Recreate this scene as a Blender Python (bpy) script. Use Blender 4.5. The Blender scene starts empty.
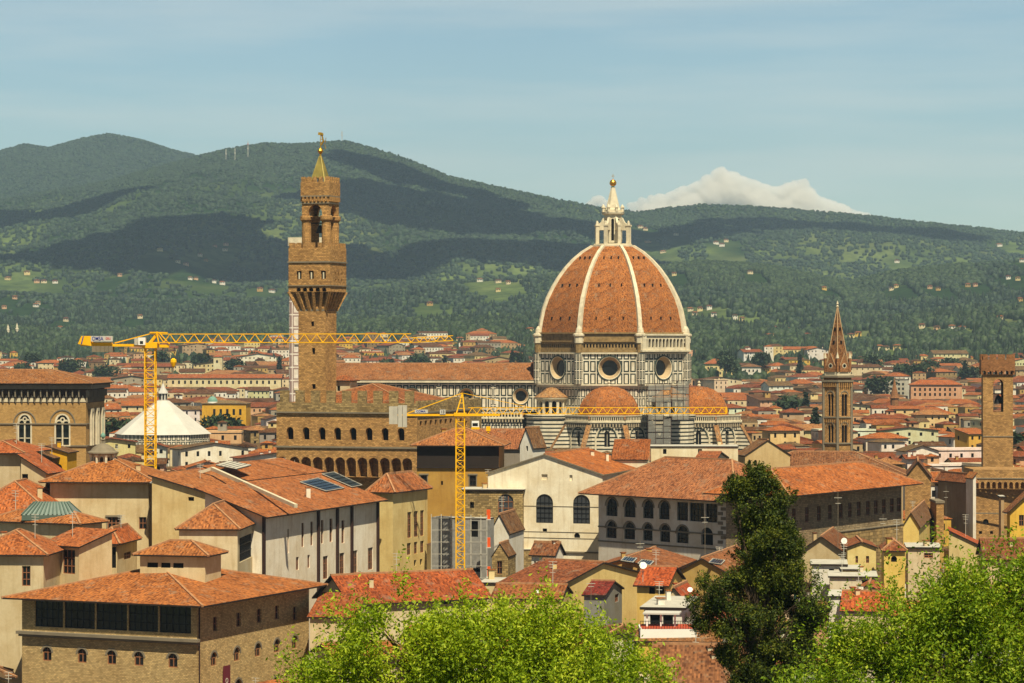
import bpy, math, random
import numpy as np
from mathutils import Vector
random.seed(7); rng = np.random.default_rng(7)
scene = bpy.context.scene
COL = scene.collection
R_ = math.radians
F, CX, CY, CZ = 2790.0, 512.0, 341.5, 55.0

# ------------------------------------------------------------------ camera, sky, sun, exposure
cd = bpy.data.cameras.new("camera"); cam = bpy.data.objects.new("camera", cd); COL.objects.link(cam)
cam.location = (0, 0, CZ); cam.rotation_euler = (R_(90), 0, 0)
cd.sensor_width = 36; cd.lens = F*36/1024; cd.clip_start = 1; cd.clip_end = 80000
scene.camera = cam
SUN_EL, SUN_AZ = 58.0, 17.0          # azimuth measured to the right of straight behind the camera
world = bpy.data.worlds.new("World"); scene.world = world; world.use_nodes = True
wn, wl = world.node_tree.nodes, world.node_tree.links
wn.clear()
sky = wn.new('ShaderNodeTexSky'); sky.sky_type = 'NISHITA'; sky.sun_disc = False
sky.sun_elevation = R_(SUN_EL); sky.sun_rotation = R_(180-SUN_AZ)
sky.air_density = 1.0; sky.dust_density = 0.3; sky.ozone_density = 1.0; sky.altitude = 60
bg = wn.new('ShaderNodeBackground'); bg.inputs['Strength'].default_value = 0.056
wo = wn.new('ShaderNodeOutputWorld')
tc = wn.new('ShaderNodeTexCoord'); mp = wn.new('ShaderNodeMapping')
mp.inputs['Scale'].default_value = (1.6, 1.6, 17.0); mp.inputs['Rotation'].default_value = (0, R_(1.2), 0)
nz = wn.new('ShaderNodeTexNoise'); nz.inputs['Scale'].default_value = 3.2; nz.inputs['Detail'].default_value = 7; nz.inputs['Roughness'].default_value = .55
cr = wn.new('ShaderNodeMapRange'); cr.inputs['From Min'].default_value = .42; cr.inputs['From Max'].default_value = .78; cr.inputs['To Max'].default_value = .42
mx = wn.new('ShaderNodeMix'); mx.data_type = 'RGBA'; mx.inputs[7].default_value = (8.6, 9.2, 9.2, 1)
tint = wn.new('ShaderNodeMix'); tint.data_type = 'RGBA'; tint.blend_type = 'MULTIPLY'; tint.inputs[0].default_value = 1; tint.inputs[7].default_value = (.80, 1.0, 1.13, 1)
wl.new(tc.outputs['Generated'], mp.inputs[0]); wl.new(mp.outputs[0], nz.inputs[0]); wl.new(nz.outputs[0], cr.inputs[0])
wl.new(sky.outputs[0], tint.inputs[6]); wl.new(tint.outputs[2], mx.inputs[6]); wl.new(cr.outputs[0], mx.inputs[0])
sx = wn.new('ShaderNodeSeparateXYZ'); wl.new(tc.outputs['Generated'], sx.inputs[0])
hr = wn.new('ShaderNodeMapRange'); hr.interpolation_type = 'SMOOTHSTEP'; hr.inputs['From Min'].default_value = .10; hr.inputs['From Max'].default_value = .34; hr.inputs['To Min'].default_value = 1.0; hr.inputs['To Max'].default_value = 0.0; wl.new(sx.outputs[2], hr.inputs[0])
gl = wn.new('ShaderNodeMix'); gl.data_type = 'RGBA'; gl.inputs[6].default_value = (.40, .40, .38, 1); gl.inputs[7].default_value = (1.38, 1.28, 1.14, 1); wl.new(hr.outputs[0], gl.inputs[0])
hm2 = wn.new('ShaderNodeMix'); hm2.data_type = 'RGBA'; hm2.blend_type = 'MULTIPLY'; hm2.inputs[0].default_value = 1; wl.new(mx.outputs[2], hm2.inputs[6]); wl.new(gl.outputs[2], hm2.inputs[7])
wl.new(hm2.outputs[2], bg.inputs[0]); wl.new(bg.outputs[0], wo.inputs[0])
sd = bpy.data.lights.new("sun", 'SUN'); sd.energy = 5.0; sd.angle = R_(.5); sd.color = (1, .92, .70)
sun = bpy.data.objects.new("sun", sd); COL.objects.link(sun)
SDIR = Vector((math.sin(R_(SUN_AZ))*math.cos(R_(SUN_EL)), -math.cos(R_(SUN_AZ))*math.cos(R_(SUN_EL)), math.sin(R_(SUN_EL))))
sun.rotation_euler = SDIR.to_track_quat('Z', 'Y').to_euler(); sun.location = (0, 0, 500)
vs = scene.view_settings; vs.view_transform = 'Standard'; vs.look = 'None'; vs.gamma = 1; vs.exposure = 0.42
vs.use_curve_mapping = False
scene.cycles.max_bounces = 16; scene.cycles.diffuse_bounces = 2; scene.cycles.glossy_bounces = 3; scene.cycles.transparent_max_bounces = 12; scene.cycles.volume_bounces = 14
scene.cycles.use_denoising = True

# ------------------------------------------------------------------ helpers
def P(px, py, Y): return Vector(((px-CX)*Y/F, Y, CZ-(py-CY)*Y/F))
def ZY(py, Y): return CZ-(py-CY)*Y/F
def XY(px, Y): return Vector(((px-CX)*Y/F, Y))
def hit(C, d, px):
    k = (px-CX)/F
    return (k*C[1]-C[0])/(d[0]-k*d[1])
def srgb(h):
    h = h.lstrip('#'); v = [int(h[i:i+2], 16)/255 for i in (0, 2, 4)]
    return tuple((c/12.92 if c <= .04045 else ((c+.055)/1.055)**2.4) for c in v)+(1,)

MATS = {}
def nt(name):
    m = bpy.data.materials.new(name); m.use_nodes = True; n, l = m.node_tree.nodes, m.node_tree.links
    b = n['Principled BSDF']; b.inputs['Roughness'].default_value = .85
    b.inputs['Specular IOR Level'].default_value = .25
    MATS[name] = m; return m, n, l, b
def node(n, t, **k):
    x = n.new('ShaderNode'+t)
    for a, v in k.items():
        if hasattr(x, a): setattr(x, a, v)
        else: x.inputs[a.replace('_', ' ')].default_value = v
    return x
def mixc(n, l, fac, a, b, mode='MIX'):
    x = n.new('ShaderNodeMix'); x.data_type = 'RGBA'; x.blend_type = mode
    for s, v in ((0, fac), (6, a), (7, b)):
        if isinstance(v, (int, float, tuple)): x.inputs[s].default_value = v
        else: l.new(v, x.inputs[s])
    return x.outputs[2]
def mathn(n, l, op, a, b=None, c=None):
    x = n.new('ShaderNodeMath'); x.operation = op
    for i, v in enumerate((a, b, c)):
        if v is None: continue
        if isinstance(v, (int, float)): x.inputs[i].default_value = v
        else: l.new(v, x.inputs[i])
    return x.outputs[0]
def rng_(n, l, v, a, b, c, d):
    x = n.new('ShaderNodeMapRange')
    l.new(v, x.inputs[0])
    for i, q in enumerate((a, b, c, d)): x.inputs[i+1].default_value = q
    return x.outputs[0]
def noise(n, l, vec, scale, detail=4, rough=.6):
    x = node(n, 'TexNoise'); x.inputs['Scale'].default_value = scale; x.inputs['Detail'].default_value = detail; x.inputs['Roughness'].default_value = rough
    l.new(vec, x.inputs['Vector']); return x.outputs['Fac']
def scaled(n, l, vec, s):
    x = node(n, 'Mapping'); x.inputs['Scale'].default_value = s; l.new(vec, x.inputs[0]); return x.outputs[0]
def bump(n, l, b, h, st, dist=.05):
    x = node(n, 'Bump'); x.inputs['Strength'].default_value = st; x.inputs['Distance'].default_value = dist
    l.new(h, x.inputs['Height']); l.new(x.outputs[0], b.inputs['Normal'])

def plain(name, col, rough=.8, metal=0, spec=.25, var=.15, sc=.6):
    m, n, l, b = nt(name); c = srgb(col) if isinstance(col, str) else col
    tcn = node(n, 'TexCoord'); f = noise(n, l, tcn.outputs['Object'], sc, 5)
    o = mixc(n, l, rng_(n, l, f, .3, .7, 0, 1), tuple(x*(1-var) for x in c[:3])+(1,), tuple(min(1, x*(1+var)) for x in c[:3])+(1,))
    l.new(o, b.inputs['Base Color']); b.inputs['Roughness'].default_value = rough; b.inputs['Metallic'].default_value = metal
    b.inputs['Specular IOR Level'].default_value = spec; return m
def mat_plaster():
    m, n, l, b = nt('plaster'); uv = node(n, 'UVMap').outputs[0]; oi = node(n, 'ObjectInfo')
    big = noise(n, l, uv, .16, 5, .65); streak = noise(n, l, scaled(n, l, uv, (1.3, .12, 1)), 1.0, 5, .6); fine = noise(n, l, uv, 2.2, 4, .6)
    c1 = mixc(n, l, rng_(n, l, big, .36, .62, 0, .75), oi.outputs['Color'], (.76, .67, .54, 1), 'MULTIPLY')
    c2 = mixc(n, l, rng_(n, l, streak, .50, .8, 0, .60), c1, (.60, .50, .38, 1), 'MULTIPLY')
    c3 = mixc(n, l, rng_(n, l, fine, .35, .75, 0, .22), c2, (.62, .58, .5, 1), 'MULTIPLY')
    l.new(c3, b.inputs['Base Color']); bump(n, l, b, fine, .25, .03)
def mat_roof():
    m, n, l, b = nt('roof_tiles'); uv = node(n, 'UVMap').outputs[0]; oi = node(n, 'ObjectInfo')
    cell = scaled(n, l, uv, (4.2, 2.7, 1))
    fl = node(n, 'VectorMath'); fl.operation = 'FLOOR'; l.new(cell, fl.inputs[0])
    wnz = node(n, 'TexWhiteNoise'); wnz.noise_dimensions = '2D'; l.new(fl.outputs[0], wnz.inputs[0])
    big = noise(n, l, uv, .17, 7, .75); med = noise(n, l, scaled(n, l, uv, (1, .6, 1)), 1.7, 6, .75)
    ramp = node(n, 'ValToRGB'); e = ramp.color_ramp.elements
    e[0].position = 0; e[0].color = (.30, .22, .17, 1); e[1].position = 1; e[1].color = (1.5, 1.38, 1.2, 1)
    for p, c in ((.12, (.5, .40, .34, 1)), (.35, (.86, .8, .76, 1)), (.75, (1.12, 1.08, 1.0, 1))):
        q = e.new(p); q.color = c
    l.new(wnz.outputs[0], ramp.inputs[0])
    c1 = mixc(n, l, .85, oi.outputs['Color'], ramp.outputs[0], 'MULTIPLY')
    c2 = mixc(n, l, rng_(n, l, med, .48, .75, 0, .62), c1, (.48, .45, .42, 1), 'MULTIPLY')
    c3 = mixc(n, l, rng_(n, l, big, .44, .64, 0, .8), c2, (.58, .52, .48, 1), 'MULTIPLY')
    c4 = mixc(n, l, rng_(n, l, noise(n, l, uv, .45, 4, .7), .54, .70, 0, .5), c3, (.26, .22, .15, 1))
    l.new(c4, b.inputs['Base Color'])
    w = node(n, 'TexWave'); w.wave_type = 'BANDS'; w.bands_direction = 'X'; w.inputs['Scale'].default_value = .62
    l.new(uv, w.inputs[0])
    h = mathn(n, l, 'ADD', w.outputs['Fac'], mathn(n, l, 'MULTIPLY', wnz.outputs[0], .7)); bump(n, l, b, h, .7, .10)
    b.inputs['Roughness'].default_value = .9
def mat_stone(name, c, bw=.7, rh=.35, contrast=.5, mort=.55):
    m, n, l, b = nt(name); uv = node(n, 'UVMap').outputs[0]; c = srgb(c)
    br = node(n, 'TexBrick'); br.inputs['Scale'].default_value = 1; br.inputs['Brick Width'].default_value = bw; br.inputs['Row Height'].default_value = rh
    br.inputs['Mortar Size'].default_value = .03; br.inputs['Bias'].default_value = 0.0
    br.inputs['Color1'].default_value = tuple(x*(1-contrast) for x in c[:3])+(1,); br.inputs['Color2'].default_value = tuple(min(1, x*(1+contrast)) for x in c[:3])+(1,)
    br.inputs['Mortar'].default_value = tuple(x*mort for x in c[:3])+(1,); l.new(uv, br.inputs[0])
    big = noise(n, l, uv, .14, 6, .7); med = noise(n, l, uv, 1.3, 4, .7)
    c1 = mixc(n, l, rng_(n, l, big, .4, .7, 0, .7), br.outputs[0], (.60, .54, .48, 1), 'MULTIPLY')
    c2 = mixc(n, l, rng_(n, l, med, .45, .75, 0, .6), c1, (.5, .45, .38, 1), 'MULTIPLY')
    l.new(c2, b.inputs['Base Color']); bump(n, l, b, mathn(n, l, 'ADD', br.outputs['Fac'], med), .6, .08)
def mat_panels(name, w, h, white, dark, inner=.62):
    # marble cladding: upright white panels framed by dark green bands
    m, n, l, b = nt(name); uv = node(n, 'UVMap').outputs[0]
    sp = node(n, 'SeparateXYZ'); l.new(scaled(n, l, uv, (1/w, 1/h, 1)), sp.inputs[0])
    fx = mathn(n, l, 'ABSOLUTE', mathn(n, l, 'SUBTRACT', mathn(n, l, 'FRACT', sp.outputs[0]), .5))
    fy = mathn(n, l, 'ABSOLUTE', mathn(n, l, 'SUBTRACT', mathn(n, l, 'FRACT', sp.outputs[1]), .5))
    ix = mathn(n, l, 'LESS_THAN', mathn(n, l, 'ABSOLUTE', mathn(n, l, 'SUBTRACT', fx, .325)), .095)
    iy = mathn(n, l, 'LESS_THAN', mathn(n, l, 'ABSOLUTE', mathn(n, l, 'SUBTRACT', fy, .395)), .055)
    inx = mathn(n, l, 'LESS_THAN', fx, .42); iny = mathn(n, l, 'LESS_THAN', fy, .45)
    fr = mathn(n, l, 'MAXIMUM', mathn(n, l, 'MULTIPLY', ix, iny), mathn(n, l, 'MULTIPLY', iy, inx))
    big = noise(n, l, uv, .3, 5, .7)
    wc = mixc(n, l, rng_(n, l, big, .35, .7, 0, .8), srgb(white), (.62, .55, .46, 1), 'MULTIPLY')
    l.new(mixc(n, l, fr, wc, srgb(dark)), b.inputs['Base Color'])
def mat_stripes(name, h, white, dark, frac=.38):
    m, n, l, b = nt(name); uv = node(n, 'UVMap').outputs[0]
    sp = node(n, 'SeparateXYZ'); l.new(uv, sp.inputs[0])
    f = mathn(n, l, 'LESS_THAN', mathn(n, l, 'FRACT', mathn(n, l, 'DIVIDE', sp.outputs[1], h)), frac)
    big = noise(n, l, uv, .3, 5, .7)
    wc = mixc(n, l, rng_(n, l, big, .35, .7, 0, .8), srgb(white), (.62, .55, .46, 1), 'MULTIPLY')
    l.new(mixc(n, l, f, wc, srgb(dark)), b.inputs['Base Color'])
def mat_glass(name, col, rough=.12):
    m, n, l, b = nt(name); uv = node(n, 'UVMap').outputs[0]
    f = noise(n, l, uv, .8, 3); l.new(mixc(n, l, f, tuple(x*.5 for x in srgb(col)[:3])+(1,), srgb(col)), b.inputs['Base Color'])
    b.inputs['Roughness'].default_value = rough; b.inputs['Specular IOR Level'].default_value = .5
def mat_leaf(name, c1, c2, c3, trans=.35):
    m, n, l, b = nt(name); g = node(n, 'NewGeometry'); tcn = node(n, 'TexCoord')
    ramp = node(n, 'ValToRGB'); e = ramp.color_ramp.elements; e[0].color = srgb(c1); e[1].color = srgb(c3); q = e.new(.5); q.color = srgb(c2)
    f = noise(n, l, tcn.outputs['Object'], .55, 3)
    mxv = mathn(n, l, 'ADD', mathn(n, l, 'MULTIPLY', g.outputs['Random Per Island'], .6), mathn(n, l, 'MULTIPLY', rng_(n, l, f, .3, .7, 0, 1), .4))
    l.new(mxv, ramp.inputs[0]); l.new(ramp.outputs[0], b.inputs['Base Color']); b.inputs['Roughness'].default_value = .6
    tr = node(n, 'BsdfTranslucent'); l.new(mixc(n, l, 1.0, ramp.outputs[0], (1.25, 1.15, .6, 1), 'MULTIPLY'), tr.inputs[0])
    ms = node(n, 'MixShader'); ms.inputs[0].default_value = trans
    l.new(b.outputs[0], ms.inputs[1]); l.new(tr.outputs[0], ms.inputs[2]); l.new(ms.outputs[0], n['Material Output'].inputs[0])

def mat_net(name, col, a):
    m, n, l, b = nt(name); b.inputs['Base Color'].default_value = srgb(col); t = node(n, 'BsdfTransparent'); ms = node(n, 'MixShader'); ms.inputs[0].default_value = a
    l.new(t.outputs[0], ms.inputs[1]); l.new(b.outputs[0], ms.inputs[2]); l.new(ms.outputs[0], n['Material Output'].inputs[0])
mat_net('sheer_net', '#9C988C', .55)
mat_plaster(); mat_roof()
mat_stone('sandstone', '#C09258', .62, .3, .34)
mat_stone('sandstone2', '#D2B27A', .42, .2, .26)
mat_stone('ashlar', '#BF965A', .55, .28, .14, .85)
mat_stone('rough_stone', '#A58B5C', .7, .34, .42)
mat_stone('tower_stone', '#BC9058', .6, .3, .3)
mat_stone('grey_stone', '#9C8868', .6, .3, .28)
mat_stone('brick', '#A87448', .5, .22, .3)
mat_stone('rusticated', '#A68A5A', 1.3, .62, .35, .2)
mat_panels('marble_panels', 2.35, 4.4, '#E6DCC4', '#242E28')
mat_panels('marble_small', 1.7, 3.2, '#E6DAC2', '#28322B')
mat_panels('marble_pink', 3.2, 4.6, '#ECE2D4', '#9A8076')
mat_stripes('marble_stripes', 1.35, '#E2D6BC', '#262D27')
plain('marble', '#D0C2A4', .7, var=.2); plain('marble_dark', '#39433B', .6); plain('marble_ring', '#B39A74', .8); plain('marble_old', '#A8977A', .8)
plain('raw_masonry', '#8C7249', .9, var=.35, sc=.8)
plain('trim_stone', '#7E725E', .85); plain('pale_trim', '#CBBD9F', .8)
plain('dark_wood', '#2B211A', .8); plain('black_iron', '#16171A', .6); plain('rust_metal', '#3A2620', .7)
mat_glass('dark_glass', '#1D2124'); mat_glass('pale_glass', '#8A978C', .3); mat_glass('blue_panel', '#33465C', .2); mat_glass('shade_glass', '#46484A', .3)
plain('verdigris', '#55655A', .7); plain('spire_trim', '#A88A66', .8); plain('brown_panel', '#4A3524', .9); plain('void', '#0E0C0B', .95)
plain('ridge_tile', '#A87A55', .9, var=.3, sc=2); plain('copper', '#6E9382', .7); plain('gold_tile', '#9C8A44', .5, .3, .4, var=.3); plain('gold', '#E0A93A', .35, .9, .5)
plain('yellow_paint', '#F2B406', .5, var=.06); plain('white_paint', '#E9E4D8', .6, var=.05); plain('white_canvas', '#C2BCB0', .8, var=.1, sc=.15)
plain('concrete', '#B9B2A2', .9); plain('grey_net', '#8C8880', .9, var=.2, sc=1.5); plain('green_shutter', '#2E5040', .7); plain('brown_shutter', '#5A3D28', .7)
plain('wood_frame', '#8A5A3C', .7); plain('red_sheet', '#8E2C26', .6); plain('orange_cover', '#E2571C', .6); plain('maroon', '#6A2630', .7, var=.05)
plain('blue_paint', '#23358C', .5, var=.03); plain('lettering', '#D9C9B8', .6, var=.03); plain('black_letter', '#15151A', .5, var=.03); plain('red_paint', '#C9342B', .5, var=.03)
plain('bark', '#5B4A38', .95, var=.3, sc=3); plain('awning', '#A8462A', .8)
mat_leaf('leaf_bright', '#4E6A08', '#8FA614', '#D8DC40', .38)
mat_leaf('leaf_green', '#486608', '#7A9616', '#C0C636', .38)
mat_leaf('leaf_dark', '#16220A', '#3A4A10', '#8E8E26', .2)
mat_leaf('leaf_cypress', '#16200F', '#202E18', '#2F3F22', .08)
mat_leaf('leaf_city', '#1A2814', '#2C3C20', '#4E5E38', .12)
mat_leaf('leaf_wood', '#162219', '#273722', '#475A38', .08)

class MB:
    def __init__(s): s.v = []; s.f = []; s.m = []; s.keys = []
    def _k(s, m):
        if m not in s.keys: s.keys.append(m)
        return s.keys.index(m)
    def poly(s, pts, m):
        i = len(s.v); s.v.extend([tuple(p) for p in pts]); s.f.append(tuple(range(i, i+len(pts)))); s.m.append(s._k(m))
    def mesh(s, vs_, fs, m):
        i = len(s.v); s.v.extend([tuple(p) for p in vs_]); k = s._k(m)
        for f in fs: s.f.append(tuple(a+i for a in f)); s.m.append(k)
    def prism(s, pts, z0, z1, m, top=None, cap=True, flat=True):
        n = len(pts); vs_ = [(p[0], p[1], z0) for p in pts]+[(p[0], p[1], z1) for p in pts]
        s.mesh(vs_, [(i, (i+1) % n, n+(i+1) % n, n+i) for i in range(n)], m)
        if cap: s.poly(vs_[n:], top or m); s.poly(vs_[:n][::-1], m)
    def box(s, c, sx, sy, sz, m, ang=0):
        # c = centre of the base
        ca, sa = math.cos(ang), math.sin(ang)
        pts = [(c[0]+ca*x-sa*y, c[1]+sa*x+ca*y) for x, y in ((-sx/2, -sy/2), (sx/2, -sy/2), (sx/2, sy/2), (-sx/2, sy/2))]
        s.prism(pts, c[2], c[2]+sz, m)
    def slab(s, A, d, n, s0, s1, o0, o1, z0, z1, m):
        # box along a wall: s along d, o outward along n
        p = lambda a, o: (A[0]+d[0]*a+n[0]*o, A[1]+d[1]*a+n[1]*o)
        s.prism([p(s0, o0), p(s0, o1), p(s1, o1), p(s1, o0)], z0, z1, m)
    def beam(s, p, q, w, m, n=4):
        p, q = Vector(p), Vector(q); d = q-p
        if d.length < 1e-6: return
        d.normalize(); a = d.cross(Vector((0, 0, 1)) if abs(d.z) < .9 else Vector((1, 0, 0))).normalized(); b = d.cross(a)
        r = w/2*(1.4142 if n == 4 else 1)
        ring = [a*math.cos(t)*r+b*math.sin(t)*r for t in [(i+.5)*2*math.pi/n for i in range(n)]]
        vs_ = [p+x for x in ring]+[q+x for x in ring]
        s.mesh(vs_, [(i, (i+1) % n, n+(i+1) % n, n+i) for i in range(n)]+[tuple(range(n))[::-1], tuple(range(n, 2*n))], m)
    def tube(s, pts, rad, m, n=7):
        k = len(pts); vs_ = []
        for i, p in enumerate(pts):
            p = Vector(p); d = (Vector(pts[min(i+1, k-1)])-Vector(pts[max(i-1, 0)])).normalized()
            a = d.cross(Vector((.3, 1, .1))).normalized(); b = d.cross(a)
            vs_ += [p+(a*math.cos(t)+b*math.sin(t))*rad[i] for t in [j*2*math.pi/n for j in range(n)]]
        s.mesh(vs_, [(i*n+j, i*n+(j+1) % n, (i+1)*n+(j+1) % n, (i+1)*n+j) for i in range(k-1) for j in range(n)], m)
    def lathe(s, c, prof, n, m, a0=0, sq=1):
        vs_ = []
        for r, z in prof:
            vs_ += [(c[0]+r*math.cos(a0+2*math.pi*j/n), c[1]+r*math.sin(a0+2*math.pi*j/n), c[2]+z) for j in range(n)]
        k = len(prof)
        s.mesh(vs_, [(i*n+j, i*n+(j+1) % n, (i+1)*n+(j+1) % n, (i+1)*n+j) for i in range(k-1) for j in range(n)]+[tuple(range((k-1)*n, k*n)), tuple(range(n))[::-1]], m)
    def build(s, name, parent=None, color=None, origin=None, smooth=False):
        me = bpy.data.meshes.new(name)
        o = Vector(parent['_o']) if parent is not None and '_o' in parent else Vector(origin or (0, 0, 0))
        V = np.array(s.v, dtype=np.float64).reshape(-1, 3)-np.array(o)
        me.from_pydata(V.tolist(), [], s.f)
        for k in s.keys: me.materials.append(MATS[k])
        me.polygons.foreach_set('material_index', s.m)
        me.update()
        nf = len(me.polygons); N = np.zeros(nf*3); me.polygons.foreach_get('normal', N); N = N.reshape(-1, 3)
        U = np.stack([-N[:, 1], N[:, 0], np.zeros(nf)], 1); L = np.linalg.norm(U, axis=1)
        flat = L < 1e-3; U[flat] = (1, 0, 0); L[flat] = 1; U /= L[:, None]; W = np.cross(N, U)
        tot = np.zeros(nf, dtype=np.int64); me.polygons.foreach_get('loop_total', tot)
        li = np.zeros(len(me.loops), dtype=np.int64); me.loops.foreach_get('vertex_index', li)
        pi = np.repeat(np.arange(nf), tot); PV = V[li]
        uv = np.stack([(PV*U[pi]).sum(1), (PV*W[pi]).sum(1)], 1)
        l_ = me.uv_layers.new(name='UVMap'); l_.data.foreach_set('uv', uv.ravel())
        if smooth: me.polygons.foreach_set('use_smooth', [True]*nf)
        ob = bpy.data.objects.new(name, me); COL.objects.link(ob)
        if color:
            color = tuple(color[:3])
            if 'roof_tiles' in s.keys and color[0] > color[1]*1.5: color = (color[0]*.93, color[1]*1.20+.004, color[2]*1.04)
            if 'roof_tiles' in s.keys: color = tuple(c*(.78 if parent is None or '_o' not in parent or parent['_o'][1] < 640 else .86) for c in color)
            ob.color = (*color, 1)
        if parent is not None: ob.parent = parent
        if parent is None or '_o' not in parent: ob.location = o if parent is None else (0, 0, 0)
        if parent is not None and parent.type != 'EMPTY': ob.location = (0, 0, 0)
        ob['_o'] = tuple(o)
        return ob
def thing(name, label, cat, loc, group=None):
    o = bpy.data.objects.new(name, None); COL.objects.link(o); o.location = loc; o['_o'] = tuple(loc); o.empty_display_size = 2
    o['label'] = label; o['category'] = cat
    if group: o['group'] = group
    return o
def tag(o, label=None, cat=None, group=None, kind=None):
    for k, v in (('label', label), ('category', cat), ('group', group), ('kind', kind)):
        if v: o[k] = v
    return o
def plabel(o, l): o['label'] = l; return o

CREAM, PALE, OCHRE, YELLOW, WHITE, GREY, TAN, PEACH = [srgb(x) for x in ('#D9C49A', '#DDD0B4', '#BE9A55', '#E0B648', '#E6E0D2', '#A59C8C', '#B69A72', '#DDB288')]
ROOF_O, ROOF_B, ROOF_R, ROOF_P = [srgb(x) for x in ('#BC6A3A', '#8E5A40', '#B85434', '#B97A54')]

# ---- walls with real openings
def arcpts(s0, s1, zt, kind):
    w = (s1-s0)/2; m = (s0+s1)/2
    h = w*(1.35 if kind == 'p' else 1.0)
    zs = zt-h
    if kind == 'p': pts = [(m-w*math.cos(t)**.9 if t < math.pi/2 else m, zs+h*math.sin(t)**.9) for t in [i*math.pi/10 for i in range(6)]]
    else: pts = [(m-w*math.cos(t), zs+h*math.sin(t)) for t in [i*math.pi/10 for i in range(6)]]
    return zs, pts, [(2*m-a, b) for a, b in pts[::-1]]
def facade(mb, A, B, z0, z1, wins, m, depth=.3, rev=None, out=0):
    """wins: list of (s0, s1, zb, zt, kind).  Outward normal is to the right of B->A."""
    A = Vector(A[:2]); B = Vector(B[:2]); L = (B-A).length; d = (B-A)/L; n = Vector((d.y, -d.x))
    A = A+n*out
    q = lambda s, z, o=0: (A.x+d.x*s+n.x*o, A.y+d.y*s+n.y*o, z)
    wins = [(max(.02, a), min(L-.02, b), max(z0+.02, c), min(z1-.02, e), k) for a, b, c, e, k in wins]
    wins = [w for w in wins if w[1]-w[0] > .1 and w[3]-w[2] > .1]
    xs = sorted(set([0, L]+[round(x, 3) for w in wins for x in w[:2]])); zs_ = sorted(set([z0, z1]+[round(x, 3) for w in wins for x in w[2:4]]))
    rev = rev or m
    for i in range(len(xs)-1):
        run = None
        for j in range(len(zs_)-1):
            cx_, cz_ = (xs[i]+xs[i+1])/2, (zs_[j]+zs_[j+1])/2
            inside = any(w[0] < cx_ < w[1] and w[2] < cz_ < w[3] for w in wins)
            if not inside:
                if run is None: run = zs_[j]
            elif run is not None:
                mb.poly([q(xs[i], run), q(xs[i+1], run), q(xs[i+1], zs_[j]), q(xs[i], zs_[j])], m); run = None
        if run is not None: mb.poly([q(xs[i], run), q(xs[i+1], run), q(xs[i+1], z1), q(xs[i], z1)], m)
    for s0, s1, zb, zt, k in wins:
        dd = depth if k[-1] != '!' else depth*4
        if k[0] in 'aAp':
            zs, lp, rp = arcpts(s0, s1, zt, k[0])
            mb.poly([q(s0, zt)]+[q(a, b) for a, b in lp], m); mb.poly([q(s1, zt)]+[q(a, b) for a, b in rp[::-1]][::-1], m)
            ring = [(s0, zb)]+lp+rp[1:]+[(s1, zb)]
        else: ring = [(s0, zb), (s0, zt), (s1, zt), (s1, zb)]
        for i in range(len(ring)):
            a, b = ring[i], ring[(i+1) % len(ring)]
            mb.poly([q(*a), q(*b), q(b[0], b[1], -dd), q(a[0], a[1], -dd)], rev)
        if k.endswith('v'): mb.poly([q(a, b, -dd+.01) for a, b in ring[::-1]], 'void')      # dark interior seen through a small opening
        if k.endswith('w') or k.endswith('!'): mb.poly([q(a, b, -dd+.01) for a, b in ring[::-1]], m)
    return A, d, n, wins
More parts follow.
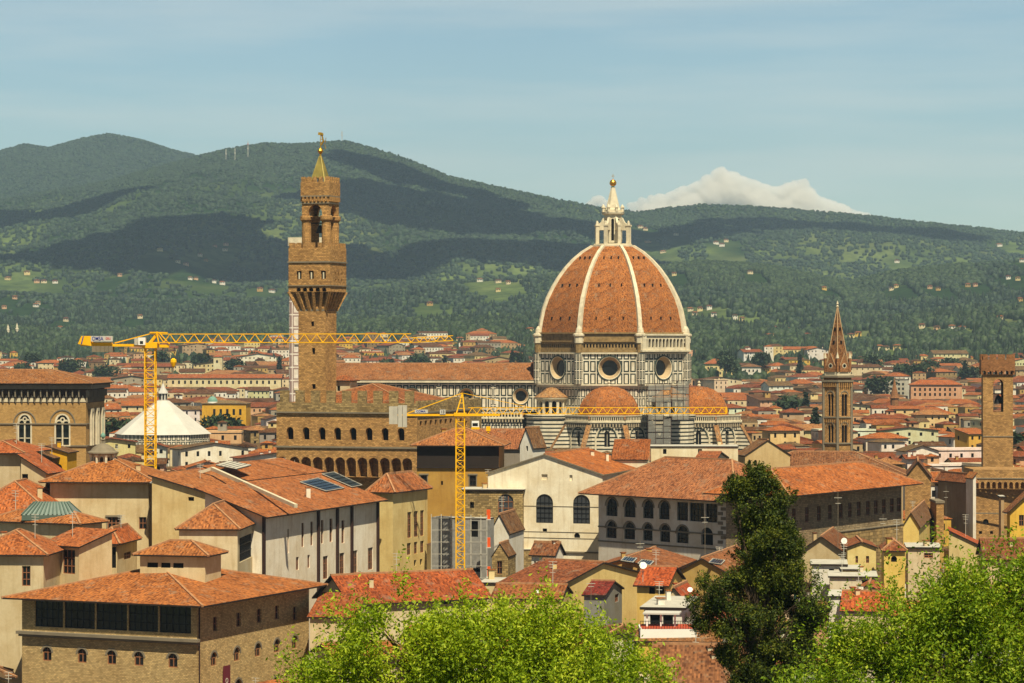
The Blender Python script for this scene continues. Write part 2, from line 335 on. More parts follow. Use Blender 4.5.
def window(parent, A, d, n, w, depth=.3, style=None, name='window', frame_m='wood_frame', glass='dark_glass'):
    s0, s1, zb, zt, k = w
    if k[-1] in 'vw!': return None
    q = lambda s, z, o=0: (A.x+d.x*s+n.x*o, A.y+d.y*s+n.y*o, z)
    mb = MB(); o = -depth+.06
    if k[0] in 'aAp':
        zs, lp, rp = arcpts(s0, s1, zt, k[0]); ring = [(s0, zb)]+lp+rp[1:]+[(s1, zb)]
    else: ring = [(s0, zb), (s0, zt), (s1, zt), (s1, zb)]
    mb.poly([q(a, b, o) for a, b in ring[::-1]], glass)
    W, H = s1-s0, zt-zb; t = max(.07, min(.14, W*.09))
    win = mb.build(name, parent)
    fb = MB()
    if k[0] == 'l': frame_m = 'black_iron'
    if k[0] == 'p': fb.slab(A, d, n, (s0+s1)/2-t/2, (s0+s1)/2+t/2, o+.01, o+.06, zb, zt-W*.2, frame_m); fb.build('frame', win); return win
    def bar(a, b, c, e): fb.slab(A, d, n, a, b, o+.01, o+.07, c, e, frame_m)
    bar(s0, s0+t, zb, zt-(W/2 if k[0] in 'aAp' else 0)); bar(s1-t, s1, zb, zt-(W/2 if k[0] in 'aAp' else 0)); bar(s0+t, s1-t, zb, zb+t)
    m_ = (s0+s1)/2
    nv = 1 if W < 2 else int(W/1.0); nh = 1 if H < 2.6 else int(H/1.3)
    for i in range(1, nv+1): bar(s0+W*i/(nv+1)-t/2, s0+W*i/(nv+1)+t/2, zb+t, zt-(W*.12 if k[0] in 'aAp' else 0))
    for i in range(1, nh+1):
        zz = zb+(H-(W/2 if k[0] in 'aAp' else 0))*i/(nh+(0 if k[0] in 'aAp' else 1)); fb.slab(A, d, n, s0+t, s1-t, o+.015, o+.065, zz-t/2, zz+t/2, frame_m)
    if k[0] == 's':
        sh = 'green_shutter' if k[-1] == 'g' else 'brown_shutter'
        fb.slab(A, d, n, s0-W*.5, s0-.03, .01, .07, zb, zt, sh); fb.slab(A, d, n, s1+.03, s1+W*.5, .01, .07, zb, zt, sh)
    fb.build('frame', win)
    if k[0] in 'rt' and k.endswith('t'):
        sb = MB(); e = .18
        sb.slab(A, d, n, s0-e, s0-.005, .005, .06, zb, zt, 'trim_stone'); sb.slab(A, d, n, s1+.005, s1+e, .005, .06, zb, zt, 'trim_stone')
        sb.slab(A, d, n, s0-e*1.8, s1+e*1.8, .005, .16, zt+.005, zt+.3, 'trim_stone'); sb.slab(A, d, n, s0-e, s1+e, .005, .12, zb-.2, zb-.005, 'trim_stone')
        sb.build('surround', win)
    if k[0] == 'a' and W > .9:
        sb = MB(); zs, lp, rp = arcpts(s0, s1, zt, 'a'); arc = lp+rp[1:]; m2 = (s0+s1)/2
        outp = [(m2+(a-m2)*(1+.36/W*1.6), zs+(b-zs)*(1+.36/W*1.6)) for a, b in arc]
        for i in range(len(arc)-1):
            sb.poly([q(*outp[i], .05), q(*arc[i], .05), q(*arc[i+1], .05), q(*outp[i+1], .05)], 'trim_stone')
            sb.poly([q(*outp[i], 0), q(*outp[i], .05), q(*outp[i+1], .05), q(*outp[i+1], 0)], 'trim_stone')
        sb.build('arch_surround', win)
    return win
def rect_corners(C, dL, dR, lL, lR):
    C = Vector(C); return [C, C+dR*lR, C+dR*lR+dL*lL, C+dL*lL]      # C, R, B, L
def roof(parent, C, dL, dR, lL, lR, z, kind, rise, over=.6, col=ROOF_O, wall=None, wm='plaster', th=.22, caps=True, name='roof', rm='roof_tiles', soffit='dark_wood'):
    """rectangular roof; ridge runs along dL for axis L, along dR for axis R; wall = MB that gets the gable triangles"""
    axis = 'L' if lL >= lR else 'R'
    if kind[-1] in 'LR': axis = kind[-1]; kind = kind[:-1]
    dL3, dR3 = Vector((*dL, 0)), Vector((*dR, 0)); C3 = Vector((*C, z))
    mb = MB(); up = Vector((0, 0, 1))
    O = C3-dL3*over-dR3*over; a, b = (lL+2*over), (lR+2*over)
    K = lambda u, v, h=0: O+dL3*u+dR3*v+up*h        # u along L, v along R
    if axis == 'R': K0 = K; K = lambda u, v, h=0: K0(v, u, h); a, b = b, a
    drop = rise*over/(b/2-over) if kind != 'flat' else 0
    if kind == 'gable': O -= up*drop
    if kind == 'shed':
        drop = rise*over/max(b-2*over, .1); O -= up*drop; rise = rise+2*drop
    p = [K(0, 0), K(a, 0), K(a, b), K(0, b)]
    flip = (axis == 'R')
    def add(pts, m):
        mb.poly(pts if flip else pts[::-1], m)
    if kind == 'hip': r0, r1 = K(min(b/2, a/2), b/2, rise+drop), K(max(a-b/2, a/2), b/2, rise+drop)
    elif kind == 'gable': r0, r1 = K(0, b/2, rise+drop), K(a, b/2, rise+drop)
    elif kind == 'shed': r0 = r1 = None
    e0 = up*th
    if kind in ('hip', 'gable'):
        P0, P1, P2, P3 = [x+e0 for x in p]; Q0, Q1 = r0+e0, r1+e0
        add([P0, P1, Q1, Q0], rm); add([P2, P3, Q0, Q1], rm)
        if kind == 'hip': add([P1, P2, Q1], rm); add([P3, P0, Q0], rm)
        for x, y in ((0, 1), (1, 2), (2, 3), (3, 0)):
            if kind == 'gable' and (x, y) in ((1, 2), (3, 0)):
                rr = r1 if x == 1 else r0
                A_, B_ = p[x], p[y]
                add([A_, rr, rr+e0, A_+e0], soffit); add([rr, B_, B_+e0, rr+e0], soffit)
            else: add([p[x], p[y], p[y]+e0, p[x]+e0], soffit)
        if kind == 'gable':
            add([p[0], r0, r1, p[1]], soffit); add([p[2], r1, r0, p[3]], soffit)
        else: add([p[0], p[3], p[2], p[1]], soffit)
        if caps:
            w = .34
            mb.beam(Q0, Q1, w, 'ridge_tile')
            if kind == 'hip':
                for x, y in ((P0, Q0), (P3, Q0), (P1, Q1), (P2, Q1)): mb.beam(x, y, w*.9, 'ridge_tile')
            else:
                pass
        if kind == 'gable' and wall is not None:
            # gable walls, inset by the overhang
            for u in (over, a-over):
                t0, t1, t2 = K(u, over, drop), K(u, b-over, drop), K(u, b/2, rise+drop)
                wall.poly([t0, t1, t2] if (u == over) != flip else [t1, t0, t2], wm)
    elif kind == 'shed':     # high side away from v=0
        P0, P1 = p[0]+e0, p[1]+e0; P2, P3 = p[2]+e0+up*(rise+drop*0), p[3]+e0+up*(rise)
        add([P0, P1, P2, P3], rm); add([p[0], p[3]+up*rise, p[2]+up*rise, p[1]], soffit)
        add([p[0], p[1], P1, P0], soffit); add([p[1], p[2]+up*rise, P2, P1], soffit); add([p[2]+up*rise, p[3]+up*rise, P3, P2], soffit); add([p[3]+up*rise, p[0], P0, P3], soffit)
        if wall is not None:
            for u in (over, a-over):
                t = [K(u, over, drop), K(u, b-over, drop), K(u, b-over, rise-drop)]
                wall.poly(t if (u == over) != flip else t[::-1], wm)
            t = [K(over, b-over, drop), K(a-over, b-over, drop), K(a-over, b-over, rise-drop), K(over, b-over, rise-drop)]; wall.poly(t, wm)
    elif kind == 'flat':
        mb.prism([K(0, 0), K(a, 0), K(a, b), K(0, b)], z, z+max(rise, .25), soffit if rm == 'roof_tiles' else rm, top='concrete')
    ob = mb.build(name, parent, color=col)
    return ob, (K, a, b)
def chimney(parent, x, y, z, h=1.6, w=.8, col=CREAM, roofcol=ROOF_O):
    mb = MB(); mb.box((x, y, z-1.2), w, w*.8, h+1.2, 'plaster', .3); c = mb.build('chimney', parent, color=col)
    cb = MB(); cb.box((x, y, z+h+.004), w*1.35, w*1.1, .14, 'roof_tiles', .3); cb.build('cap', c, color=roofcol)

ZONES = []      # (px0, px1, py_limit, Y, footprint) : nothing nearer may rise above py_limit there
FOOT = []; FOOT_C = FOOT; HAND = []; HANDZ = []
LIM = {'gallery_wing': 70, 'gabled_hall': 76, 'arcaded_gallery': 46, 'long_palace': 60, 'pavilion': 80, 'yellow_house': 40, 'corner_pavilion': 60, 'loggia_house': 52, 'stone_block': 80, 'skylight_house': 45, 'river_house': 110, 'stone_fort': 60, 'netted_block': 70, 'stone_palace': 90, 'low_hall': 20, 'church_end': 50, 'yellow_mansion': 22, 'pale_tower': 12, 'long_range': 9, 'orange_block': 14, 'modern_block': 14, 'garden_villa': 13, 'white_villa': 12}
def bld(name, label, cat, c, Y, th, pL, pR, zb=0, kind='hip', rise=3, over=.7, col=CREAM, mat='plaster', rc=ROOF_O, wL=(), wR=(), depth=.3,
        lL=None, lR=None, frame='wood_frame', glass='dark_glass', limit=None, caps=True, rise_py=None, soffit='dark_wood', group=None, chim=(), stuff=None):
    C = XY(c[0], Y); z = ZY(c[1], Y); t = R_(th); dL = Vector((-math.cos(t), math.sin(t))); dR = Vector((math.sin(t), math.cos(t)))
    if lL is None: lL = hit(C, dL, pL)
    if lR is None: lR = hit(C, dR, pR)
    Cc, Rr, Bb, Ll = rect_corners(C, dL, dR, lL, lR)
    ctr = (Cc+Bb)/2
    root = thing(name, label, cat, (ctr.x, ctr.y, zb), group)
    def conv(A, B, ws):
        A = Vector(A); d = (Vector(B)-A); L = d.length; d /= L; out = []
        for w in ws:
            s0, s1 = hit(A, d, w[0]), hit(A, d, w[1]); s0, s1 = min(s0, s1), max(s0, s1); Ym = A.y+d.y*(s0+s1)/2
            out.append((s0, s1, ZY(w[3], Ym), ZY(w[2], Ym), w[4] if len(w) > 4 else 'r'))
        # align rows
        out2 = []
        for w in out:
            for v in out2:
                if abs(v[2]-w[2]) < .55 and abs(v[3]-w[3]) < .55: w = (w[0], w[1], v[2], v[3], w[4]); break
            out2.append(w)
        return out2
    wall = MB()
    fL = facade(wall, Ll, Cc, zb, z, conv(Ll, Cc, wL), mat, depth); fR = facade(wall, Cc, Rr, zb, z, conv(Cc, Rr, wR), mat, depth)
    facade(wall, Rr, Bb, zb, z, [], mat); facade(wall, Bb, Ll, zb, z, [], mat)
    if rise_py: rise = ZY(rise_py, ctr.y)-z
    if kind != 'none':
        rf, _ = roof(root, Cc, dL, dR, lL, lR, z, kind, rise, over, rc, wall, mat, caps=caps, soffit=soffit)
    wo_ = wall.build('wall', root, color=col)
    for (A, d, n, ws) in (fL, fR):
        for w in ws: window(root, A, d, n, w, depth, frame_m=frame, glass=glass)
    for (u, v, h) in chim:
        p = Cc+dL*lL*u+dR*lR*v; chimney(root, p.x, p.y, z+rise*(.35 if kind != 'flat' else 0), h, .8, col, rc)
    HAND.append([Cc, Rr, Bb, Ll]); HANDZ.append(z)
    if Y < 600 and kind != 'none' and name not in ('stone_palace', 'netted_block', 'roof_turret', 'rooftop_shed', 'stone_footing', 'roof_room'):
        rr = random.Random(int(c[0]*7+Y)); nch = rr.choice((0, 1, 1, 2, 3)) if lL*lR > 60 else rr.choice((0, 1))
        for _ in range(nch):
            p = ctr+dL*rr.uniform(-.36, .36)*lL+dR*rr.uniform(-.3, .25)*lR; chimney(root, p.x, p.y, z+rise*.55, rr.uniform(.8, 1.6), rr.uniform(.5, .9), col, rc)
        if rr.random() < .55:
            p = ctr+dL*rr.uniform(-.35, .35)*lL; zz = z+rise*.6; h = rr.uniform(2.2, 4.2); k = MB(); k.beam((*p, zz-1), (*p, zz+h), .08, 'concrete')
            for t_ in (1, .9, .8, .62): k.beam((p.x-.6*t_, p.y, zz+h*t_), (p.x+.6*t_, p.y, zz+h*t_-.05), .06, 'concrete')
            k.build('aerial', root)
    pxs = [512+F*q.x/q.y for q in (Cc, Rr, Bb, Ll)]
    ZONES.append((min(pxs)+1, max(pxs)-1, limit or c[1]+LIM.get(name, 26), Y))
    root['_z'] = z; rise_ = rise
    return dict(root=root, C=Cc, R=Rr, B=Bb, L=Ll, dL=dL, dR=dR, lL=lL, lR=lR, z=z, wall=wo_, fL=fL, fR=fR, rise=rise)

# ------------------------------------------------------------------ terrain: one sheet from the garden slope to the mountains
def vnoise(x, y, seed):
    xi, yi = np.floor(x).astype(np.int64), np.floor(y).astype(np.int64); fx, fy = x-xi, y-yi
    fx = fx*fx*(3-2*fx); fy = fy*fy*(3-2*fy)
    def h(a, b):
        v = (a*374761393+b*668265263+seed*1442695041) & 0xffffffff; v = ((v ^ (v >> 13))*1274126177) & 0xffffffff
        return ((v ^ (v >> 16)) & 0xffff)/65535.0
    return (h(xi, yi)*(1-fx)+h(xi+1, yi)*fx)*(1-fy)+(h(xi, yi+1)*(1-fx)+h(xi+1, yi+1)*fx)*fy
def fbm(x, y, seed, o=4):
    r = 0; a = .5; t = 0
    for i in range(o): r = r+a*vnoise(x*2**i, y*2**i, seed+i); t += a; a *= .55
    return r/t
RIDGES = [  # crest outline (column, row), crest distance, foot distance, exponent, gully height
    ([(-600, 190), (-300, 170), (-60, 158), (0, 150), (25, 143), (48, 147), (80, 138), (108, 133), (140, 139), (170, 149), (200, 156), (260, 172), (400, 200), (700, 240), (1300, 260)], 10200, 6600, 1.0, 90),
    ([(-600, 300), (-100, 222), (0, 200), (100, 182), (180, 160), (225, 149), (262, 143), (300, 144), (345, 141), (372, 148), (400, 156), (450, 176), (520, 191), (580, 203), (610, 209), (640, 212), (665, 208), (700, 205), (760, 206), (800, 209), (870, 216), (940, 224), (1024, 233), (1300, 262), (1700, 290)], 7900, 4300, 1.05, 105),
    ([(-600, 290), (-100, 290), (0, 292), (150, 301), (300, 298), (420, 285), (520, 277), (600, 273), (640, 271), (700, 263), (768, 267), (850, 284), (900, 272), (1024, 260), (1200, 250), (1700, 250)], 4900, 3300, 1.2, 45),
    ([(-600, 330), (0, 330), (100, 342), (200, 336), (300, 327), (450, 322), (560, 320), (700, 322), (800, 335), (900, 322), (1024, 308), (1200, 300), (1700, 300)], 3650, 1500, 1.5, 14),
]
def ground(X, Y):
    X = np.asarray(X, float); Y = np.asarray(Y, float)
    s = np.clip((Y-40)/200, 0, 1); z = 43*(1-s*s*(3-2*s))
    for i, (pts, Yc, Yf, ex, gh) in enumerate(RIDGES):
        px = CX+F*X/Yc; S = np.interp(px, [p[0] for p in pts], [p[1] for p in pts])
        H = CZ+(CY-S-1.6)*Yc/F; t = np.clip((Y-Yf)/(Yc-Yf), 0, 1); t2 = np.clip((Y-Yc)/(Yc*.45), 0, 1)
        g = t**ex*(1-.6*t2*t2)
        base = H*g
        nn = (np.abs(fbm(X/900+i*7, Y/1500, 11+i)-.5)*2)**.8*1.2-.3
        nn = nn*.65+(fbm(X/260+i*3, Y/330, 31+i)-.5)*.7
        amp = gh*np.clip(t*(1-t)*4, 0, 1)+gh*.06*(t > 0)
        hz = base-nn*amp
        z = np.where(t > 0, np.maximum(z, hz), z)
    return z
def find_y(px, py, y0=3100, y1=10200):
    for Y in np.arange(y0, y1, 20.0):
        z = float(ground((px-CX)*Y/F, Y))
        if CY-(z-CZ)*F/Y <= py: return Y
    return None
VP = [(8, 281), (3, 293), (15, 299), (27, 274), (37, 283), (44, 283), (55, 284), (178, 263), (186, 266), (200, 258), (206, 261), (215, 247), (226, 247), (190, 279), (196, 279), (214, 283), (222, 284), (260, 290), (272, 293), (38, 305), (4, 309), (36, 307), (60, 330), (20, 331), (90, 345), (225, 250), (480, 281), (498, 283), (508, 284), (498, 291), (640, 228), (645, 230), (648, 242), (676, 235), (716, 243), (722, 246), (726, 241), (663, 253), (674, 275), (750, 273), (824, 289), (891, 291), (896, 288), (930, 288), (938, 291), (968, 287), (975, 286), (1008, 279), (1018, 281), (1020, 301), (700, 310), (709, 309), (690, 312), (695, 317), (714, 316), (735, 318), (742, 321), (746, 327), (776, 330), (783, 333), (790, 331), (770, 338), (800, 334), (807, 337), (838, 337), (851, 338), (858, 336), (879, 350), (886, 352), (897, 357), (922, 328), (937, 330), (952, 329), (962, 331), (1000, 320), (897, 262), (999, 247), (1022, 262), (440, 345), (375, 345), (380, 350), (345, 347), (350, 354), (460, 346), (485, 342), (530, 332), (100, 347), (130, 348), (110, 340), (180, 345), (230, 338), (250, 336), (300, 339), (160, 252), (120, 276), (560, 300), (66, 321), (140, 318), (430, 305)]
VPOS = []
for a_, b_ in VP:
    y_ = find_y(a_, b_+1)
    if y_: VPOS.append(((a_-CX)*y_/F, y_))
def forest(X, Y, z):
    f = fbm(X/420, Y/900, 77, 4)+.30*fbm(X/110, Y/170, 88, 3)-.15
    return f+np.clip((z-330)/600, -.1, .28)+np.where(Y < 3700, .0, 0)
def build_terrain():
    xs = np.arange(-4200, 4201, 32.0)
    ys = np.concatenate([np.arange(-300, 320, 20), np.arange(320, 1500, 59), np.arange(1500, 11600, 34.0)])
    X, Y = np.meshgrid(xs, ys); Z = ground(X, Y)
    nx, ny = len(xs), len(ys)
    V = np.stack([X, Y, Z], -1).reshape(-1, 3)
    i = np.arange(nx*ny).reshape(ny, nx); Fq = np.stack([i[:-1, :-1], i[:-1, 1:], i[1:, 1:], i[1:, :-1]], -1).reshape(-1, 4)
    me = bpy.data.meshes.new('ground'); me.from_pydata(V.tolist(), [], Fq.tolist())
    at = me.attributes.new('forest', 'FLOAT', 'POINT'); at.data.foreach_set('value', forest(X, Y, Z).ravel().astype(np.float32))
    m, n, l, b = nt('terrain')
    a = node(n, 'Attribute'); a.attribute_name = 'forest'; g = node(n, 'NewGeometry'); pos = g.outputs['Position']
    f1 = noise(n, l, pos, .008, 6, .65); f2 = noise(n, l, pos, .05, 5, .7); f3 = noise(n, l, pos, .0016, 5, .6)
    field = mixc(n, l, rng_(n, l, f1, .35, .65, 0, 1), srgb('#3C4A2A'), srgb('#66743E'))
    field = mixc(n, l, rng_(n, l, f3, .5, .62, 0, .6), field, srgb('#6A6C44'))
    field = mixc(n, l, rng_(n, l, f2, .45, .7, 0, .75), field, srgb('#28361E'))
    wood = mixc(n, l, rng_(n, l, f2, .35, .65, 0, 1), srgb('#1A2914'), srgb('#2C4020'))
    l.new(mixc(n, l, rng_(n, l, mathn(n, l, 'ADD', a.outputs['Fac'], mathn(n, l, 'MULTIPLY', f1, .2)), .52, .64, 0, 1), field, wood), b.inputs['Base Color'])
    town = mixc(n, l, f2, srgb('#47413A'), srgb('#5E5547'))
    sp = node(n, 'SeparateXYZ'); l.new(pos, sp.inputs[0]); prev = b.inputs['Base Color'].links[0].from_socket
    msk = mathn(n, l, 'MULTIPLY', mathn(n, l, 'GREATER_THAN', sp.outputs[1], 260.0), mathn(n, l, 'LESS_THAN', sp.outputs[1], 2000.0))
    l.new(mixc(n, l, msk, prev, town), b.inputs['Base Color']); b.inputs['Roughness'].default_value = 1; b.inputs['Specular IOR Level'].default_value = 0
    me.materials.append(m); me.polygons.foreach_set('use_smooth', [True]*len(me.polygons))
    o = bpy.data.objects.new('ground', me); COL.objects.link(o); o['kind'] = 'structure'
build_terrain()

def fast_mesh(name, V, Fq, mat, k):
    me = bpy.data.meshes.new(name); me.vertices.add(len(V)); me.vertices.foreach_set('co', V.astype(np.float32).ravel())
    nf = len(Fq); me.loops.add(nf*k); me.polygons.add(nf)
    me.loops.foreach_set('vertex_index', Fq.astype(np.int32).ravel()); me.polygons.foreach_set('loop_start', np.arange(0, nf*k, k, dtype=np.int32))
    me.polygons.foreach_set('loop_total', np.full(nf, k, dtype=np.int32)); me.update(calc_edges=True); me.validate()
    me.materials.append(MATS[mat]); o = bpy.data.objects.new(name, me); COL.objects.link(o); return o
def scatter(name, X, Y, Z, r, h, mat, taper=.84, label=None):
    n = len(X); k = 6
    ang = rng.uniform(0, 6.28, n)[:, None]+np.arange(k)*2*np.pi/k
    def ring(f, zz): 
        rr = r[:, None]*f*rng.uniform(.75, 1.2, (n, k)); return np.stack([X[:, None]+rr*np.cos(ang), Y[:, None]+rr*np.sin(ang), np.repeat((Z+h*zz)[:, None], k, 1)+rng.uniform(-.05, .05, (n, k))*h[:, None]], -1)
    top = np.stack([X+rng.normal(0, .12, n)*r, Y, Z+h*.94], -1)[:, None]
    V = np.concatenate([ring(.85, -.08), ring(1., .38), ring(taper, .74), top], 1)
    m = 3*k+1; Fs = []
    for a in range(2):
        for j in range(k):
            p0, p1, p2, p3 = a*k+j, a*k+(j+1) % k, (a+1)*k+(j+1) % k, (a+1)*k+j; Fs += [(p0, p1, p2), (p0, p2, p3)]
    Fs += [(2*k+j, 2*k+(j+1) % k, 3*k) for j in range(k)]
    Fq = (np.array(Fs)[None]+(np.arange(n)*m)[:, None, None]).reshape(-1, 3)
    o = fast_mesh(name, V.reshape(-1, 3), Fq, mat, 3); tag(o, label, None, None, 'stuff'); return o
def wood(n, y0, y1, thr, pw=1.0):
    Y = rng.uniform(0, 1, n)**pw*(y1-y0)+y0; X = rng.uniform(-1, 1, n)*(Y*.2+60); Z = ground(X, Y)
    f = forest(X, Y, Z)
    for vx, vy in VPOS: f = np.where((np.abs(X-vx) < vy*.0045) & (Y < vy+14) & (Y > vy-vy*.045), -1, f)
    keep = rng.uniform(0, 1, n) < np.where(f < 0, 0, np.clip((f-thr)/.12, .30, 1)); return X[keep], Y[keep], Z[keep]
X, Y, Z = wood(230000, 4300, 10300, .53, .85); nn_ = len(X)
scatter('distant_forest', X, Y, Z, rng.uniform(3, 6.5, nn_), rng.uniform(5, 10, nn_), 'leaf_wood', label='dense green forest covering the far mountain slopes')
X, Y, Z = wood(42000, 3050, 4300, .46); nn_ = len(X)
scatter('hillside_trees', X, Y, Z, rng.uniform(3.5, 6.5, nn_), rng.uniform(7, 13, nn_), 'leaf_city', label='mixed woods and olive groves on the lower hills')
X, Y, Z = wood(15000, 2250, 3250, .47); nn_ = len(X)
scatter('park_trees', X, Y, Z, rng.uniform(3, 5.5, nn_), rng.uniform(7, 14, nn_), 'leaf_city', label='belt of dark trees between the last houses and the hills')
X, Y, Z = wood(26000, 4450, 5050, .30); k_ = (X > 60) & (X < 800); X, Y, Z = X[k_], Y[k_], Z[k_]; nn_ = len(X)
scatter('ridge_wood', X, Y, Z, rng.uniform(3.5, 6, nn_), rng.uniform(7, 12, nn_), 'leaf_city', label='dark wood along the nearer ridge right of the dome')
X, Y, Z = wood(14000, 2500, 4800, .55); nn_ = len(X)
scatter('cypress_woods', X, Y, Z, rng.uniform(1.8, 3.0, nn_), rng.uniform(12, 19, nn_), 'leaf_cypress', .5, label='dark narrow cypresses bristling on the lower hills')

# ------------------------------------------------------------------ haze and clouds
hz = MB(); hz.prism([(-4600, -400), (4600, -400), (4600, 12500), (-4600, 12500)], -60, 900, 'void')
ho = hz.build('haze'); ho['kind'] = 'stuff'; ho['label'] = 'thin pale haze over the valley'
hm = bpy.data.materials.new('haze_air'); hm.use_nodes = True; hm.node_tree.nodes.clear()
pv = hm.node_tree.nodes.new('ShaderNodeVolumePrincipled'); pv.inputs['Density'].default_value = 4.6e-5; pv.inputs['Color'].default_value = (.55, .75, 1.0, 1); pv.inputs['Anisotropy'].default_value = .1
hmo = hm.node_tree.nodes.new('ShaderNodeOutputMaterial'); hm.node_tree.links.new(pv.outputs[0], hmo.inputs['Volume'])
ho.data.materials.clear(); ho.data.materials.append(hm)
m, n, l, b = nt('cloud_white'); b.inputs['Base Color'].default_value = (.78, .72, .64, 1); _t = node(n, 'BsdfTranslucent'); _t.inputs[0].default_value = (.80, .74, .66, 1); _m = node(n, 'MixShader'); _m.inputs[0].default_value = .42; l.new(b.outputs[0], _m.inputs[1]); l.new(_t.outputs[0], _m.inputs[2]); l.new(_m.outputs[0], n['Material Output'].inputs[0]); b.inputs['Roughness'].default_value = 1; b.inputs['Specular IOR Level'].default_value = 0
def ico(lv):
    import bmesh
    bm = bmesh.new(); bmesh.ops.create_icosphere(bm, subdivisions=lv, radius=1)
    V = np.array([v.co[:] for v in bm.verts]); Fq = np.array([[v.index for v in f.verts] for f in bm.faces]); bm.free(); return V, Fq
IV, IF = ico(5); IV2, IF2 = ico(2)
def cloud(name, blobs, lump=.2, sq=.8, seed=3, kind='structure'):
    Vs, Fs, o = [], [], 0
    for i, (x, y, z, r) in enumerate(blobs):
        d = fbm(IV[:, 0]*2.2+i*3.1+IV[:, 2]*1.3, IV[:, 1]*2.2+IV[:, 2]*2.9+i, seed+i, 5)
        d3 = fbm(IV[:, 0]*13+i, IV[:, 1]*15+IV[:, 2]*14+i, seed+i+90, 3)
        d2 = fbm(IV[:, 0]*5+i*3.1+IV[:, 2]*4.3, IV[:, 1]*6+IV[:, 2]*5.9+i, seed+i+50, 3)
        V = IV*(1+lump*(d-.5)*2.4+lump*.9*(d2-.5)+lump*.5*(d3-.5))[:, None]*r; V[:, 2] *= sq; Vs.append(V+np.array([x, y, z])); Fs.append(IF+o); o += len(IV)
    ob = fast_mesh(name, np.concatenate(Vs), np.concatenate(Fs), 'cloud_white', 3); ob.data.polygons.foreach_set('use_smooth', [True]*len(ob.data.polygons)); tag(ob, kind=kind); return ob
CB = []
CT = [(632, 205), (650, 197), (668, 196), (680, 190), (700, 184), (712, 174), (720, 169), (730, 173), (742, 178), (752, 182), (765, 186), (780, 190), (795, 183), (806, 181), (815, 196), (828, 203), (845, 208), (858, 212), (872, 216)]
YC = 17000
for px in np.arange(632, 872, 3.0):
    top = np.interp(px, [p[0] for p in CT], [p[1] for p in CT])
    for k in range(4):
        r = random.uniform(1.6, 5.5) if k < 2 else random.uniform(7, 12)
        py = top+r*.8+(random.uniform(-2.2, 1.5) if k < 2 else 2)+max(0, k-1)*random.uniform(4, 9); p = P(px+random.uniform(-3, 3), py, YC+r*YC/F*.75+random.uniform(-12, 12)); CB.append((p.x, p.y, p.z, r*YC/F))
def vapour(name):
    cl_ = bpy.data.objects[name]; md = cl_.modifiers.new('remesh', 'REMESH'); md.mode = 'VOXEL'; md.voxel_size = 6.0
    cvm = bpy.data.materials.new('cloud_air'); cvm.use_nodes = True; cvm.node_tree.nodes.clear(); pvc = cvm.node_tree.nodes.new('ShaderNodeVolumePrincipled'); pvc.inputs['Density'].default_value = .03; pvc.inputs['Color'].default_value = (1, .984, .95, 1); pvc.inputs['Anisotropy'].default_value = 0
    cvo = cvm.node_tree.nodes.new('ShaderNodeOutputMaterial'); cvm.node_tree.links.new(pvc.outputs[0], cvo.inputs['Volume']); cl_.data.materials.clear(); cl_.data.materials.append(cvm)
for i in range(34):
    px = random.uniform(648, 850); top = np.interp(px, [p[0] for p in CT], [p[1] for p in CT]); r = random.uniform(3, 7.5); p = P(px, top+r*random.uniform(.35, .7), YC+r*YC/F*.7); CB.append((p.x, p.y, p.z, r*YC/F))
cloud('cumulus_cloud', CB, .42, 1.0); vapour('cumulus_cloud')
c2 = [(P(px, py, YC)) for px, py in ((598, 200), (606, 205), (591, 206))]; cloud('small_cloud', [(p.x, p.y, p.z, 7*YC/F) for p in c2], .35, .7); vapour('small_cloud')
# clouds drifting overhead, above the frame; their shadows lie on the mountains
def over(px, py, rx, ry, name='high_cloud'):
    Y = find_y(px, py) or 7800; zg = float(ground((px-CX)*Y/F, Y)); p = Vector(((px-CX)*Y/F, Y, zg)); t = (1500-zg)/SDIR.z; q = p+SDIR*t
    bl = []
    for i in range(14):
        a = random.uniform(0, 6.28); u = math.sqrt((i+.5)/14)*.8; bl.append((q.x+u*rx*math.cos(a), q.y+u*ry*math.sin(a), q.z+40, random.uniform(.30, .42)*min(rx, ry*1.2)))
    cloud(name, bl, .6, .3, 9+int(px))
over(110, 240, 520, 380); over(0, 222, 350, 260); over(470, 215, 400, 420); over(425, 185, 260, 220); over(640, 235, 260, 260); over(560, 255, 300, 300); over(840, 228, 420, 200); over(330, 275, 260, 260)

# ------------------------------------------------------------------ cathedral
DY = 1007.0; DC = XY(613, DY); los = math.atan2(DC.x, DC.y)
c_dir = Vector((-math.sin(los), -math.cos(los))); r_dir = Vector((math.cos(los), -math.sin(los)))
def pol(a, r, c=DC): a = R_(a); return c+(c_dir*math.cos(a)+r_dir*math.sin(a))*r
A0 = -25.1
def octo(r, c=DC, a0=A0, n=8): return [pol(a0+360/n*k, r, c) for k in range(n)]
def oct_pts_wall(r, c=DC, a0=A0): # a list of (A,B) seen from outside, left to right
    p = octo(r, c, a0); return [(p[k], p[(k+1) % len(p)]) for k in range(len(p))]
duomo = thing('cathedral', 'great marble cathedral with ribbed red brick dome, white lantern and long striped nave', 'cathedral', (DC.x, DC.y, 0))
S = DY/F
prof = [(78.5, 333), (76.8, 322), (74.0, 310), (69.9, 299), (64.3, 288.5), (58.0, 278.5), (50.6, 269), (42.2, 260.4), (33.0, 253), (22.0, 246.5)]
PR = [(r*S*.985, ZY(y, DY)) for r, y in prof]
shell = MB()
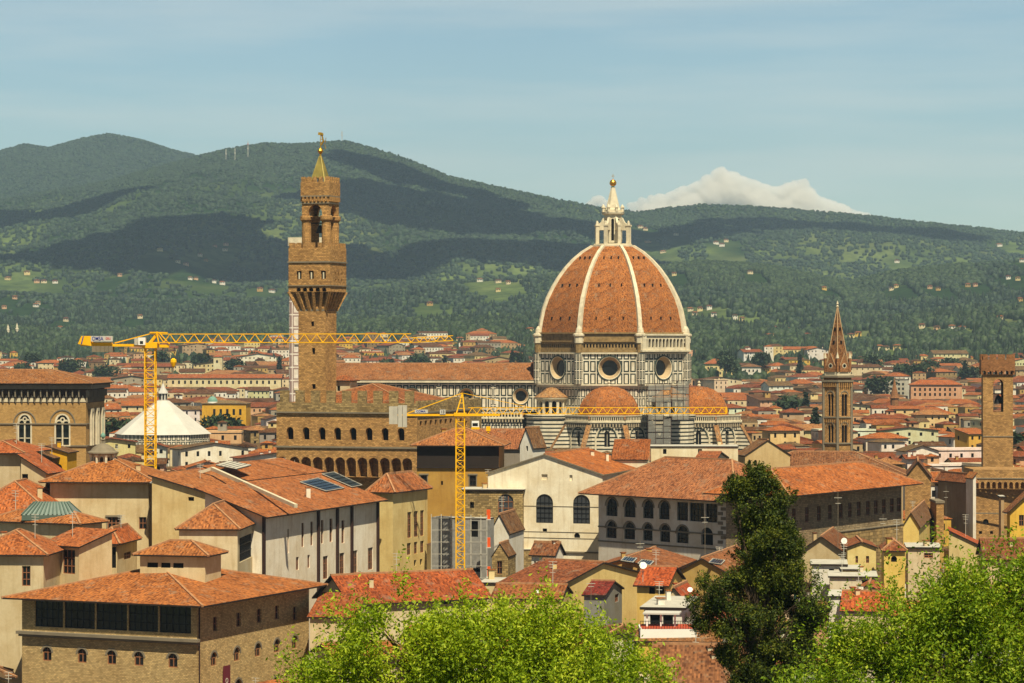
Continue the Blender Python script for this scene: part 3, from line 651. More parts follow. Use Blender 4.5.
for k in range(8):
    for i in range(len(PR)-1):
        (r0, z0), (r1, z1) = PR[i], PR[i+1]; a, b = A0+45*k, A0+45*k+45
        shell.poly([(*pol(a, r0), z0), (*pol(b, r0), z0), (*pol(b, r1), z1), (*pol(a, r1), z1)], 'roof_tiles')
    # small dark oculi let into each facet
    for t, zi in ((.12, 1.2), (.42, 4.15), (.75, 7.1)):
        i = int(zi); f = zi-i; r = PR[i][0]*(1-f)+PR[i+1][0]*f; z = PR[i][1]*(1-f)+PR[i+1][1]*f
        A, B = pol(A0+45*k, r), pol(A0+45*k+45, r); nrm = ((A+B)/2-DC).normalized()
        for s in (.27, .5, .73):
            q = A.lerp(B, s)+nrm*.02; shell.box((q.x, q.y, z-.2), .42, .5, 1.1, 'void', math.atan2((B-A).y, (B-A).x))
    for s in (.27, .5, .73):
        pass
shell.build('dome_shell', duomo, color=srgb('#B9683C'))
for k in range(8):
    rb = MB(); pr = PR; a = A0+45*k; vs_ = []
    for i, (r, z) in enumerate(pr):
        w = .92-.35*i/len(pr); dv = pol(a, 1)-DC; tv = Vector((-dv.y, dv.x)); c0 = pol(a, r-.5); c1 = pol(a, r+.6)
        vs_ += [(*(c0-tv*w), z-.25), (*(c1-tv*w*.8), z+.35), (*(c1+tv*w*.8), z+.35), (*(c0+tv*w), z-.25)]
    fs = [(i*4+j, i*4+(j+1) % 4, i*4+4+(j+1) % 4, i*4+4+j) for i in range(len(pr)-1) for j in range(4)]+[(3, 2, 1, 0)]
    rb.mesh(vs_, fs, 'marble'); q = pol(a, PR[0][0]+.4); rb.lathe((q.x, q.y, ZY(343, DY)), [(1.7, 0), (1.7, 2.2), (2.1, 2.5), (2.1, 3.1), (1.3, 3.5), (1.0, 5.0), (.4, 6)], 8, 'marble')
    rb.build('rib', duomo)
# lantern
Lz = ZY(247, DY); lant = MB()
lant.lathe((DC.x, DC.y, Lz-1), [(7.9, 0), (8.1, 1.0), (8.1, 1.6), (7.3, 1.7), (7.3, 2.1)], 8, 'marble', R_(A0-90)-los)
zb, zt = ZY(243, DY), ZY(214, DY)
for A, B in oct_pts_wall(3.3):
    L = (B-A).length; facade(lant, A, B, zb, zt, [(L*.3, L*.7, zb+.8, zt-1.8, 'av')], 'marble', .5)
lant.lathe((DC.x, DC.y, zt), [(3.4, -.4), (4.0, 0), (4.1, .7), (3.6, .8), (3.6, 1.4)], 16, 'marble')
for k in range(8):
    q = pol(A0+45*k, 3.7); lant.lathe((q.x, q.y, zt+.7), [(.55, 0), (.5, 1.3), (.75, 1.5), (.5, 2.1), (.1, 2.7)], 6, 'marble')
    # buttress with an opening: outer pier, flying volute
    e = pol(A0+45*k, 1)-DC; tv = Vector((-e.y, e.x)); a = math.atan2(e.y, e.x)
    q = DC+e*6.1; lant.box((q.x, q.y, zb-.4), 1.3, 1.0, 6.4, 'marble', a); lant.box((q.x, q.y, zb+6.0), 1.7, 1.4, .5, 'marble', a)
    lant.lathe((q.x, q.y, zb+6.5), [(.55, 0), (.4, .8), (.1, 1.5)], 6, 'marble')
    pts = [(6.0, zb+6.4), (5.8, zb+4.6), (3.2, zb+4.6), (3.2, zb+9.2), (3.8, zb+9.0), (4.6, zb+7.4)]
    V = [(*(DC+e*r+tv*.4), z) for r, z in pts]+[(*(DC+e*r-tv*.4), z) for r, z in pts]; nn = len(pts)
    lant.mesh(V, [(i, (i+1) % nn, nn+(i+1) % nn, nn+i) for i in range(nn)]+[tuple(range(nn))[::-1], tuple(range(nn, 2*nn))], 'marble')
lo = lant.build('lantern', duomo)
cn = MB(); zt2 = zt+1.4; cn.lathe((DC.x, DC.y, zt2), [(2.9, 0), (2.6, .8), (.9, 7.6), (.8, 8.0), (.9, 8.3)], 8, 'marble', R_(A0-90)-los)
cn.build('cone', lo)
ball = MB(); zc = ZY(183, DY); ball.lathe((DC.x, DC.y, zt2+8.2), [(.7, 0), (.35, .8), (.4, zc-zt2-9.4)], 8, 'copper')
ball.lathe((DC.x, DC.y, zc), [(1.25*math.sin(t), -1.25*math.cos(t)) for t in [i*math.pi/10+.02 for i in range(10)]]+[(.05, 1.25)], 14, 'gold')
ball.beam((DC.x, DC.y, zc+1.2), (DC.x, DC.y, zc+3.2), .16, 'gold'); ball.beam((DC.x-.6, DC.y, zc+2.5), (DC.x+.6, DC.y, zc+2.5), .16, 'gold')
ball.build('gilded_ball', lo, smooth=False)
# drum
def oculus(mbw, parent, A, B, zc_, r, depth, m, z0, z1, ri=None):
    """flat wall A-B from z0 to z1 pierced by a splayed round window"""
    A, B = Vector(A), Vector(B); L = (B-A).length; d = (B-A)/L; n = Vector((d.y, -d.x)); N = 24; s = L/2
    ri = ri or r*.67
    q = lambda a, z, o=0: (A.x+d.x*a+n.x*o, A.y+d.y*a+n.y*o, z)
    cs = [(s+r*math.cos(t), zc_+r*math.sin(t)) for t in [math.pi/4+i*2*math.pi/N for i in range(N)]]
    cor = [(s+r, zc_+r), (s-r, zc_+r), (s-r, zc_-r), (s+r, zc_-r)]
    for j in range(4):
        seg = [cs[(j*N//4+i) % N] for i in range(N//4+1)]
        mbw.poly([q(*cor[j])]+[q(*x) for x in seg]+[q(*cor[(j+1) % 4])], m)
    mbw.poly([q(0, z0), q(s-r, z0), q(s-r, z1), q(0, z1)], m); mbw.poly([q(s+r, z0), q(L, z0), q(L, z1), q(s+r, z1)], m)
    if zc_-r > z0: mbw.poly([q(s-r, z0), q(s+r, z0), q(s+r, zc_-r), q(s-r, zc_-r)], m)
    if zc_+r < z1: mbw.poly([q(s-r, zc_+r), q(s+r, zc_+r), q(s+r, z1), q(s-r, z1)], m)
    ob = MB()
    def ring(r0, o0, r1, o1, mm):
        for i in range(N):
            a, b = 2*math.pi*i/N, 2*math.pi*(i+1)/N
            ob.poly([q(s+r0*math.cos(a), zc_+r0*math.sin(a), o0), q(s+r0*math.cos(b), zc_+r0*math.sin(b), o0), q(s+r1*math.cos(b), zc_+r1*math.sin(b), o1), q(s+r1*math.cos(a), zc_+r1*math.sin(a), o1)], mm)
    ring(r*1.10, .01, r*1.10, .22, 'marble_dark'); ring(r*1.10, .22, r*.99, .22, 'marble_dark'); ring(r*.99, .22, r*.93, .1, 'marble'); ring(r*.93, .1, ri, -depth, 'marble_ring')
    w = ob.build('round_window', parent)
    g = MB(); g.poly([q(s+ri*math.cos(a), zc_+ri*math.sin(a), -depth+.02) for a in [2*math.pi*i/N for i in range(N)]], 'dark_glass')
    g.lathe((0, 0, 0), [(.01, 0), (.01, .01)], 3, 'trim_stone') if False else None
    g.build('tracery', w)
RD = 28.6; zD0, zD1, zD2 = ZY(384.5, 981), ZY(352.5, 981), ZY(334, 981)
drum = MB(); raw = MB(); gal = MB()
for k, (A, B) in enumerate(oct_pts_wall(RD)):
    oculus(drum, duomo, A, B, ZY(368, 981), 4.1, 1.9, 'marble_panels', zD0, zD1)
    A2, B2 = oct_pts_wall(RD-.35)[k]; L = (B2-A2).length
    nh = 17; facade(raw, A2, B2, zD1+.003, zD2+.6, [(L*(.06+.88*(i+.25)/nh), L*(.06+.88*(i+.75)/nh), zD1+1.7, zD1+3.0, 'rv') for i in range(nh)], 'raw_masonry', .5)
    d = (B-A).normalized(); n = Vector((d.y, -d.x))
    for zz, o, h in ((zD1-.55, .55, .55), (zD0-.4, .9, .55), (zD0-1.1, .5, .7)): drum.slab(A, d, n, -.2, (B-A).length+.2, .004, o, zz, zz+h, 'marble')
    for zz, o, h in ((zD1+3.7, .5, .3), (zD2+.1, .6, .5)): raw.slab(A2, d, n, -.1, (B-A).length+.1, .004, o, zz, zz+h, 'raw_masonry')
    # corner pilasters
    q = pol(A0+45*k, RD+.15); drum.lathe((q.x, q.y, zD0+.15), [(1.5, 0), (1.5, zD1-zD0-.75)], 8, 'marble_small', R_(A0-90+22.5)-los)
    q = pol(A0+45*k, RD-.2); raw.lathe((q.x, q.y, zD1), [(1.35, 0), (1.35, zD2-zD1+.4)], 8, 'raw_masonry', R_(A0-90+22.5)-los)
drum.build('drum', duomo); raw.build('unfinished_gallery_band', duomo)
# the one finished gallery, on the right-hand face
A, B = oct_pts_wall(RD+1.3)[1]; L = (B-A).length; n_ = 12
fa = facade(gal, A, B, ZY(350, 975), ZY(335.5, 975), [(L*(.05+.9*(i+.15)/n_), L*(.05+.9*(i+.85)/n_), ZY(347.3, 975), ZY(338.7, 975), 'av') for i in range(n_)], 'marble', .8)
d, n = fa[1], fa[2]; gal.slab(A, d, n, -.4, L+.4, -2.4, .5, ZY(335.5, 975)+.003, ZY(333.8, 975), 'marble'); gal.slab(A, d, n, -.4, L+.4, -2.4, .6, ZY(351.8, 975), ZY(350, 975)-.003, 'marble')
gal.slab(A, d, n, .004, 1.9, .004, .35, ZY(350, 975), ZY(335.5, 975), 'marble'); gal.slab(A, d, n, L-1.9, L-.004, .004, .35, ZY(350, 975), ZY(335.5, 975), 'marble')
for s_ in (0, L): 
    qa = A+d*s_; gal.slab(A, d, n, s_-.3, s_+.3, -2.3, -.004, ZY(350, 975), ZY(335.5, 975), 'marble')
gal.build('finished_gallery', duomo)
# body under the drum
body = MB()
for A, B in oct_pts_wall(RD-.3): facade(body, A, B, 0, zD0-.41, [], 'marble_small', .3)
zb1 = ZY(383, 975)
body.build('crossing_walls', duomo)
# tribunes
def tribune(ang, dist, R, rd):
    c = pol(ang, dist); Yc = c.y-R; t = MB(); zt_, zg = ZY(423, Yc), ZY(416.5, Yc); pts = octo(R, c, ang-22.5-90+90)
    for j, (A, B) in enumerate([(pts[k], pts[(k+1) % 8]) for k in range(8)]):
        L = (B-A).length
        fa = facade(t, A, B, 0, zt_, [(L*.42, L*.58, ZY(447, Yc), ZY(431, Yc), 'p')], 'marble_stripes', .8)
        if ((A+B)/2-DC).length > dist-2:
            for w in fa[3]: window(tr_parent, fa[0], fa[1], fa[2], w, .8, frame_m='marble')
        d, n = fa[1], fa[2]
        # blind arch round the window
        zs = ZY(437, Yc); rr = L*.33
        for i in range(10):
            a, b = math.pi*i/10, math.pi*(i+1)/10
            for r0, mm, o in ((rr, 'marble', .22), (rr*.86, 'marble_dark', .14)):
                f = lambda r, t_, o_: (A.x+d.x*(L/2-r*math.cos(t_))+n.x*o_, A.y+d.y*(L/2-r*math.cos(t_))+n.y*o_, zs+r*math.sin(t_))
                t.mesh([f(r0, a, 0), f(r0, b, 0), f(r0, b, o), f(r0, a, o), f(r0*.87, a, o), f(r0*.87, b, o), f(r0*.87, a, 0), f(r0*.87, b, 0)], [(0, 1, 2, 3), (3, 2, 5, 4), (4, 5, 7, 6)], mm)
        t.slab(A, d, n, L*.17-.3, L*.17+.3, .004, .2, zs-9, zs, 'marble'); t.slab(A, d, n, L*.83-.3, L*.83+.3, .004, .2, zs-9, zs, 'marble')
        # bracketed cornice and parapet
        nb = 11
        for i in range(nb): s_ = L*(i+.5)/nb; t.slab(A, d, n, s_-.25, s_+.25, .004, .9, zt_-1.5, zt_-.1, 'marble_old')
        t.slab(A, d, n, -.3, L+.3, -.5, 1.1, zt_, zt_+.55, 'marble')
        facade(t, A+n*.7, B+n*.7, zt_+.553, zg, [(L*(i+.2)/16, L*(i+.8)/16, zt_+.8, zg-.35, 'rv') for i in range(16)], 'marble', .2)
        t.slab(A, d, n, -.3, L+.3, .3, .9, zg+.003, zg+.3, 'marble')
    t.prism(octo(R+.4, c, ang-22.5), zt_+.3, zt_+.5, 'marble_old')
    tp = t.build('tribune', duomo)
    # buttresses with tiled slopes
    for k in range(8):
        a = ang-22.5+45*k; e = pol(a, 1)-DC
        if (c+e*R-DC).length < dist: continue
        bb = MB(); tv = Vector((-e.y, e.x)); w = .75; z1, z2 = zt_-1.2, ZY(452, Yc)
        pr_ = [(R-.5, z1), (R+.9, z1), (R+7.2, z2-1.5), (R+7.2, 0), (R-.5, 0)]
        V = [(*(c+e*r+tv*w), z) for r, z in pr_]+[(*(c+e*r-tv*w), z) for r, z in pr_]
        bb.mesh(V, [(0, 1, 6, 5), (2, 3, 8, 7)]+[(0, 4, 3, 2, 1), (5, 6, 7, 8, 9)], 'marble_stripes')
        bt = bb.build('buttress', duomo)
        tb = MB(); w = .95; p0, p1 = (R+.8, z1+.12), (R+7.4, z2-1.45)
        V = [(*(c+e*r+tv*s_*w), z+h) for r, z in (p0, p1) for s_ in (1, -1) for h in (0, .3)]
        tb.mesh(V, [(0, 1, 5, 4), (1, 3, 7, 5), (3, 2, 6, 7), (2, 0, 4, 6), (0, 2, 3, 1), (4, 5, 7, 6)], 'roof_tiles'); tb.build('tiled_slope', bt, color=ROOF_P)
    dm = MB(); z0 = zg-1.2; H = ZY(386.5, c.y-2)-z0; prf = [(rd*math.cos(x)**.85, z0+H*math.sin(x)) for x in [i*math.pi/2/7 for i in range(7)]]+[(.3, z0+H)]
    for k in range(8):
        a, b = ang-22.5+45*k, ang+22.5+45*k
        for i in range(len(prf)-1):
            (r0, y0), (r1, y1) = prf[i], prf[i+1]; dm.poly([(*pol(a, r0, c), y0), (*pol(b, r0, c), y0), (*pol(b, r1, c), y1), (*pol(a, r1, c), y1)], 'roof_tiles')
    dd = dm.build('half_dome', duomo, color=srgb('#B8653A'))
    fb = MB(); fb.lathe((c.x, c.y, z0+H-.1), [(.5, 0), (.7, .5), (.35, .9), (.6, 1.5), (.05, 2.2)], 8, 'marble'); fb.build('finial', dd)
tr_parent = duomo
tribune(-2.6, 31, 15.5, 11.6); tribune(87.4, 31, 15.5, 11.6)
def exedra(ang, d0, r):
    c = pol(ang, d0); e = MB(); z0, z1 = ZY(415, c.y-4), ZY(399, c.y-4); n = 12
    e.lathe((c.x, c.y, 0), [(r+3.5, 0), (r+3.5, z0-1.2), (r+4.0, z0-1.0), (r+4.0, z0)], 16, 'marble_stripes')
    for k in range(n):
        A, B = pol(ang+360/n*k-15, r, c), pol(ang+360/n*(k+1)-15, r, c); L = (B-A).length
        facade(e, A, B, z0+.003, z1, [(L*.2, L*.8, z0+.4, z1-.7, 'av')], 'marble', 1.0)
    e.lathe((c.x, c.y, z1), [(r, -.3), (r+.7, 0), (r+.8, .5), (r+.2, .55)], 24, 'marble')
    eo = e.build('exedra', duomo)
    k = MB(); zt_ = ZY(387.5, c.y); k.lathe((c.x, c.y, z1+.56), [(r+.9, 0), (r*.7, (zt_-z1)*.42), (r*.3, (zt_-z1)*.82), (.2, zt_-z1-.5)], 24, 'roof_tiles'); k.build('cone_roof', eo, color=ROOF_P)
exedra(-47.6, 29.5, 5.3); exedra(42.4, 29.5, 5.3)
# nave
nx = -math.cos(R_(4.7)); ny = math.sin(R_(4.7)); dN = Vector((nx, ny)); nS = Vector((-math.sin(R_(4.7)), -math.cos(R_(4.7))))
nv = MB(); E = DC+dN*24+nS*10.4; Wp = E+dN*78; zc0, zc1 = ZY(412, 993), ZY(381, 993)
# clerestory as four bays each with a round window
for i, pxc in enumerate((505, 448, 390.5, 333)):
    A_ = E+dN*(19.6*(i+1)-1.2); B_ = E+dN*(19.6*i-1.2)
    oculus(nv, duomo, A_, B_, ZY(396.5, 993), 2.9, 1.0, 'marble_panels', zc0, zc1-1.0, 1.9)
    d = (B_-A_).normalized(); nv.slab(A_, d, nS, -.9, .9, .004, .5, zc0, zc1-1, 'marble_small')
d = -dN; Lc = 78.4
A_ = E+dN*77.2
nv.slab(A_, d, nS, 0, Lc, -.3, .8, zc1-1.0, zc1-.7, 'marble_dark'); nv.slab(A_, d, nS, 0, Lc, -.3, 1.3, zc1-.697, zc1+.3, 'marble')
# aisle wall
za = ZY(418.5, 985); A2_ = E+dN*77.2+nS*9.0
facade(nv, A2_, A2_+d*70, 0, za-1.4, [], 'marble_small')
for i in range(64): nv.slab(A2_, d, nS, i*1.1, i*1.1+.5, .004, .9, za-1.4, za-.3, 'marble_old')
nv.slab(A2_, d, nS, -.2, 70.5, -.4, 1.0, za-.297, za+.2, 'marble')
facade(nv, A2_+nS*.6, A2_+d*70+nS*.6, za+.203, za+2.1, [(i*1.1+.2, i*1.1+.85, za+.45, za+1.8, 'rv') for i in range(63)], 'marble', .2)
Bk = A_-nS*20.8
nv.poly([(*A_, 0), (*Bk, 0), (*Bk, zc1), (*A_, zc1)], 'marble_small'); nv.poly([(*Bk, 0), (*(Bk+d*78), 0), (*(Bk+d*78), zc1), (*Bk, zc1)], 'marble_small')
nv.build('nave_walls', duomo)
nr = MB(); zr = ZY(363.5, 1003)
G = lambda s, o, z: (*(A_+d*s+nS*o), z)
nr.poly([G(-.8, 1.5, zc1+.31), G(Lc, 1.5, zc1+.31), G(Lc, -10.4, zr), G(-.8, -10.4, zr)], 'roof_tiles'); nr.poly([G(-.8, -22.3, zc1+.31), G(-.8, -10.4, zr), G(Lc, -10.4, zr), G(Lc, -22.3, zc1+.31)], 'roof_tiles')
nr.poly([G(-.8, 1.5, zc1+.303), G(-.8, -22.3, zc1+.303), G(-.8, -10.4, zr)], 'marble'); nr.beam(G(-.8, -10.4, zr), G(Lc, -10.4, zr), .5, 'ridge_tile')
nr.poly([G(0, .2, zc0-.3), G(0, 9.0, za+.25), G(70, 9.0, za+.25), G(70, .2, zc0-.3)], 'roof_tiles')
nr.build('nave_roof', duomo, color=srgb('#A4603F'))
ZONES.append((520, 745, 449, 940)); ZONES.append((300, 531, 425, 960))
# scaffolding wrapped in grey netting
def scaffold(name, label, x0, x1, y0, y1, Y, depth, net=True):
    a, b = P(x0, y1, Y), P(x1, y0, Y); root = thing(name, label, 'scaffolding', ((a.x+b.x)/2, Y+depth/2, max(0, a.z)))
    m = MB(); nxn = max(3, int((b.x-a.x)/2.2)); nzn = max(4, int((b.z-a.z)/2.0))
    for yy in (Y, Y+depth):
        for i in range(nxn+1): x = a.x+(b.x-a.x)*i/nxn; m.beam((x, yy, a.z), (x, yy, b.z), .16, 'rust_metal')
        for j in range(nzn+1): z = a.z+(b.z-a.z)*j/nzn; m.beam((a.x, yy, z), (b.x, yy, z), .14, 'rust_metal')
    m.build('scaffold_tubes', root)
    k = MB()
    for j in range(nzn): z = a.z+(b.z-a.z)*j/nzn; k.prism([(a.x, Y+.1), (b.x, Y+.1), (b.x, Y+depth-.1), (a.x, Y+depth-.1)], z+.15, z+.25, 'grey_net')
    k.build('platforms', root)
    if net:
        q = MB()
        for i in range(nxn):
            for j in range(nzn):
                if random.random() < .86:
                    xa, xb = a.x+(b.x-a.x)*i/nxn+.1, a.x+(b.x-a.x)*(i+1)/nxn-.1; z = a.z+(b.z-a.z)*j/nzn+.1; z2 = z+(b.z-a.z)/nzn*random.uniform(.8, .97)
                    q.poly([(xa, Y-.12, z), (xb, Y-.12, z), (xb, Y-.12-random.uniform(0, .15), z2), (xa, Y-.12, z2)], 'sheer_net')
        q.build('netting', root)
    return root
scaffold('scaffolding', 'tall grey scaffolding tower rising beside the cathedral drum', 648, 671, 384, 450, 956, 9)
scaffold('scaffolding', 'pale netted scaffolding bay right of the tall grey scaffolding tower', 672, 689, 381, 420, 962, 7, True)

# campanile: pink and white marble bell tower, mostly behind the palace tower
cp = rect_corners(XY(327.5, 975), Vector((-math.cos(R_(4.7)), math.sin(R_(4.7)))), Vector((math.sin(R_(4.7)), math.cos(R_(4.7)))), 12.6, 12.6)
camp = thing('bell_tower', 'pink and white marble bell tower peeping out behind the tall brown clock tower', 'bell tower', (*((cp[0]+cp[2])/2), 0))
cm = MB(); ztop = ZY(246, 975)
fc = []
for A, B in ((cp[3], cp[0]), (cp[0], cp[1]), (cp[1], cp[2]), (cp[2], cp[3])):
    L = (B-A).length; fc.append(facade(cm, A, B, 0, ztop, [(L*.3, L*.7, ztop-20, ztop-5, 'pv'), (L*.2, L*.38, 42, 50, 'pv'), (L*.62, L*.8, 42, 50, 'pv')], 'marble_pink', .8))
    d = (B-A).normalized(); n = Vector((d.y, -d.x))
    for z in (24, 38, 54, 72): cm.slab(A, d, n, -.3, L+.3, .004, .5, z, z+.7, 'marble')
    cm.slab(A, d, n, -1.2, L+1.2, -.5, 1.2, ztop+.003, ztop+1.2, 'marble'); 
    cm.slab(A, d, n, -1.2, L+1.2, .9, 1.2, ztop+1.2, ztop+3.0, 'marble')
for q in cp: 
    cm.lathe((q.x, q.y, 0), [(1.0, 0), (1.0, ztop-.004)], 8, 'marble_pink', R_(22.5))
cm.build('wall', camp)
cr_ = MB(); cr_.poly([(*cp[3], ztop+1.3), (*cp[0], ztop+1.3), (*((cp[0]+cp[2])/2), ztop+3.5)], 'roof_tiles'); cr_.poly([(*cp[0], ztop+1.3), (*cp[1], ztop+1.3), (*((cp[0]+cp[2])/2), ztop+3.5)], 'roof_tiles'); cr_.build('roof', camp, color=ROOF_O)
FOOT += [(DC.x, DC.y, 50), (DC.x-60, DC.y+5, 30), (DC.x-95, DC.y+5, 26)]

# baptistery under its white pyramidal cover
bc = XY(163, 1015); bp = thing('baptistery', 'octagonal building under a white sheeted pyramid roof with a small white lantern', 'baptistery', (bc.x, bc.y, 0))
w = MB()
p8 = [bc+Vector((math.cos(R_(22.5+18+45*k)), math.sin(R_(22.5+18+45*k))))*17.2 for k in range(8)]
w.prism(p8, 0, ZY(435.5, 1000), 'marble_small'); w.build('wall', bp)
w = MB(); zz = ZY(400.5, 1015); z0 = ZY(435, 1000)
for k in range(8): 
    a, b = p8[k]-bc, p8[(k+1) % 8]-bc; w.poly([(*(bc+a*1.04), z0), (*(bc+b*1.04), z0), (*(bc+b*.13), zz), (*(bc+a*.13), zz)], 'white_canvas')
w.build('pyramid_roof', bp)
w = MB(); w.lathe((bc.x, bc.y, zz-.3), [(2.0, 0), (2.0, .4), (1.5, .45), (1.5, 2.7), (1.9, 2.8), (1.9, 3.1), (1.0, 4.6), (.1, 6.6)], 8, 'white_canvas')
for k in range(8):
    a = R_(45*k+12); w.box((bc.x+1.5*math.cos(a), bc.y+1.5*math.sin(a), zz+.4), .12, .55, 2.0, 'void', a)
w.build('lantern', bp); FOOT.append((bc.x, bc.y, 20)); ZONES.append((108, 128, 437, 985)); ZONES.append((124, 204, 424, 985)); ZONES.append((200, 218, 437, 985))

# ------------------------------------------------------------------ old palace with its tall tower
def merlons(mb, A, B, z, m, w=1.3, gap=1.1, h=1.8, th=.5, swallow=True):
    A, B = Vector(A), Vector(B); L = (B-A).length; d = (B-A)/L; n = Vector((d.y, -d.x)); k = max(1, round(L/(w+gap))); st = L/k; w = st*.55
    for i in range(k):
        s = i*st+(st-w)/2
        if swallow:
            mb.slab(A, d, n, s, s+w, -th, 0, z, z+h*.68, m); mb.slab(A, d, n, s, s+w*.34, -th, 0, z+h*.682, z+h, m); mb.slab(A, d, n, s+w*.66, s+w, -th, 0, z+h*.682, z+h, m)
        else: mb.slab(A, d, n, s, s+w, -th, 0, z, z+h, m)
def wins_px(A, B, ws):
    A = Vector(A); d = Vector(B)-A; L = d.length; d /= L; out = []
    for w_ in ws:
        s0, s1 = sorted((hit(A, d, w_[0]), hit(A, d, w_[1]))); Ym = A.y+d.y*(s0+s1)/2; out.append((s0, s1, ZY(w_[3], Ym), ZY(w_[2], Ym), w_[4]))
    z0, z1 = out[0][2], out[0][3]
    return [(a, b, z0, z1, k) if abs(c-z0) < .8 and abs(e-z1) < .8 else (a, b, c, e, k) for a, b, c, e, k in out]
PVY = 585.0; th = R_(17); pdL = Vector((-math.cos(th), math.sin(th))); pdR = Vector((math.sin(th), math.cos(th)))
C = XY(417, PVY); lL = hit(C, pdL, 276.5); lR = hit(C, pdR, 470)
pal = rect_corners(C, pdL, pdR, lL, lR); ctr = (pal[0]+pal[2])/2
pv_ = thing('fortress_palace', 'brown stone crenellated town palace with corbelled gallery and very tall tower', 'palace', (ctr.x, ctr.y, 0))
w = MB(); Z = lambda py: ZY(py, PVY)
inner = [pal[0]+pdL*3.0+pdR*3.0, pal[1]+pdL*3-pdR*3, pal[2]-pdL*3-pdR*3, pal[3]-pdL*3.0+pdR*3.0]
w.prism(inner, 0, Z(455), 'sandstone')
ws1 = [(p-3.4, p+3.4, 427, 439.5, 'av') for p in (290, 306, 322, 337.5, 353, 369, 385, 401)]
f1 = facade(w, pal[3], pal[0], Z(449), Z(413), wins_px(pal[3], pal[0], ws1), 'sandstone', 1.2); facade(w, pal[3], pal[0], Z(478), Z(449)-.003, wins_px(pal[3], pal[0], [(p-5, p+5, 456.5, 478.2, 'a') for p in (282, 294.5, 306, 317.5, 329, 340, 351, 362.3, 373.5, 384.7, 396, 407)]), 'sandstone', 2.9)
f2 = facade(w, pal[0], pal[1], Z(478), Z(413), wins_px(pal[0], pal[1], [(p-1.2, p+1.2, 421, 426, 'rv') for p in range(421, 468, 5)])+wins_px(pal[0], pal[1], [(p-2, p+2, 456.5, 478.2, 'a') for p in range(422, 468, 6)]), 'sandstone', 1.45)
for A, B in ((pal[1], pal[2]), (pal[2], pal[3])): facade(w, A, B, Z(455), Z(413), [], 'sandstone')
w.prism([pal[0]+pdL*.1+pdR*.1, pal[1]+pdL*.1-pdR*.1, pal[2]-pdL*.1-pdR*.1, pal[3]-pdL*.1+pdR*.1], Z(447), Z(446), 'void')
for (A, B) in ((pal[3], pal[0]), (pal[0], pal[1])):
    d = (B-A).normalized(); n = Vector((d.y, -d.x)); L = (B-A).length
    w.slab(A, d, n, -.2, L+.2, .004, .3, Z(449), Z(447.2), 'trim_stone'); w.slab(A, d, n, -.2, L+.2, .004, .45, Z(414), Z(412.6), 'trim_stone')
w.build('wall', pv_)
pb = MB()
for (A, B) in ((pal[3], pal[0]), (pal[0], pal[1]), (pal[1], pal[2]), (pal[2], pal[3])):
    facade(pb, A, B, Z(413)+.004, Z(403.5), [], 'rough_stone'); d = (B-A).normalized(); n = Vector((d.y, -d.x)); pb.slab(A, d, n, .1, (B-A).length-.1, -.6, -.5, Z(413), Z(403.5), 'rough_stone')
merlons(pb, pal[3], pal[0], Z(403.5), 'rough_stone', 1.9, 1.5, 2.6, .6, False); merlons(pb, pal[0], pal[1], Z(403.5), 'rough_stone', 1.9, 1.5, .5, .6, False)
pb.build('battlement', pv_)
pr_ = MB(); q = [x.lerp(ctr, .10) for x in pal]; roof(pv_, q[0], pdL, pdR, (q[3]-q[0]).length, (q[1]-q[0]).length, Z(407), 'hip', 4.2, .3, srgb('#A85A36'), caps=True)
# raised block behind the battlement, brown, on the right
q0 = XY(470, 640); t = R_(12); a_, b_ = Vector((-math.cos(t), math.sin(t))), Vector((math.sin(t), math.cos(t)))
rb_ = MB(); cc = rect_corners(q0, a_, b_, 15, 12); rb_.prism(cc, 20, ZY(399.5, 640), 'rough_stone'); merlons(rb_, cc[3], cc[0], ZY(399.5, 640), 'rough_stone', 1.2, .8, .6, .5, False); rb_.build('rear_block', pv_)
ZONES.append((272, 474, 480, PVY-12)); FOOT.append((ctr.x, ctr.y, 22)); FOOT.append((ctr.x-14, ctr.y+6, 14)); FOOT.append((ctr.x+12, ctr.y-2, 14))
g0 = XY(350, 603); gq = rect_corners(g0, Vector((-math.cos(R_(19)), math.sin(R_(19)))), Vector((math.sin(R_(19)), math.cos(R_(19)))), 4.6, 4.0); gh = MB()
facade(gh, gq[3], gq[0], ZY(405, 603), ZY(381.5, 603), [(1.6, 2.3, ZY(391, 603), ZY(386, 603), 'rv')], 'plaster', .2); facade(gh, gq[0], gq[1], ZY(405, 603), ZY(381.5, 603), [], 'plaster'); go_ = gh.build('guard_room', pv_, color=srgb('#D8C8A4'))
roof(go_, gq[0], Vector((-math.cos(R_(19)), math.sin(R_(19)))), Vector((math.sin(R_(19)), math.cos(R_(19)))), 4.6, 4.0, ZY(381.5, 603), 'hip', .9, .5, srgb('#B05A36'), caps=False)
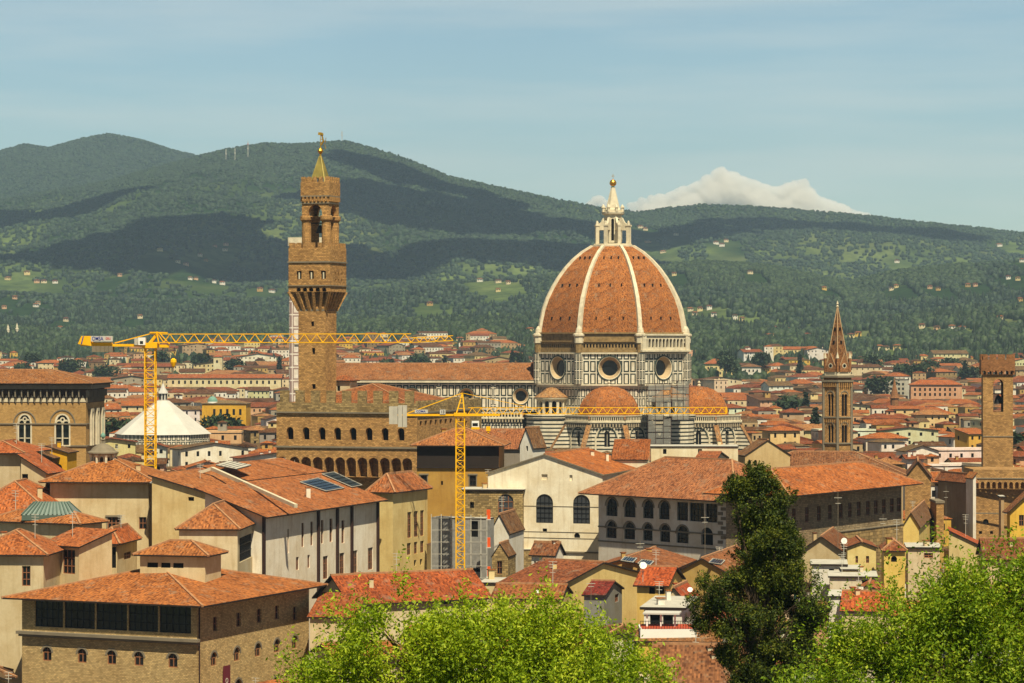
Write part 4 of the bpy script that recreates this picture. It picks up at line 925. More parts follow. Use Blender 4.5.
# tower
TY = 592.0; th = R_(19); tL = Vector((-math.cos(th), math.sin(th))); tR = Vector((math.sin(th), math.cos(th))); Z = lambda py: ZY(py, TY)
tw = MB(); Cg = XY(330, TY); gl = hit(Cg, tL, 288.5); gr_ = hit(Cg, tR, 346.3); g4 = rect_corners(Cg, tL, tR, gl, gr_); gc = (g4[0]+g4[2])/2
sc_ = .655
def shrink(f, fr=None): return [gc+(x-gc)*f for x in g4]
sh = shrink(sc_)
ws = wins_px(sh[3], sh[0], [(311, 314, 321.5, 326, 'rv'), (312, 315, 348, 354, 'rv'), (312, 315.5, 384, 389, 'rv')])
facade(tw, sh[3], sh[0], 20, Z(309), ws, 'sandstone', .5)
facade(tw, sh[0], sh[1], 20, Z(309), [], 'sandstone', .5); facade(tw, sh[1], sh[2], 20, Z(309), [], 'sandstone'); facade(tw, sh[2], sh[3], 20, Z(309), [], 'sandstone')
# gallery block
big = shrink(.985)
ww = wins_px(g4[3], g4[0], [(p-2.5, p+2.5, 271, 279, 'rv') for p in (299, 311.2, 323.3)])+wins_px(g4[3], g4[0], [(p-2.2, p+2.2, 287.5, 291.6, 'av') for p in (298.5, 304.8, 311.1, 317.6, 324)])
ww2 = wins_px(g4[0], g4[1], [(p-.5, p+.5, 272, 274.5, 'rv') for p in (335.5, 338.5, 342)])+wins_px(g4[0], g4[1], [(p-.5, p+.5, 279, 281.5, 'rv') for p in (335.5, 338.5, 342)])
for A, B, x in ((g4[3], g4[0], ww), (g4[0], g4[1], ww2), (g4[1], g4[2], []), (g4[2], g4[3], [])):
    facade(tw, A, B, Z(291.7), Z(262), x, 'sandstone', .5); d = (B-A).normalized(); n = Vector((d.y, -d.x)); L = (B-A).length
    tw.slab(A, d, n, -.15, L+.15, .004, .22, Z(262.5), Z(261), 'trim_stone'); tw.slab(A, d, n, -.15, L+.15, .004, .22, Z(286), Z(285), 'trim_stone')
    facade(tw, A, B, Z(261)+.004, Z(247.5), [], 'sandstone'); tw.slab(A, d, n, .05, L-.05, -.5, -.4, Z(261), Z(247.5), 'sandstone')
    merlons(tw, A, B, Z(247.5), 'sandstone', .7, .8, 1.1, .45, False)
    # deep corbels under the gallery
    nb = 6
    Ls = L*sc_
    for i in range(nb):
        s_ = L*(1-.985)/2+L*.985*i/(nb-1); k = i/(nb-1)
        inx = (A+(B-A)*k); ins = (gc+(inx-gc)*sc_)
        for hw in (.36,):
            o0 = inx; V = [(*(o0-d*hw), Z(291.8)), (*(o0+d*hw), Z(291.8)), (*(ins+d*hw*.8), Z(291.8)), (*(ins-d*hw*.8), Z(291.8)), (*(ins-d*hw*.8+n*.05), Z(311)), (*(ins+d*hw*.8+n*.05), Z(311))]
            tw.mesh(V, [(0, 1, 2, 3), (0, 4, 5, 1), (1, 5, 2), (0, 3, 4)], 'sandstone')
tw.prism(shrink(.99), Z(261.5), Z(261), 'trim_stone'); tw.prism(shrink(sc_*1.01), Z(311), Z(309), 'trim_stone'); tw.prism(shrink(sc_-.002), Z(309), Z(291), 'sandstone')
for a_ in ww[:3]:
    d_ = (g4[0]-g4[3]).normalized(); n_ = Vector((d_.y, -d_.x)); m_ = (a_[0]+a_[1])/2; tw.slab(g4[3], d_, n_, m_-.12, m_+.12, -.3, -.05, a_[2], a_[3]-.3, 'marble')
tower = tw.build('tower', pv_)
# belfry: four round piers, arches, crown
gc = gc+Vector((.62, .1)); g4 = [x+Vector((.62, .1)) for x in g4]
bf = MB(); f_ = .64; bc4 = shrink(f_*.94)
for x in bc4:
    v = gc+(x-gc)*.80; bf.lathe((v.x, v.y, Z(262)), [(1.0, 0), (1.0, Z(221)-Z(262)), (1.35, Z(219)-Z(262)), (1.35, Z(215.5)-Z(262)), (1.15, Z(215)-Z(262))], 14, 'sandstone')
b4 = shrink(f_)
for A, B in ((b4[3], b4[0]), (b4[0], b4[1]), (b4[1], b4[2]), (b4[2], b4[3])):
    L = (B-A).length; facade(bf, A, B, Z(216), Z(197), [(L*.23, L*.77, Z(216.2), Z(204), 'p')], 'sandstone', .9); d = (B-A).normalized(); n = Vector((d.y, -d.x))
    # corbel row
    for i in range(7): s_ = L*(i+.5)/7; bf.slab(A, d, n, s_-.16, s_+.16, -.1, .42, Z(200.5), Z(196), 'sandstone')
    bf.slab(A, d, n, -.15, L+.15, .004, .2, Z(203), Z(201.8), 'trim_stone')
bf.prism(b4, Z(197), Z(196), 'sandstone'); cr4 = shrink(f_*1.07); bf.prism(cr4, Z(196)+.003, Z(194.6), 'trim_stone')
for A, B in ((cr4[3], cr4[0]), (cr4[0], cr4[1]), (cr4[1], cr4[2]), (cr4[2], cr4[3])):
    facade(bf, A, B, Z(194.6)+.003, Z(181), [], 'sandstone', .3); d = (B-A).normalized(); n = Vector((d.y, -d.x)); bf.slab(A, d, n, .05, (B-A).length-.05, -.42, -.35, Z(194.6), Z(181), 'sandstone'); merlons(bf, A, B, Z(181), 'sandstone', .6, .75, 1.1, .45, False)
bo = bf.build('belfry', pv_)
bl = MB(); bl.lathe((gc.x, gc.y, Z(232)), [(.95, 0), (.8, .4), (.55, 1.3), (.4, 1.6), (.05, 1.75)], 12, 'black_iron'); bl.beam((gc.x-2.4, gc.y, Z(222)), (gc.x+2.4, gc.y, Z(222)), .25, 'dark_wood'); bl.build('bell', bo)
sp = MB(); s4 = shrink(.45); apex = Z(154.5)
tp = [gc+(x-gc)*.08 for x in s4]
for k in range(4):
    a, b = s4[k], s4[(k+1) % 4]; a2, b2 = gc+(a-gc)*.62, gc+(b-gc)*.62
    sp.poly([(*a2, Z(176.5)), (*b2, Z(176.5)), (*tp[(k+1) % 4], apex), (*tp[k], apex)], 'gold_tile'); sp.beam((*a, Z(190)), (*tp[k], apex), .22, 'gold_tile')
sp.build('spire', pv_)
fn = MB(); fn.lathe((gc.x, gc.y, apex-.3), [(.25, 0), (.2, .8), (.55, 1.2), (.62, 1.5), (.4, 1.9), (.12, 2.2)], 10, 'gold'); fn.beam((gc.x, gc.y, apex+1), (gc.x, gc.y, Z(131)), .13, 'gold')
# rampant beast vane
for a, b, r in (((.1, 2.4), (.75, 3.5), .42), ((.6, 3.4), (.35, 4.4), .34), ((.1, 2.4), (.0, 1.9), .2), ((.9, 2.6), (1.15, 1.6), .16), ((.7, 3.5), (0, 3.7), .15), ((1.0, 2.9), (1.2, 4.0), .13)):
    fn.beam((gc.x+a[0], gc.y, apex+a[1]), (gc.x+b[0], gc.y, apex+b[1]), r, 'gold', 6)
fn.lathe((gc.x+.33, gc.y, apex+4.3), [(.1, 0), (.33, .25), (.3, .6), (.05, .8)], 8, 'gold'); fn.box((gc.x-.15, gc.y, Z(133)), .7, .1, .6, 'gold')
fn.build('weather_vane', pv_)

# ------------------------------------------------------------------ hexagonal bell tower with spire
HY = 690.0; hc = XY(837.5, HY+3); los2 = math.atan2(hc.x, hc.y); cd2 = Vector((-math.sin(los2), -math.cos(los2))); rd2 = Vector((math.cos(los2), -math.sin(los2)))
hx = lambda r: [hc+(cd2*math.cos(R_(a))+rd2*math.sin(R_(a)))*r for a in range(-60, 300, 60)]
ht = thing('bell_tower', 'slender six-sided brown stone bell tower with pointed red spire', 'bell tower', (hc.x, hc.y, 0)); Z = lambda py: ZY(py, HY)
w = MB(); p6 = hx(3.95)
for k in range(6):
    A, B = p6[k], p6[(k+1) % 6]; L = (B-A).length; wins = []
    for (y0, y1) in ((416, 394), (442.5, 425), (467.5, 459)):
        wins += [(L*.30, L*.49, Z(y0), Z(y1), 'pv'), (L*.51, L*.70, Z(y0), Z(y1), 'pv')]
    facade(w, A, B, 0, Z(381), wins, 'tower_stone', .5); d = (B-A).normalized(); n = Vector((d.y, -d.x))
    for py, o, h in ((418, .3, .35), (444, .3, .35), (470, .25, .3), (382, .55, .5), (377.5, .65, .5)): w.slab(A, d, n, -o*.5, L+o*.5, .004, o, Z(py), Z(py)+h, 'trim_stone')
    facade(w, A, B, Z(381)+.003, Z(377), [], 'brick')
    for i in range(7): s_ = L*(i+.5)/7; w.slab(A, d, n, s_-.14, s_+.14, .004, .42, Z(387), Z(382), 'tower_stone'); w.slab(A, d, n, s_-.1, s_+.1, .004, .25, Z(422.5), Z(419), 'tower_stone')
    for zz in ((416, 394), (442.5, 425)): # relieving arch above the paired lights
        r0 = L*.29
        for i in range(8):
            a, b = math.pi*i/8, math.pi*(i+1)/8; f = lambda r, t_, o_: (A.x+d.x*(L/2-r*math.cos(t_))+n.x*o_, A.y+d.y*(L/2-r*math.cos(t_))+n.y*o_, Z(zz[1]+2)+r*1.2*math.sin(t_))
            w.mesh([f(r0, a, 0), f(r0, b, 0), f(r0, b, .12), f(r0, a, .12), f(r0*.82, a, .12), f(r0*.82, b, .12)], [(0, 1, 2, 3), (3, 2, 5, 4)], 'trim_stone')
for x in p6: w.lathe((x.x, x.y, 0), [(.38, 0), (.38, Z(382))], 6, 'trim_stone')
w.prism(hx(4.05), Z(377), Z(376.4), 'pale_trim'); w.prism(hx(3.6), Z(376.4), Z(372), 'pale_trim'); w.build('wall', ht)
s = MB(); ps = hx(3.5); ap = Z(305)
for k in range(6):
    A, B = ps[k], ps[(k+1) % 6]; at = lambda q, f: (*(hc+(q-hc)*(1-f)), Z(372)*(1-f)+ap*f)
    s.poly([at(A, 0), at(B, 0), at(B, .97), at(A, .97)], 'roof_tiles'); s.beam(at(A, 0), at(A, .985), .2, 'spire_trim')
    # gable dormer at the foot of each face
    M = (A+B)/2; d = (B-A).normalized(); n = Vector((d.y, -d.x)); wd = (B-A).length*.36; z0 = Z(372)
    f0 = M+n*.35; bk = M-n*.9
    V = [(*(f0-d*wd), z0), (*(f0+d*wd), z0), (*(f0+d*wd), z0+1.6), (*f0, z0+4.6), (*(f0-d*wd), z0+1.6), (*(bk+d*wd), z0+1.6), (*bk, z0+4.6), (*(bk-d*wd), z0+1.6)]
    s.mesh(V, [(0, 1, 2, 3, 4), (2, 5, 6, 3), (4, 3, 6, 7), (0, 4, 7), (1, 5, 2)], 'brick')
    s.beam(V[2], V[3], .13, 'spire_trim'); s.beam(V[4], V[3], .13, 'spire_trim')
    for r, mm, o in ((.62, 'pale_trim', .38), (.42, 'void', .41)): s.poly([(*(M+n*o+d*r*math.cos(t)), z0+1.55+r*math.sin(t)) for t in [i*math.pi/6 for i in range(12)]], mm)
    s.box((A.x, A.y, z0), .55, .55, 3.4, 'brick', .3); s.lathe((A.x, A.y, z0+3.4), [(.42, 0), (.05, 1.5)], 6, 'pale_trim')
    for ff in (.42, .62): q = at(M, ff); s.box((q[0]+n.x*.02, q[1]+n.y*.02, q[2]), .4, .3, .75, 'void', math.atan2(d.y, d.x))
s.lathe((hc.x, hc.y, ap-.6), [(.2, 0), (.4, .3), (.12, .6), (.3, .9), (.04, 1.7)], 8, 'pale_trim')
s.build('spire', ht, color=srgb('#8A5438')); FOOT.append((hc.x, hc.y, 6)); ZONES.append((820, 855, 466, HY-8))

# ------------------------------------------------------------------ crenellated tower on the right and the stone palace at its foot
BY = 710.0; C = XY(983, BY); th = R_(96); bL = Vector((-math.cos(th), math.sin(th))); bR = Vector((math.sin(th), math.cos(th))); Z = lambda py: ZY(py, BY)
rl = hit(C, bR, 1013); b4 = rect_corners(C, bL, bR, rl*.9, rl); ctr = (b4[0]+b4[2])/2
bt = thing('watch_tower', 'square brown stone tower with merlons and one tall open bell arch', 'tower', (*ctr, 0)); w = MB()
for i, (A, B) in enumerate(((b4[3], b4[0]), (b4[0], b4[1]), (b4[1], b4[2]), (b4[2], b4[3]))):
    L = (B-A).length; facade(w, A, B, 0, Z(375), [(L*.34, L*.68, Z(412), Z(379), 'a')] if i in (1, 3) else [], 'tower_stone', 1.2)
    d = (B-A).normalized(); n = Vector((d.y, -d.x)); w.slab(A, d, n, -.1, L+.1, .004, .12, Z(437), Z(436), 'trim_stone')
w.build('wall', bt)
w = MB(); c4 = [ctr+(x-ctr)*1.13 for x in b4]; w.prism([ctr+(x-ctr)*.98 for x in b4], Z(375), Z(374.4), 'brick')
for A, B in ((c4[3], c4[0]), (c4[0], c4[1]), (c4[1], c4[2]), (c4[2], c4[3])):
    L = (B-A).length; facade(w, A, B, Z(370), Z(359.5), [], 'brick'); d = (B-A).normalized(); n = Vector((d.y, -d.x)); w.slab(A, d, n, .05, L-.05, -.5, -.4, Z(370), Z(359.5), 'brick')
    facade(w, A, B, Z(374.6), Z(370)-.003, [(L*(i+.14)/6, L*(i+.86)/6, Z(374.7), Z(370.6), 'a') for i in range(6)], 'brick', .55)
    merlons(w, A, B, Z(359.5), 'brick', 1.3, 1.0, 1.3, .5, False)
w.prism([ctr+(x-ctr)*1.12 for x in b4], Z(367), Z(366), 'brick')
w.build('battlement', bt)
w = MB(); w.lathe((ctr.x+.3, ctr.y, Z(404)), [(1.15, 0), (1.0, .4), (.7, 1.7), (.4, 2.1), (.05, 2.3)], 12, 'black_iron'); w.beam((ctr.x-3, ctr.y, Z(394)), (ctr.x+3, ctr.y, Z(394)), .3, 'dark_wood'); w.beam((ctr.x+.3, ctr.y, Z(396)), (ctr.x+.3, ctr.y, Z(394)), .2, 'black_iron'); w.build('bell', bt)
FOOT.append((ctr.x, ctr.y, 8)); ZONES.append((978, 1018, 466, BY-12))

# ------------------------------------------------------------------ gothic arcaded palace on the left
C = XY(86, 690); th = R_(3.5); oL = Vector((-math.cos(th), math.sin(th))); oR = Vector((math.sin(th), math.cos(th)))
lL = hit(C, oL, -60); lR = 22.0; C2 = Vector(C); o4 = rect_corners(C, oL, oR, lL, lR); ctr = (o4[0]+o4[2])/2; OY = 690; Z = lambda py: ZY(py, OY)
go = thing('gothic_palace', 'big brown stone block with pairs of white traceried windows and bracketed eaves', 'palace', (*ctr, 0)); w = MB()
ws = wins_px(o4[3], o4[0], [(18.5, 31, 445, 414, 'p'), (55.5, 69.5, 445, 414, 'p'), (-20, -7, 445, 414, 'p')])
ff = facade(w, o4[3], o4[0], 0, Z(403), [(a, b, min(c, e), max(c, e), k) for a, b, c, e, k in ws], 'ashlar', .9)
f2 = facade(w, o4[0], o4[1], 0, Z(403), [], 'ashlar', .9)
facade(w, o4[1], o4[2], 0, Z(403), [], 'ashlar'); facade(w, o4[2], o4[3], 0, Z(403), [], 'ashlar')
A, d, n = ff[0], ff[1], ff[2]; L = (o4[0]-o4[3]).length
for A_, B_ in ((o4[3], o4[0]), (o4[0], o4[1])):
    d_ = (B_-A_).normalized(); n_ = Vector((d_.y, -d_.x)); L_ = (B_-A_).length
    for py in (424.5, 446.5): w.slab(A_, d_, n_, -.2, L_+.2, .004, .28, Z(py), Z(py-1.2), 'trim_stone')
    nb = int(L_/1.55)
    for i in range(nb):
        s0, s1 = L_*i/nb, L_*(i+1)/nb; m_ = (s0+s1)/2; q = lambda s, z, o: (A_.x+d_.x*s+n_.x*o, A_.y+d_.y*s+n_.y*o, z)
        w.slab(A_, d_, n_, s0-.14, s0+.14, .004, 1.0, Z(397), Z(390.2), 'trim_stone'); w.slab(A_, d_, n_, s0-.12, s0+.12, .004, .4, Z(402.5), Z(397)-.003, 'trim_stone')
        w.mesh([q(s0, Z(402), .05), q(m_, Z(395), .05), q(s1, Z(402), .05)], [(0, 1, 2)], 'pale_trim')
    facade(w, A_, B_, Z(403)+.003, Z(389), [], 'brown_panel')
w.build('wall', go)
zz = Z(389); t4 = [x+(x-ctr).normalized()*1.6 for x in o4]
w = MB(); w.prism(t4, zz+.003, zz+1.0, 'trim_stone'); w.prism([x+(x-ctr).normalized()*2.0 for x in o4], zz+1.003, zz+1.35, 'dark_wood'); w.build('cornice', go)
roof(go, Vector(C)-oR*1.8-oL*1.8, oL, oR, lL+3.6, lR+3.6, zz+1.2, 'hipL', 3.2, .3, srgb('#A4603C'))
for w_ in ff[3]:
    s0, s1, zb, zt, k = w_; win = window(go, A, d, n, w_, .9, frame_m='marble')
    if not win: continue
    t = MB(); q = lambda s, z, o: (A.x+d.x*s+n.x*o, A.y+d.y*s+n.y*o, z); m_ = (s0+s1)/2; W = s1-s0
    for a, b in ((s0-.25, s0+.12), (m_-.16, m_+.16), (s1-.12, s1+.25)): t.slab(A, d, n, a, b, -.3, .12, zb, zt-W*.62, 'marble')
    zs, lp, rp = arcpts(s0, s1, zt, 'p'); arc = lp+rp[1:]; m2 = m_
    for i in range(len(arc)-1):
        o1, o2 = [(m2+(x[0]-m2)*1.1, x[1]+.12) for x in arc[i:i+2]]; i1, i2 = [(m2+(x[0]-m2)*.86, x[1]-.25) for x in arc[i:i+2]]
        t.mesh([q(*o1, .12), q(*o2, .12), q(*i2, .12), q(*i1, .12), q(*i1, -.3), q(*i2, -.3)], [(0, 1, 2, 3), (3, 2, 5, 4)], 'marble')
    for u in (-1, 1):
        zs2, l2, r2 = arcpts(min(m_, m_+u*W/2), max(m_, m_+u*W/2), zt-W*.42, 'p'); ar = l2+r2[1:]; mm = m_+u*W/4
        for i in range(len(ar)-1):
            o1, o2 = [(mm+(x[0]-mm)*1.0, x[1]+.1) for x in ar[i:i+2]]; i1, i2 = [(mm+(x[0]-mm)*.8, x[1]-.3) for x in ar[i:i+2]]
            t.mesh([q(*o1, -.1), q(*o2, -.1), q(*i2, -.1), q(*i1, -.1)], [(0, 1, 2, 3)], 'marble')
    for i in range(14):
        a = 2*math.pi*i/14; b = 2*math.pi*(i+1)/14; r = W*.15; cz = zt-W*.40
        t.mesh([q(m_+r*math.cos(x)*f, cz+r*math.sin(x)*f, -.05) for x, f in ((a, 1.25), (b, 1.25), (b, .6), (a, .6))], [(0, 1, 2, 3)], 'marble')
    t.slab(A, d, n, s0-.3, s1+.3, .004, .3, zb-.3, zb, 'marble'); t.slab(A, d, n, s0, s1, -.6, -.45, zb+1.6, zb+1.8, 'marble')
    t.build('tracery', win)
    hm_ = MB()   # hood arch above
    for i in range(14):
        a, b = math.pi*i/14, math.pi*(i+1)/14; R1, R2 = W*.93, W*.85; cz = Z(424); f = lambda r, x, o: q(m_-r*math.cos(x), cz+r*1.12*math.sin(x), o)
        hm_.mesh([f(R1, a, .18), f(R1, b, .18), f(R2, b, .18), f(R2, a, .18), f(R1, a, 0), f(R1, b, 0), f(R2, a, 0), f(R2, b, 0)], [(0, 1, 2, 3), (4, 5, 1, 0), (3, 2, 7, 6)], 'trim_stone')
    hm_.build('hood_mould', win)
# niches on the flank
w = MB(); d_ = (o4[1]-o4[0]).normalized(); n_ = Vector((d_.y, -d_.x))
for s in (3.0, 9.5, 16): w.slab(o4[0], d_, n_, s, s+.5, .3, .9, Z(446), Z(412), 'pale_trim'); w.slab(o4[0], d_, n_, s+2.2, s+2.7, .3, .9, Z(446), Z(412), 'pale_trim'); w.slab(o4[0], d_, n_, s, s+2.7, .3, .9, Z(412)+.003, Z(409), 'pale_trim')
w.build('flank_pilasters', go); FOOT += [(ctr.x+10, ctr.y, 16), (ctr.x-12, ctr.y, 16)]; ZONES.append((-20, 110, 478, 675))

# ------------------------------------------------------------------ hand-placed buildings near the river
B = bld
f1_ = B('stone_palace', 'brown stone riverside palace with glazed loggia under low orange hipped roof', 'palace', (197, 606), 371, 23.5, 22, 309, kind='hip', rise=3.2, over=2.0, mat='sandstone2', rc=srgb('#C0683A'),
   wL=[(a, b, 647+i*.6, 661+i*.9, 'a') for i, (a, b) in enumerate(((42.5, 51.5), (77.5, 86.5), (107, 116), (134, 143.5), (168, 177.5)))]+[(35, 63, 600.8, 627, 'l'), (64.3, 94.8, 602, 629.5, 'l'), (96.1, 127, 603.5, 631.5, 'l'), (128.3, 158, 604.5, 633.5, 'l'), (159.3, 191, 605.5, 636, 'l')],
   wR=[(a, b, c, e, 'r') for a, b, c, e in ((213, 217.5, 617, 631), (236.5, 241, 615, 628), (257, 261.5, 612, 625), (275, 279, 609, 622), (293, 297, 607, 620))]+[(a, b, c, e, 'a') for a, b, c, e in ((211, 217, 652, 666), (234, 240, 648, 662), (255, 261, 644, 658), (274, 280, 640, 654), (292, 297.5, 637, 651), (235, 242, 679, 690), (273, 279, 677, 688))], depth=.35, limit=700, frame='wood_frame')
w = MB(); dLr = (f1_['C']-f1_['L']).normalized(); nL = Vector((dLr.y, -dLr.x)); zt_ = f1_['z']
w.slab(f1_['L'], dLr, nL, -.5, f1_['lL']+.5, .004, .8, ZY(639.5, 374), ZY(636.5, 374), 'trim_stone'); w.slab(f1_['L'], dLr, nL, -.3, f1_['lL']+.3, .004, .45, ZY(642, 374), ZY(639.5, 374)-.003, 'trim_stone')
w.build('cornice', f1_['root'])
w = MB(); dRr = (f1_['R']-f1_['C']).normalized(); nR = Vector((dRr.y, -dRr.x)); w.beam((*(f1_['C']+dRr*.4+nR*.15), zt_), (*(f1_['C']+dRr*.4+nR*.15), 4), .18, 'rust_metal', 6); w.build('drainpipe', f1_['root'])
# attic room on its roof
def sub_block(host, name, label, px0, px1, py_e, Y, th, depth_m, zb, rise=1.0, over=.5, col=CREAM, rc=ROOF_O, wl=(), wr=(), lR=None, kind='hip', mat='plaster', pR=None):
    """a raised room that is part of its building"""
    C = XY(px1, Y); t = R_(th); dL = Vector((-math.cos(t), math.sin(t))); dR = Vector((math.sin(t), math.cos(t))); lL = hit(C, dL, px0); lR = hit(C, dR, pR) if pR else depth_m
    c4 = rect_corners(C, dL, dR, lL, lR); z = ZY(py_e, Y); w = MB()
    fl = facade(w, c4[3], c4[0], zb, z, wins_px(c4[3], c4[0], wl) if wl else [], mat, .2); fr = facade(w, c4[0], c4[1], zb, z, wins_px(c4[0], c4[1], wr) if wr else [], mat, .2)
    facade(w, c4[1], c4[2], zb, z, [], mat); facade(w, c4[2], c4[3], zb, z, [], mat)
    r = MB(); part = None
    e = bpy.data.objects.new(name, None)
    ob_w = w.build(name, host, color=col)
    if label: ob_w['label'] = label
    for f in (fl, fr):
        for x in f[3]: window(ob_w, f[0], f[1], f[2], x, .2)
    roof(ob_w, c4[0], dL, dR, lL, lR, z, kind, rise, over, rc)
    bpy.data.objects.remove(e); return ob_w
sub_block(f1_['root'], 'attic', 'cream attic with three dark openings under a small orange roof', 140, 205, 557, 384, 14, 6, f1_['z']+1.0, 1.4, .8, CREAM, srgb('#BE6A3E'), wl=[(147, 158, 562.5, 567.5, 'rv'), (161, 170.5, 562.5, 567.8, 'rv'), (173, 183.5, 563, 568.5, 'rv')], pR=221)
# banner hanging on the flank
bn = thing('banner', 'narrow maroon museum banner hanging on the brown stone flank', 'banner', (*(f1_['C']+dRr*5), ZY(700, 375)))
w = MB(); s0 = hit(f1_['C'], dRr, 221.5); s1 = hit(f1_['C'], dRr, 228.5); w.slab(f1_['C'], dRr, nR, s0, s1, .25, .29, ZY(720, 376), ZY(667, 376), 'maroon'); w.build('cloth', bn)
def text(parent, body, loc, rot, size, mat, name='lettering', ext=.01, align='CENTER', sx=1):
    cu = bpy.data.curves.new(name, 'FONT'); cu.body = body; cu.size = size; cu.extrude = ext; cu.align_x = align; cu.align_y = 'CENTER'; cu.materials.append(MATS[mat]); cu.offset = size*.012
    tmp = bpy.data.objects.new('tmp', cu); COL.objects.link(tmp); dg = bpy.context.evaluated_depsgraph_get(); me = bpy.data.meshes.new_from_object(tmp.evaluated_get(dg)); bpy.data.objects.remove(tmp)
    ob = bpy.data.objects.new(name, me); COL.objects.link(ob); ob.rotation_euler = rot; ob.scale = (sx, 1, 1)
    if parent is not None: ob.parent = parent; ob.location = Vector(loc)-Vector(parent['_o'])
    else: ob.location = loc
    return ob
mid = f1_['C']+dRr*((s0+s1)/2)+nR*.32; ang = math.atan2(dRr.y, dRr.x)
from mathutils import Matrix
tx = text(bn, 'GALILEO', (*mid, ZY(671, 376)-3.0), (0, 0, 0), .95, 'lettering'); tx.rotation_euler = (Matrix.Rotation(ang, 3, 'Z') @ Matrix.Rotation(R_(90), 3, 'X') @ Matrix.Rotation(R_(90), 3, 'Z')).to_euler()

B('river_house', 'tall cream house at the frame edge with one dark shuttered window beneath orange roof', 'house', (43.5, 556), 392, 4, -30, None, lR=13, kind='hip', rise=2.6, over=.8, col=srgb('#D2C09A'), rc=srgb('#C2643A'), wL=[(22, 30.5, 566, 586, 'r')])
B('river_house', 'cream wing with two tall dark louvred openings beside the glass rooflight', 'house', (79, 547), 400, 35, 43, 112, kind='shedL', rise=1.8, over=.5, col=CREAM, rc=srgb('#C2643A'), wL=[(49, 55, 553, 577, 'r'), (62.5, 75, 550, 574, 'r')], wR=[])
u2 = B('skylight_house', 'cream block whose low orange roof carries a pale green glass rooflight', 'house', (79, 525), 415, 26, -10, 102, kind='hipL', rise=1.2, over=.8, col=CREAM, rc=srgb('#C06A3E'), wR=[(83, 98, 544, 557, 'rv')])
sk = MB(); cc = (u2['C']+u2['B'])/2; sp0 = P(51, 517, cc.y)
a4 = [Vector((x, y)) for x, y in ((P(25, 0, cc.y).x, cc.y-3.0), (P(78, 0, cc.y).x, cc.y-3.0), (P(78, 0, cc.y).x, cc.y+3.0), (P(25, 0, cc.y).x, cc.y+3.0))]
ct_ = sum(a4, Vector((0, 0)))/4; b4_ = [Vector((ct_.x+(x.x-ct_.x)*.62, ct_.y+(x.y-ct_.y)*.25)) for x in a4]; z0, z1 = ZY(516.5, cc.y)+.4, ZY(504.5, cc.y)+.4
for k in range(4):
    sk.poly([(*a4[k], z0), (*a4[(k+1) % 4], z0), (*b4_[(k+1) % 4], z1), (*b4_[k], z1)], 'pale_glass'); sk.beam((*a4[k], z0), (*b4_[k], z1), .2, 'verdigris')
for i in range(13):
    t = i/12; sk.beam((*a4[0].lerp(a4[1], t), z0+.05), (*b4_[0].lerp(b4_[1], t), z1+.05), .22, 'verdigris')
sk.poly([(*x, z1) for x in b4_], 'verdigris'); sk.prism(a4, z0-.8, z0-.004, 'verdigris'); sk.build('rooflight', u2['root'])
B('annex', 'small cream annex with wide dark opening and red lean-to roof by the rooflight house', 'annex', (117, 545), 428, 8, 101, 137, kind='hip', rise=1.6, over=.6, col=CREAM, rc=srgb('#C45F36'), wL=[(102, 116, 547, 568, 'rv')], wR=[(124, 131, 552, 559, 'r')])
u1 = B('pavilion', 'cream pavilion with hipped orange roof crowned by a small arcaded stone cupola', 'pavilion', (148.5, 483), 455, 3, 50, None, lR=17, kind='hip', rise=3.2, over=1.5, col=CREAM, rc=srgb('#C06A3C'), wL=[(107.5, 120, 517, 529, 'rt'), (139, 146.5, 514, 528, 'r')])
cc = XY(103, 463); cu = MB(); zc_ = ZY(468, 463)
cu.lathe((*cc, zc_-1.2), [(2.9, 0), (2.9, .9), (2.3, 1.0), (2.3, 1.2)], 8, 'copper', R_(22.5))
for k in range(8):
    a, b = R_(45*k+22.5), R_(45*k+67.5); A_, B_ = cc+Vector((math.cos(b), math.sin(b)))*1.75, cc+Vector((math.cos(a), math.sin(a)))*1.75; L = (B_-A_).length
    facade(cu, B_, A_, zc_, zc_+2.3, [(L*.3, L*.7, zc_+.2, zc_+1.9, 'a')], 'marble', .35)
    e = Vector((math.cos(a), math.sin(a))); cu.lathe((*(cc+e*2.0), zc_), [(.28, 0), (.22, .3), (.22, 1.8), (.34, 2.1), (.3, 2.3)], 6, 'marble')
cu.lathe((*cc, zc_+2.3), [(2.4, 0), (2.6, .15), (2.6, .35), (2.1, .6), (1.7, 1.1), (.9, 1.6), (.3, 1.8), (.28, 2.2), (.42, 2.4), (.1, 2.7)], 12, 'trim_stone')
cu.lathe((*cc, zc_+4.9), [(.1, 0), (.4, .25), (.42, .5), (.25, .8), (.05, 1.0)], 10, 'copper'); cu.beam((*cc, zc_+5.7), (*cc, zc_+8.3), .1, 'copper')
cu.build('cupola', u1['root'])
B('end_house', 'pale house cut by the left frame edge with a shaded upper wall', 'house', (20, 454), 470, 6, -30, None, lR=14, kind='hip', rise=1.4, over=1.2, col=srgb('#CDB994'), rc=srgb('#C25F38'))
B('low_wing', 'pale lean-to wing with red tiled roof right of the shaded wall', 'wing', (46, 473), 460, 8, 21, None, lR=9, kind='shed', rise=2.6, over=.5, col=srgb('#CBB78F'), rc=srgb('#BC5C38'), wL=[(22, 28, 474, 490, 'rv')])
B('yellow_dormer_house', 'small bright yellow house with brown roof in front of the gothic block', 'house', (67, 453), 560, 5, 47, None, lR=8, kind='shed', rise=1.2, over=.4, col=srgb('#E0A820'), rc=ROOF_B, wL=[(55, 62, 464, 470, 'av')])
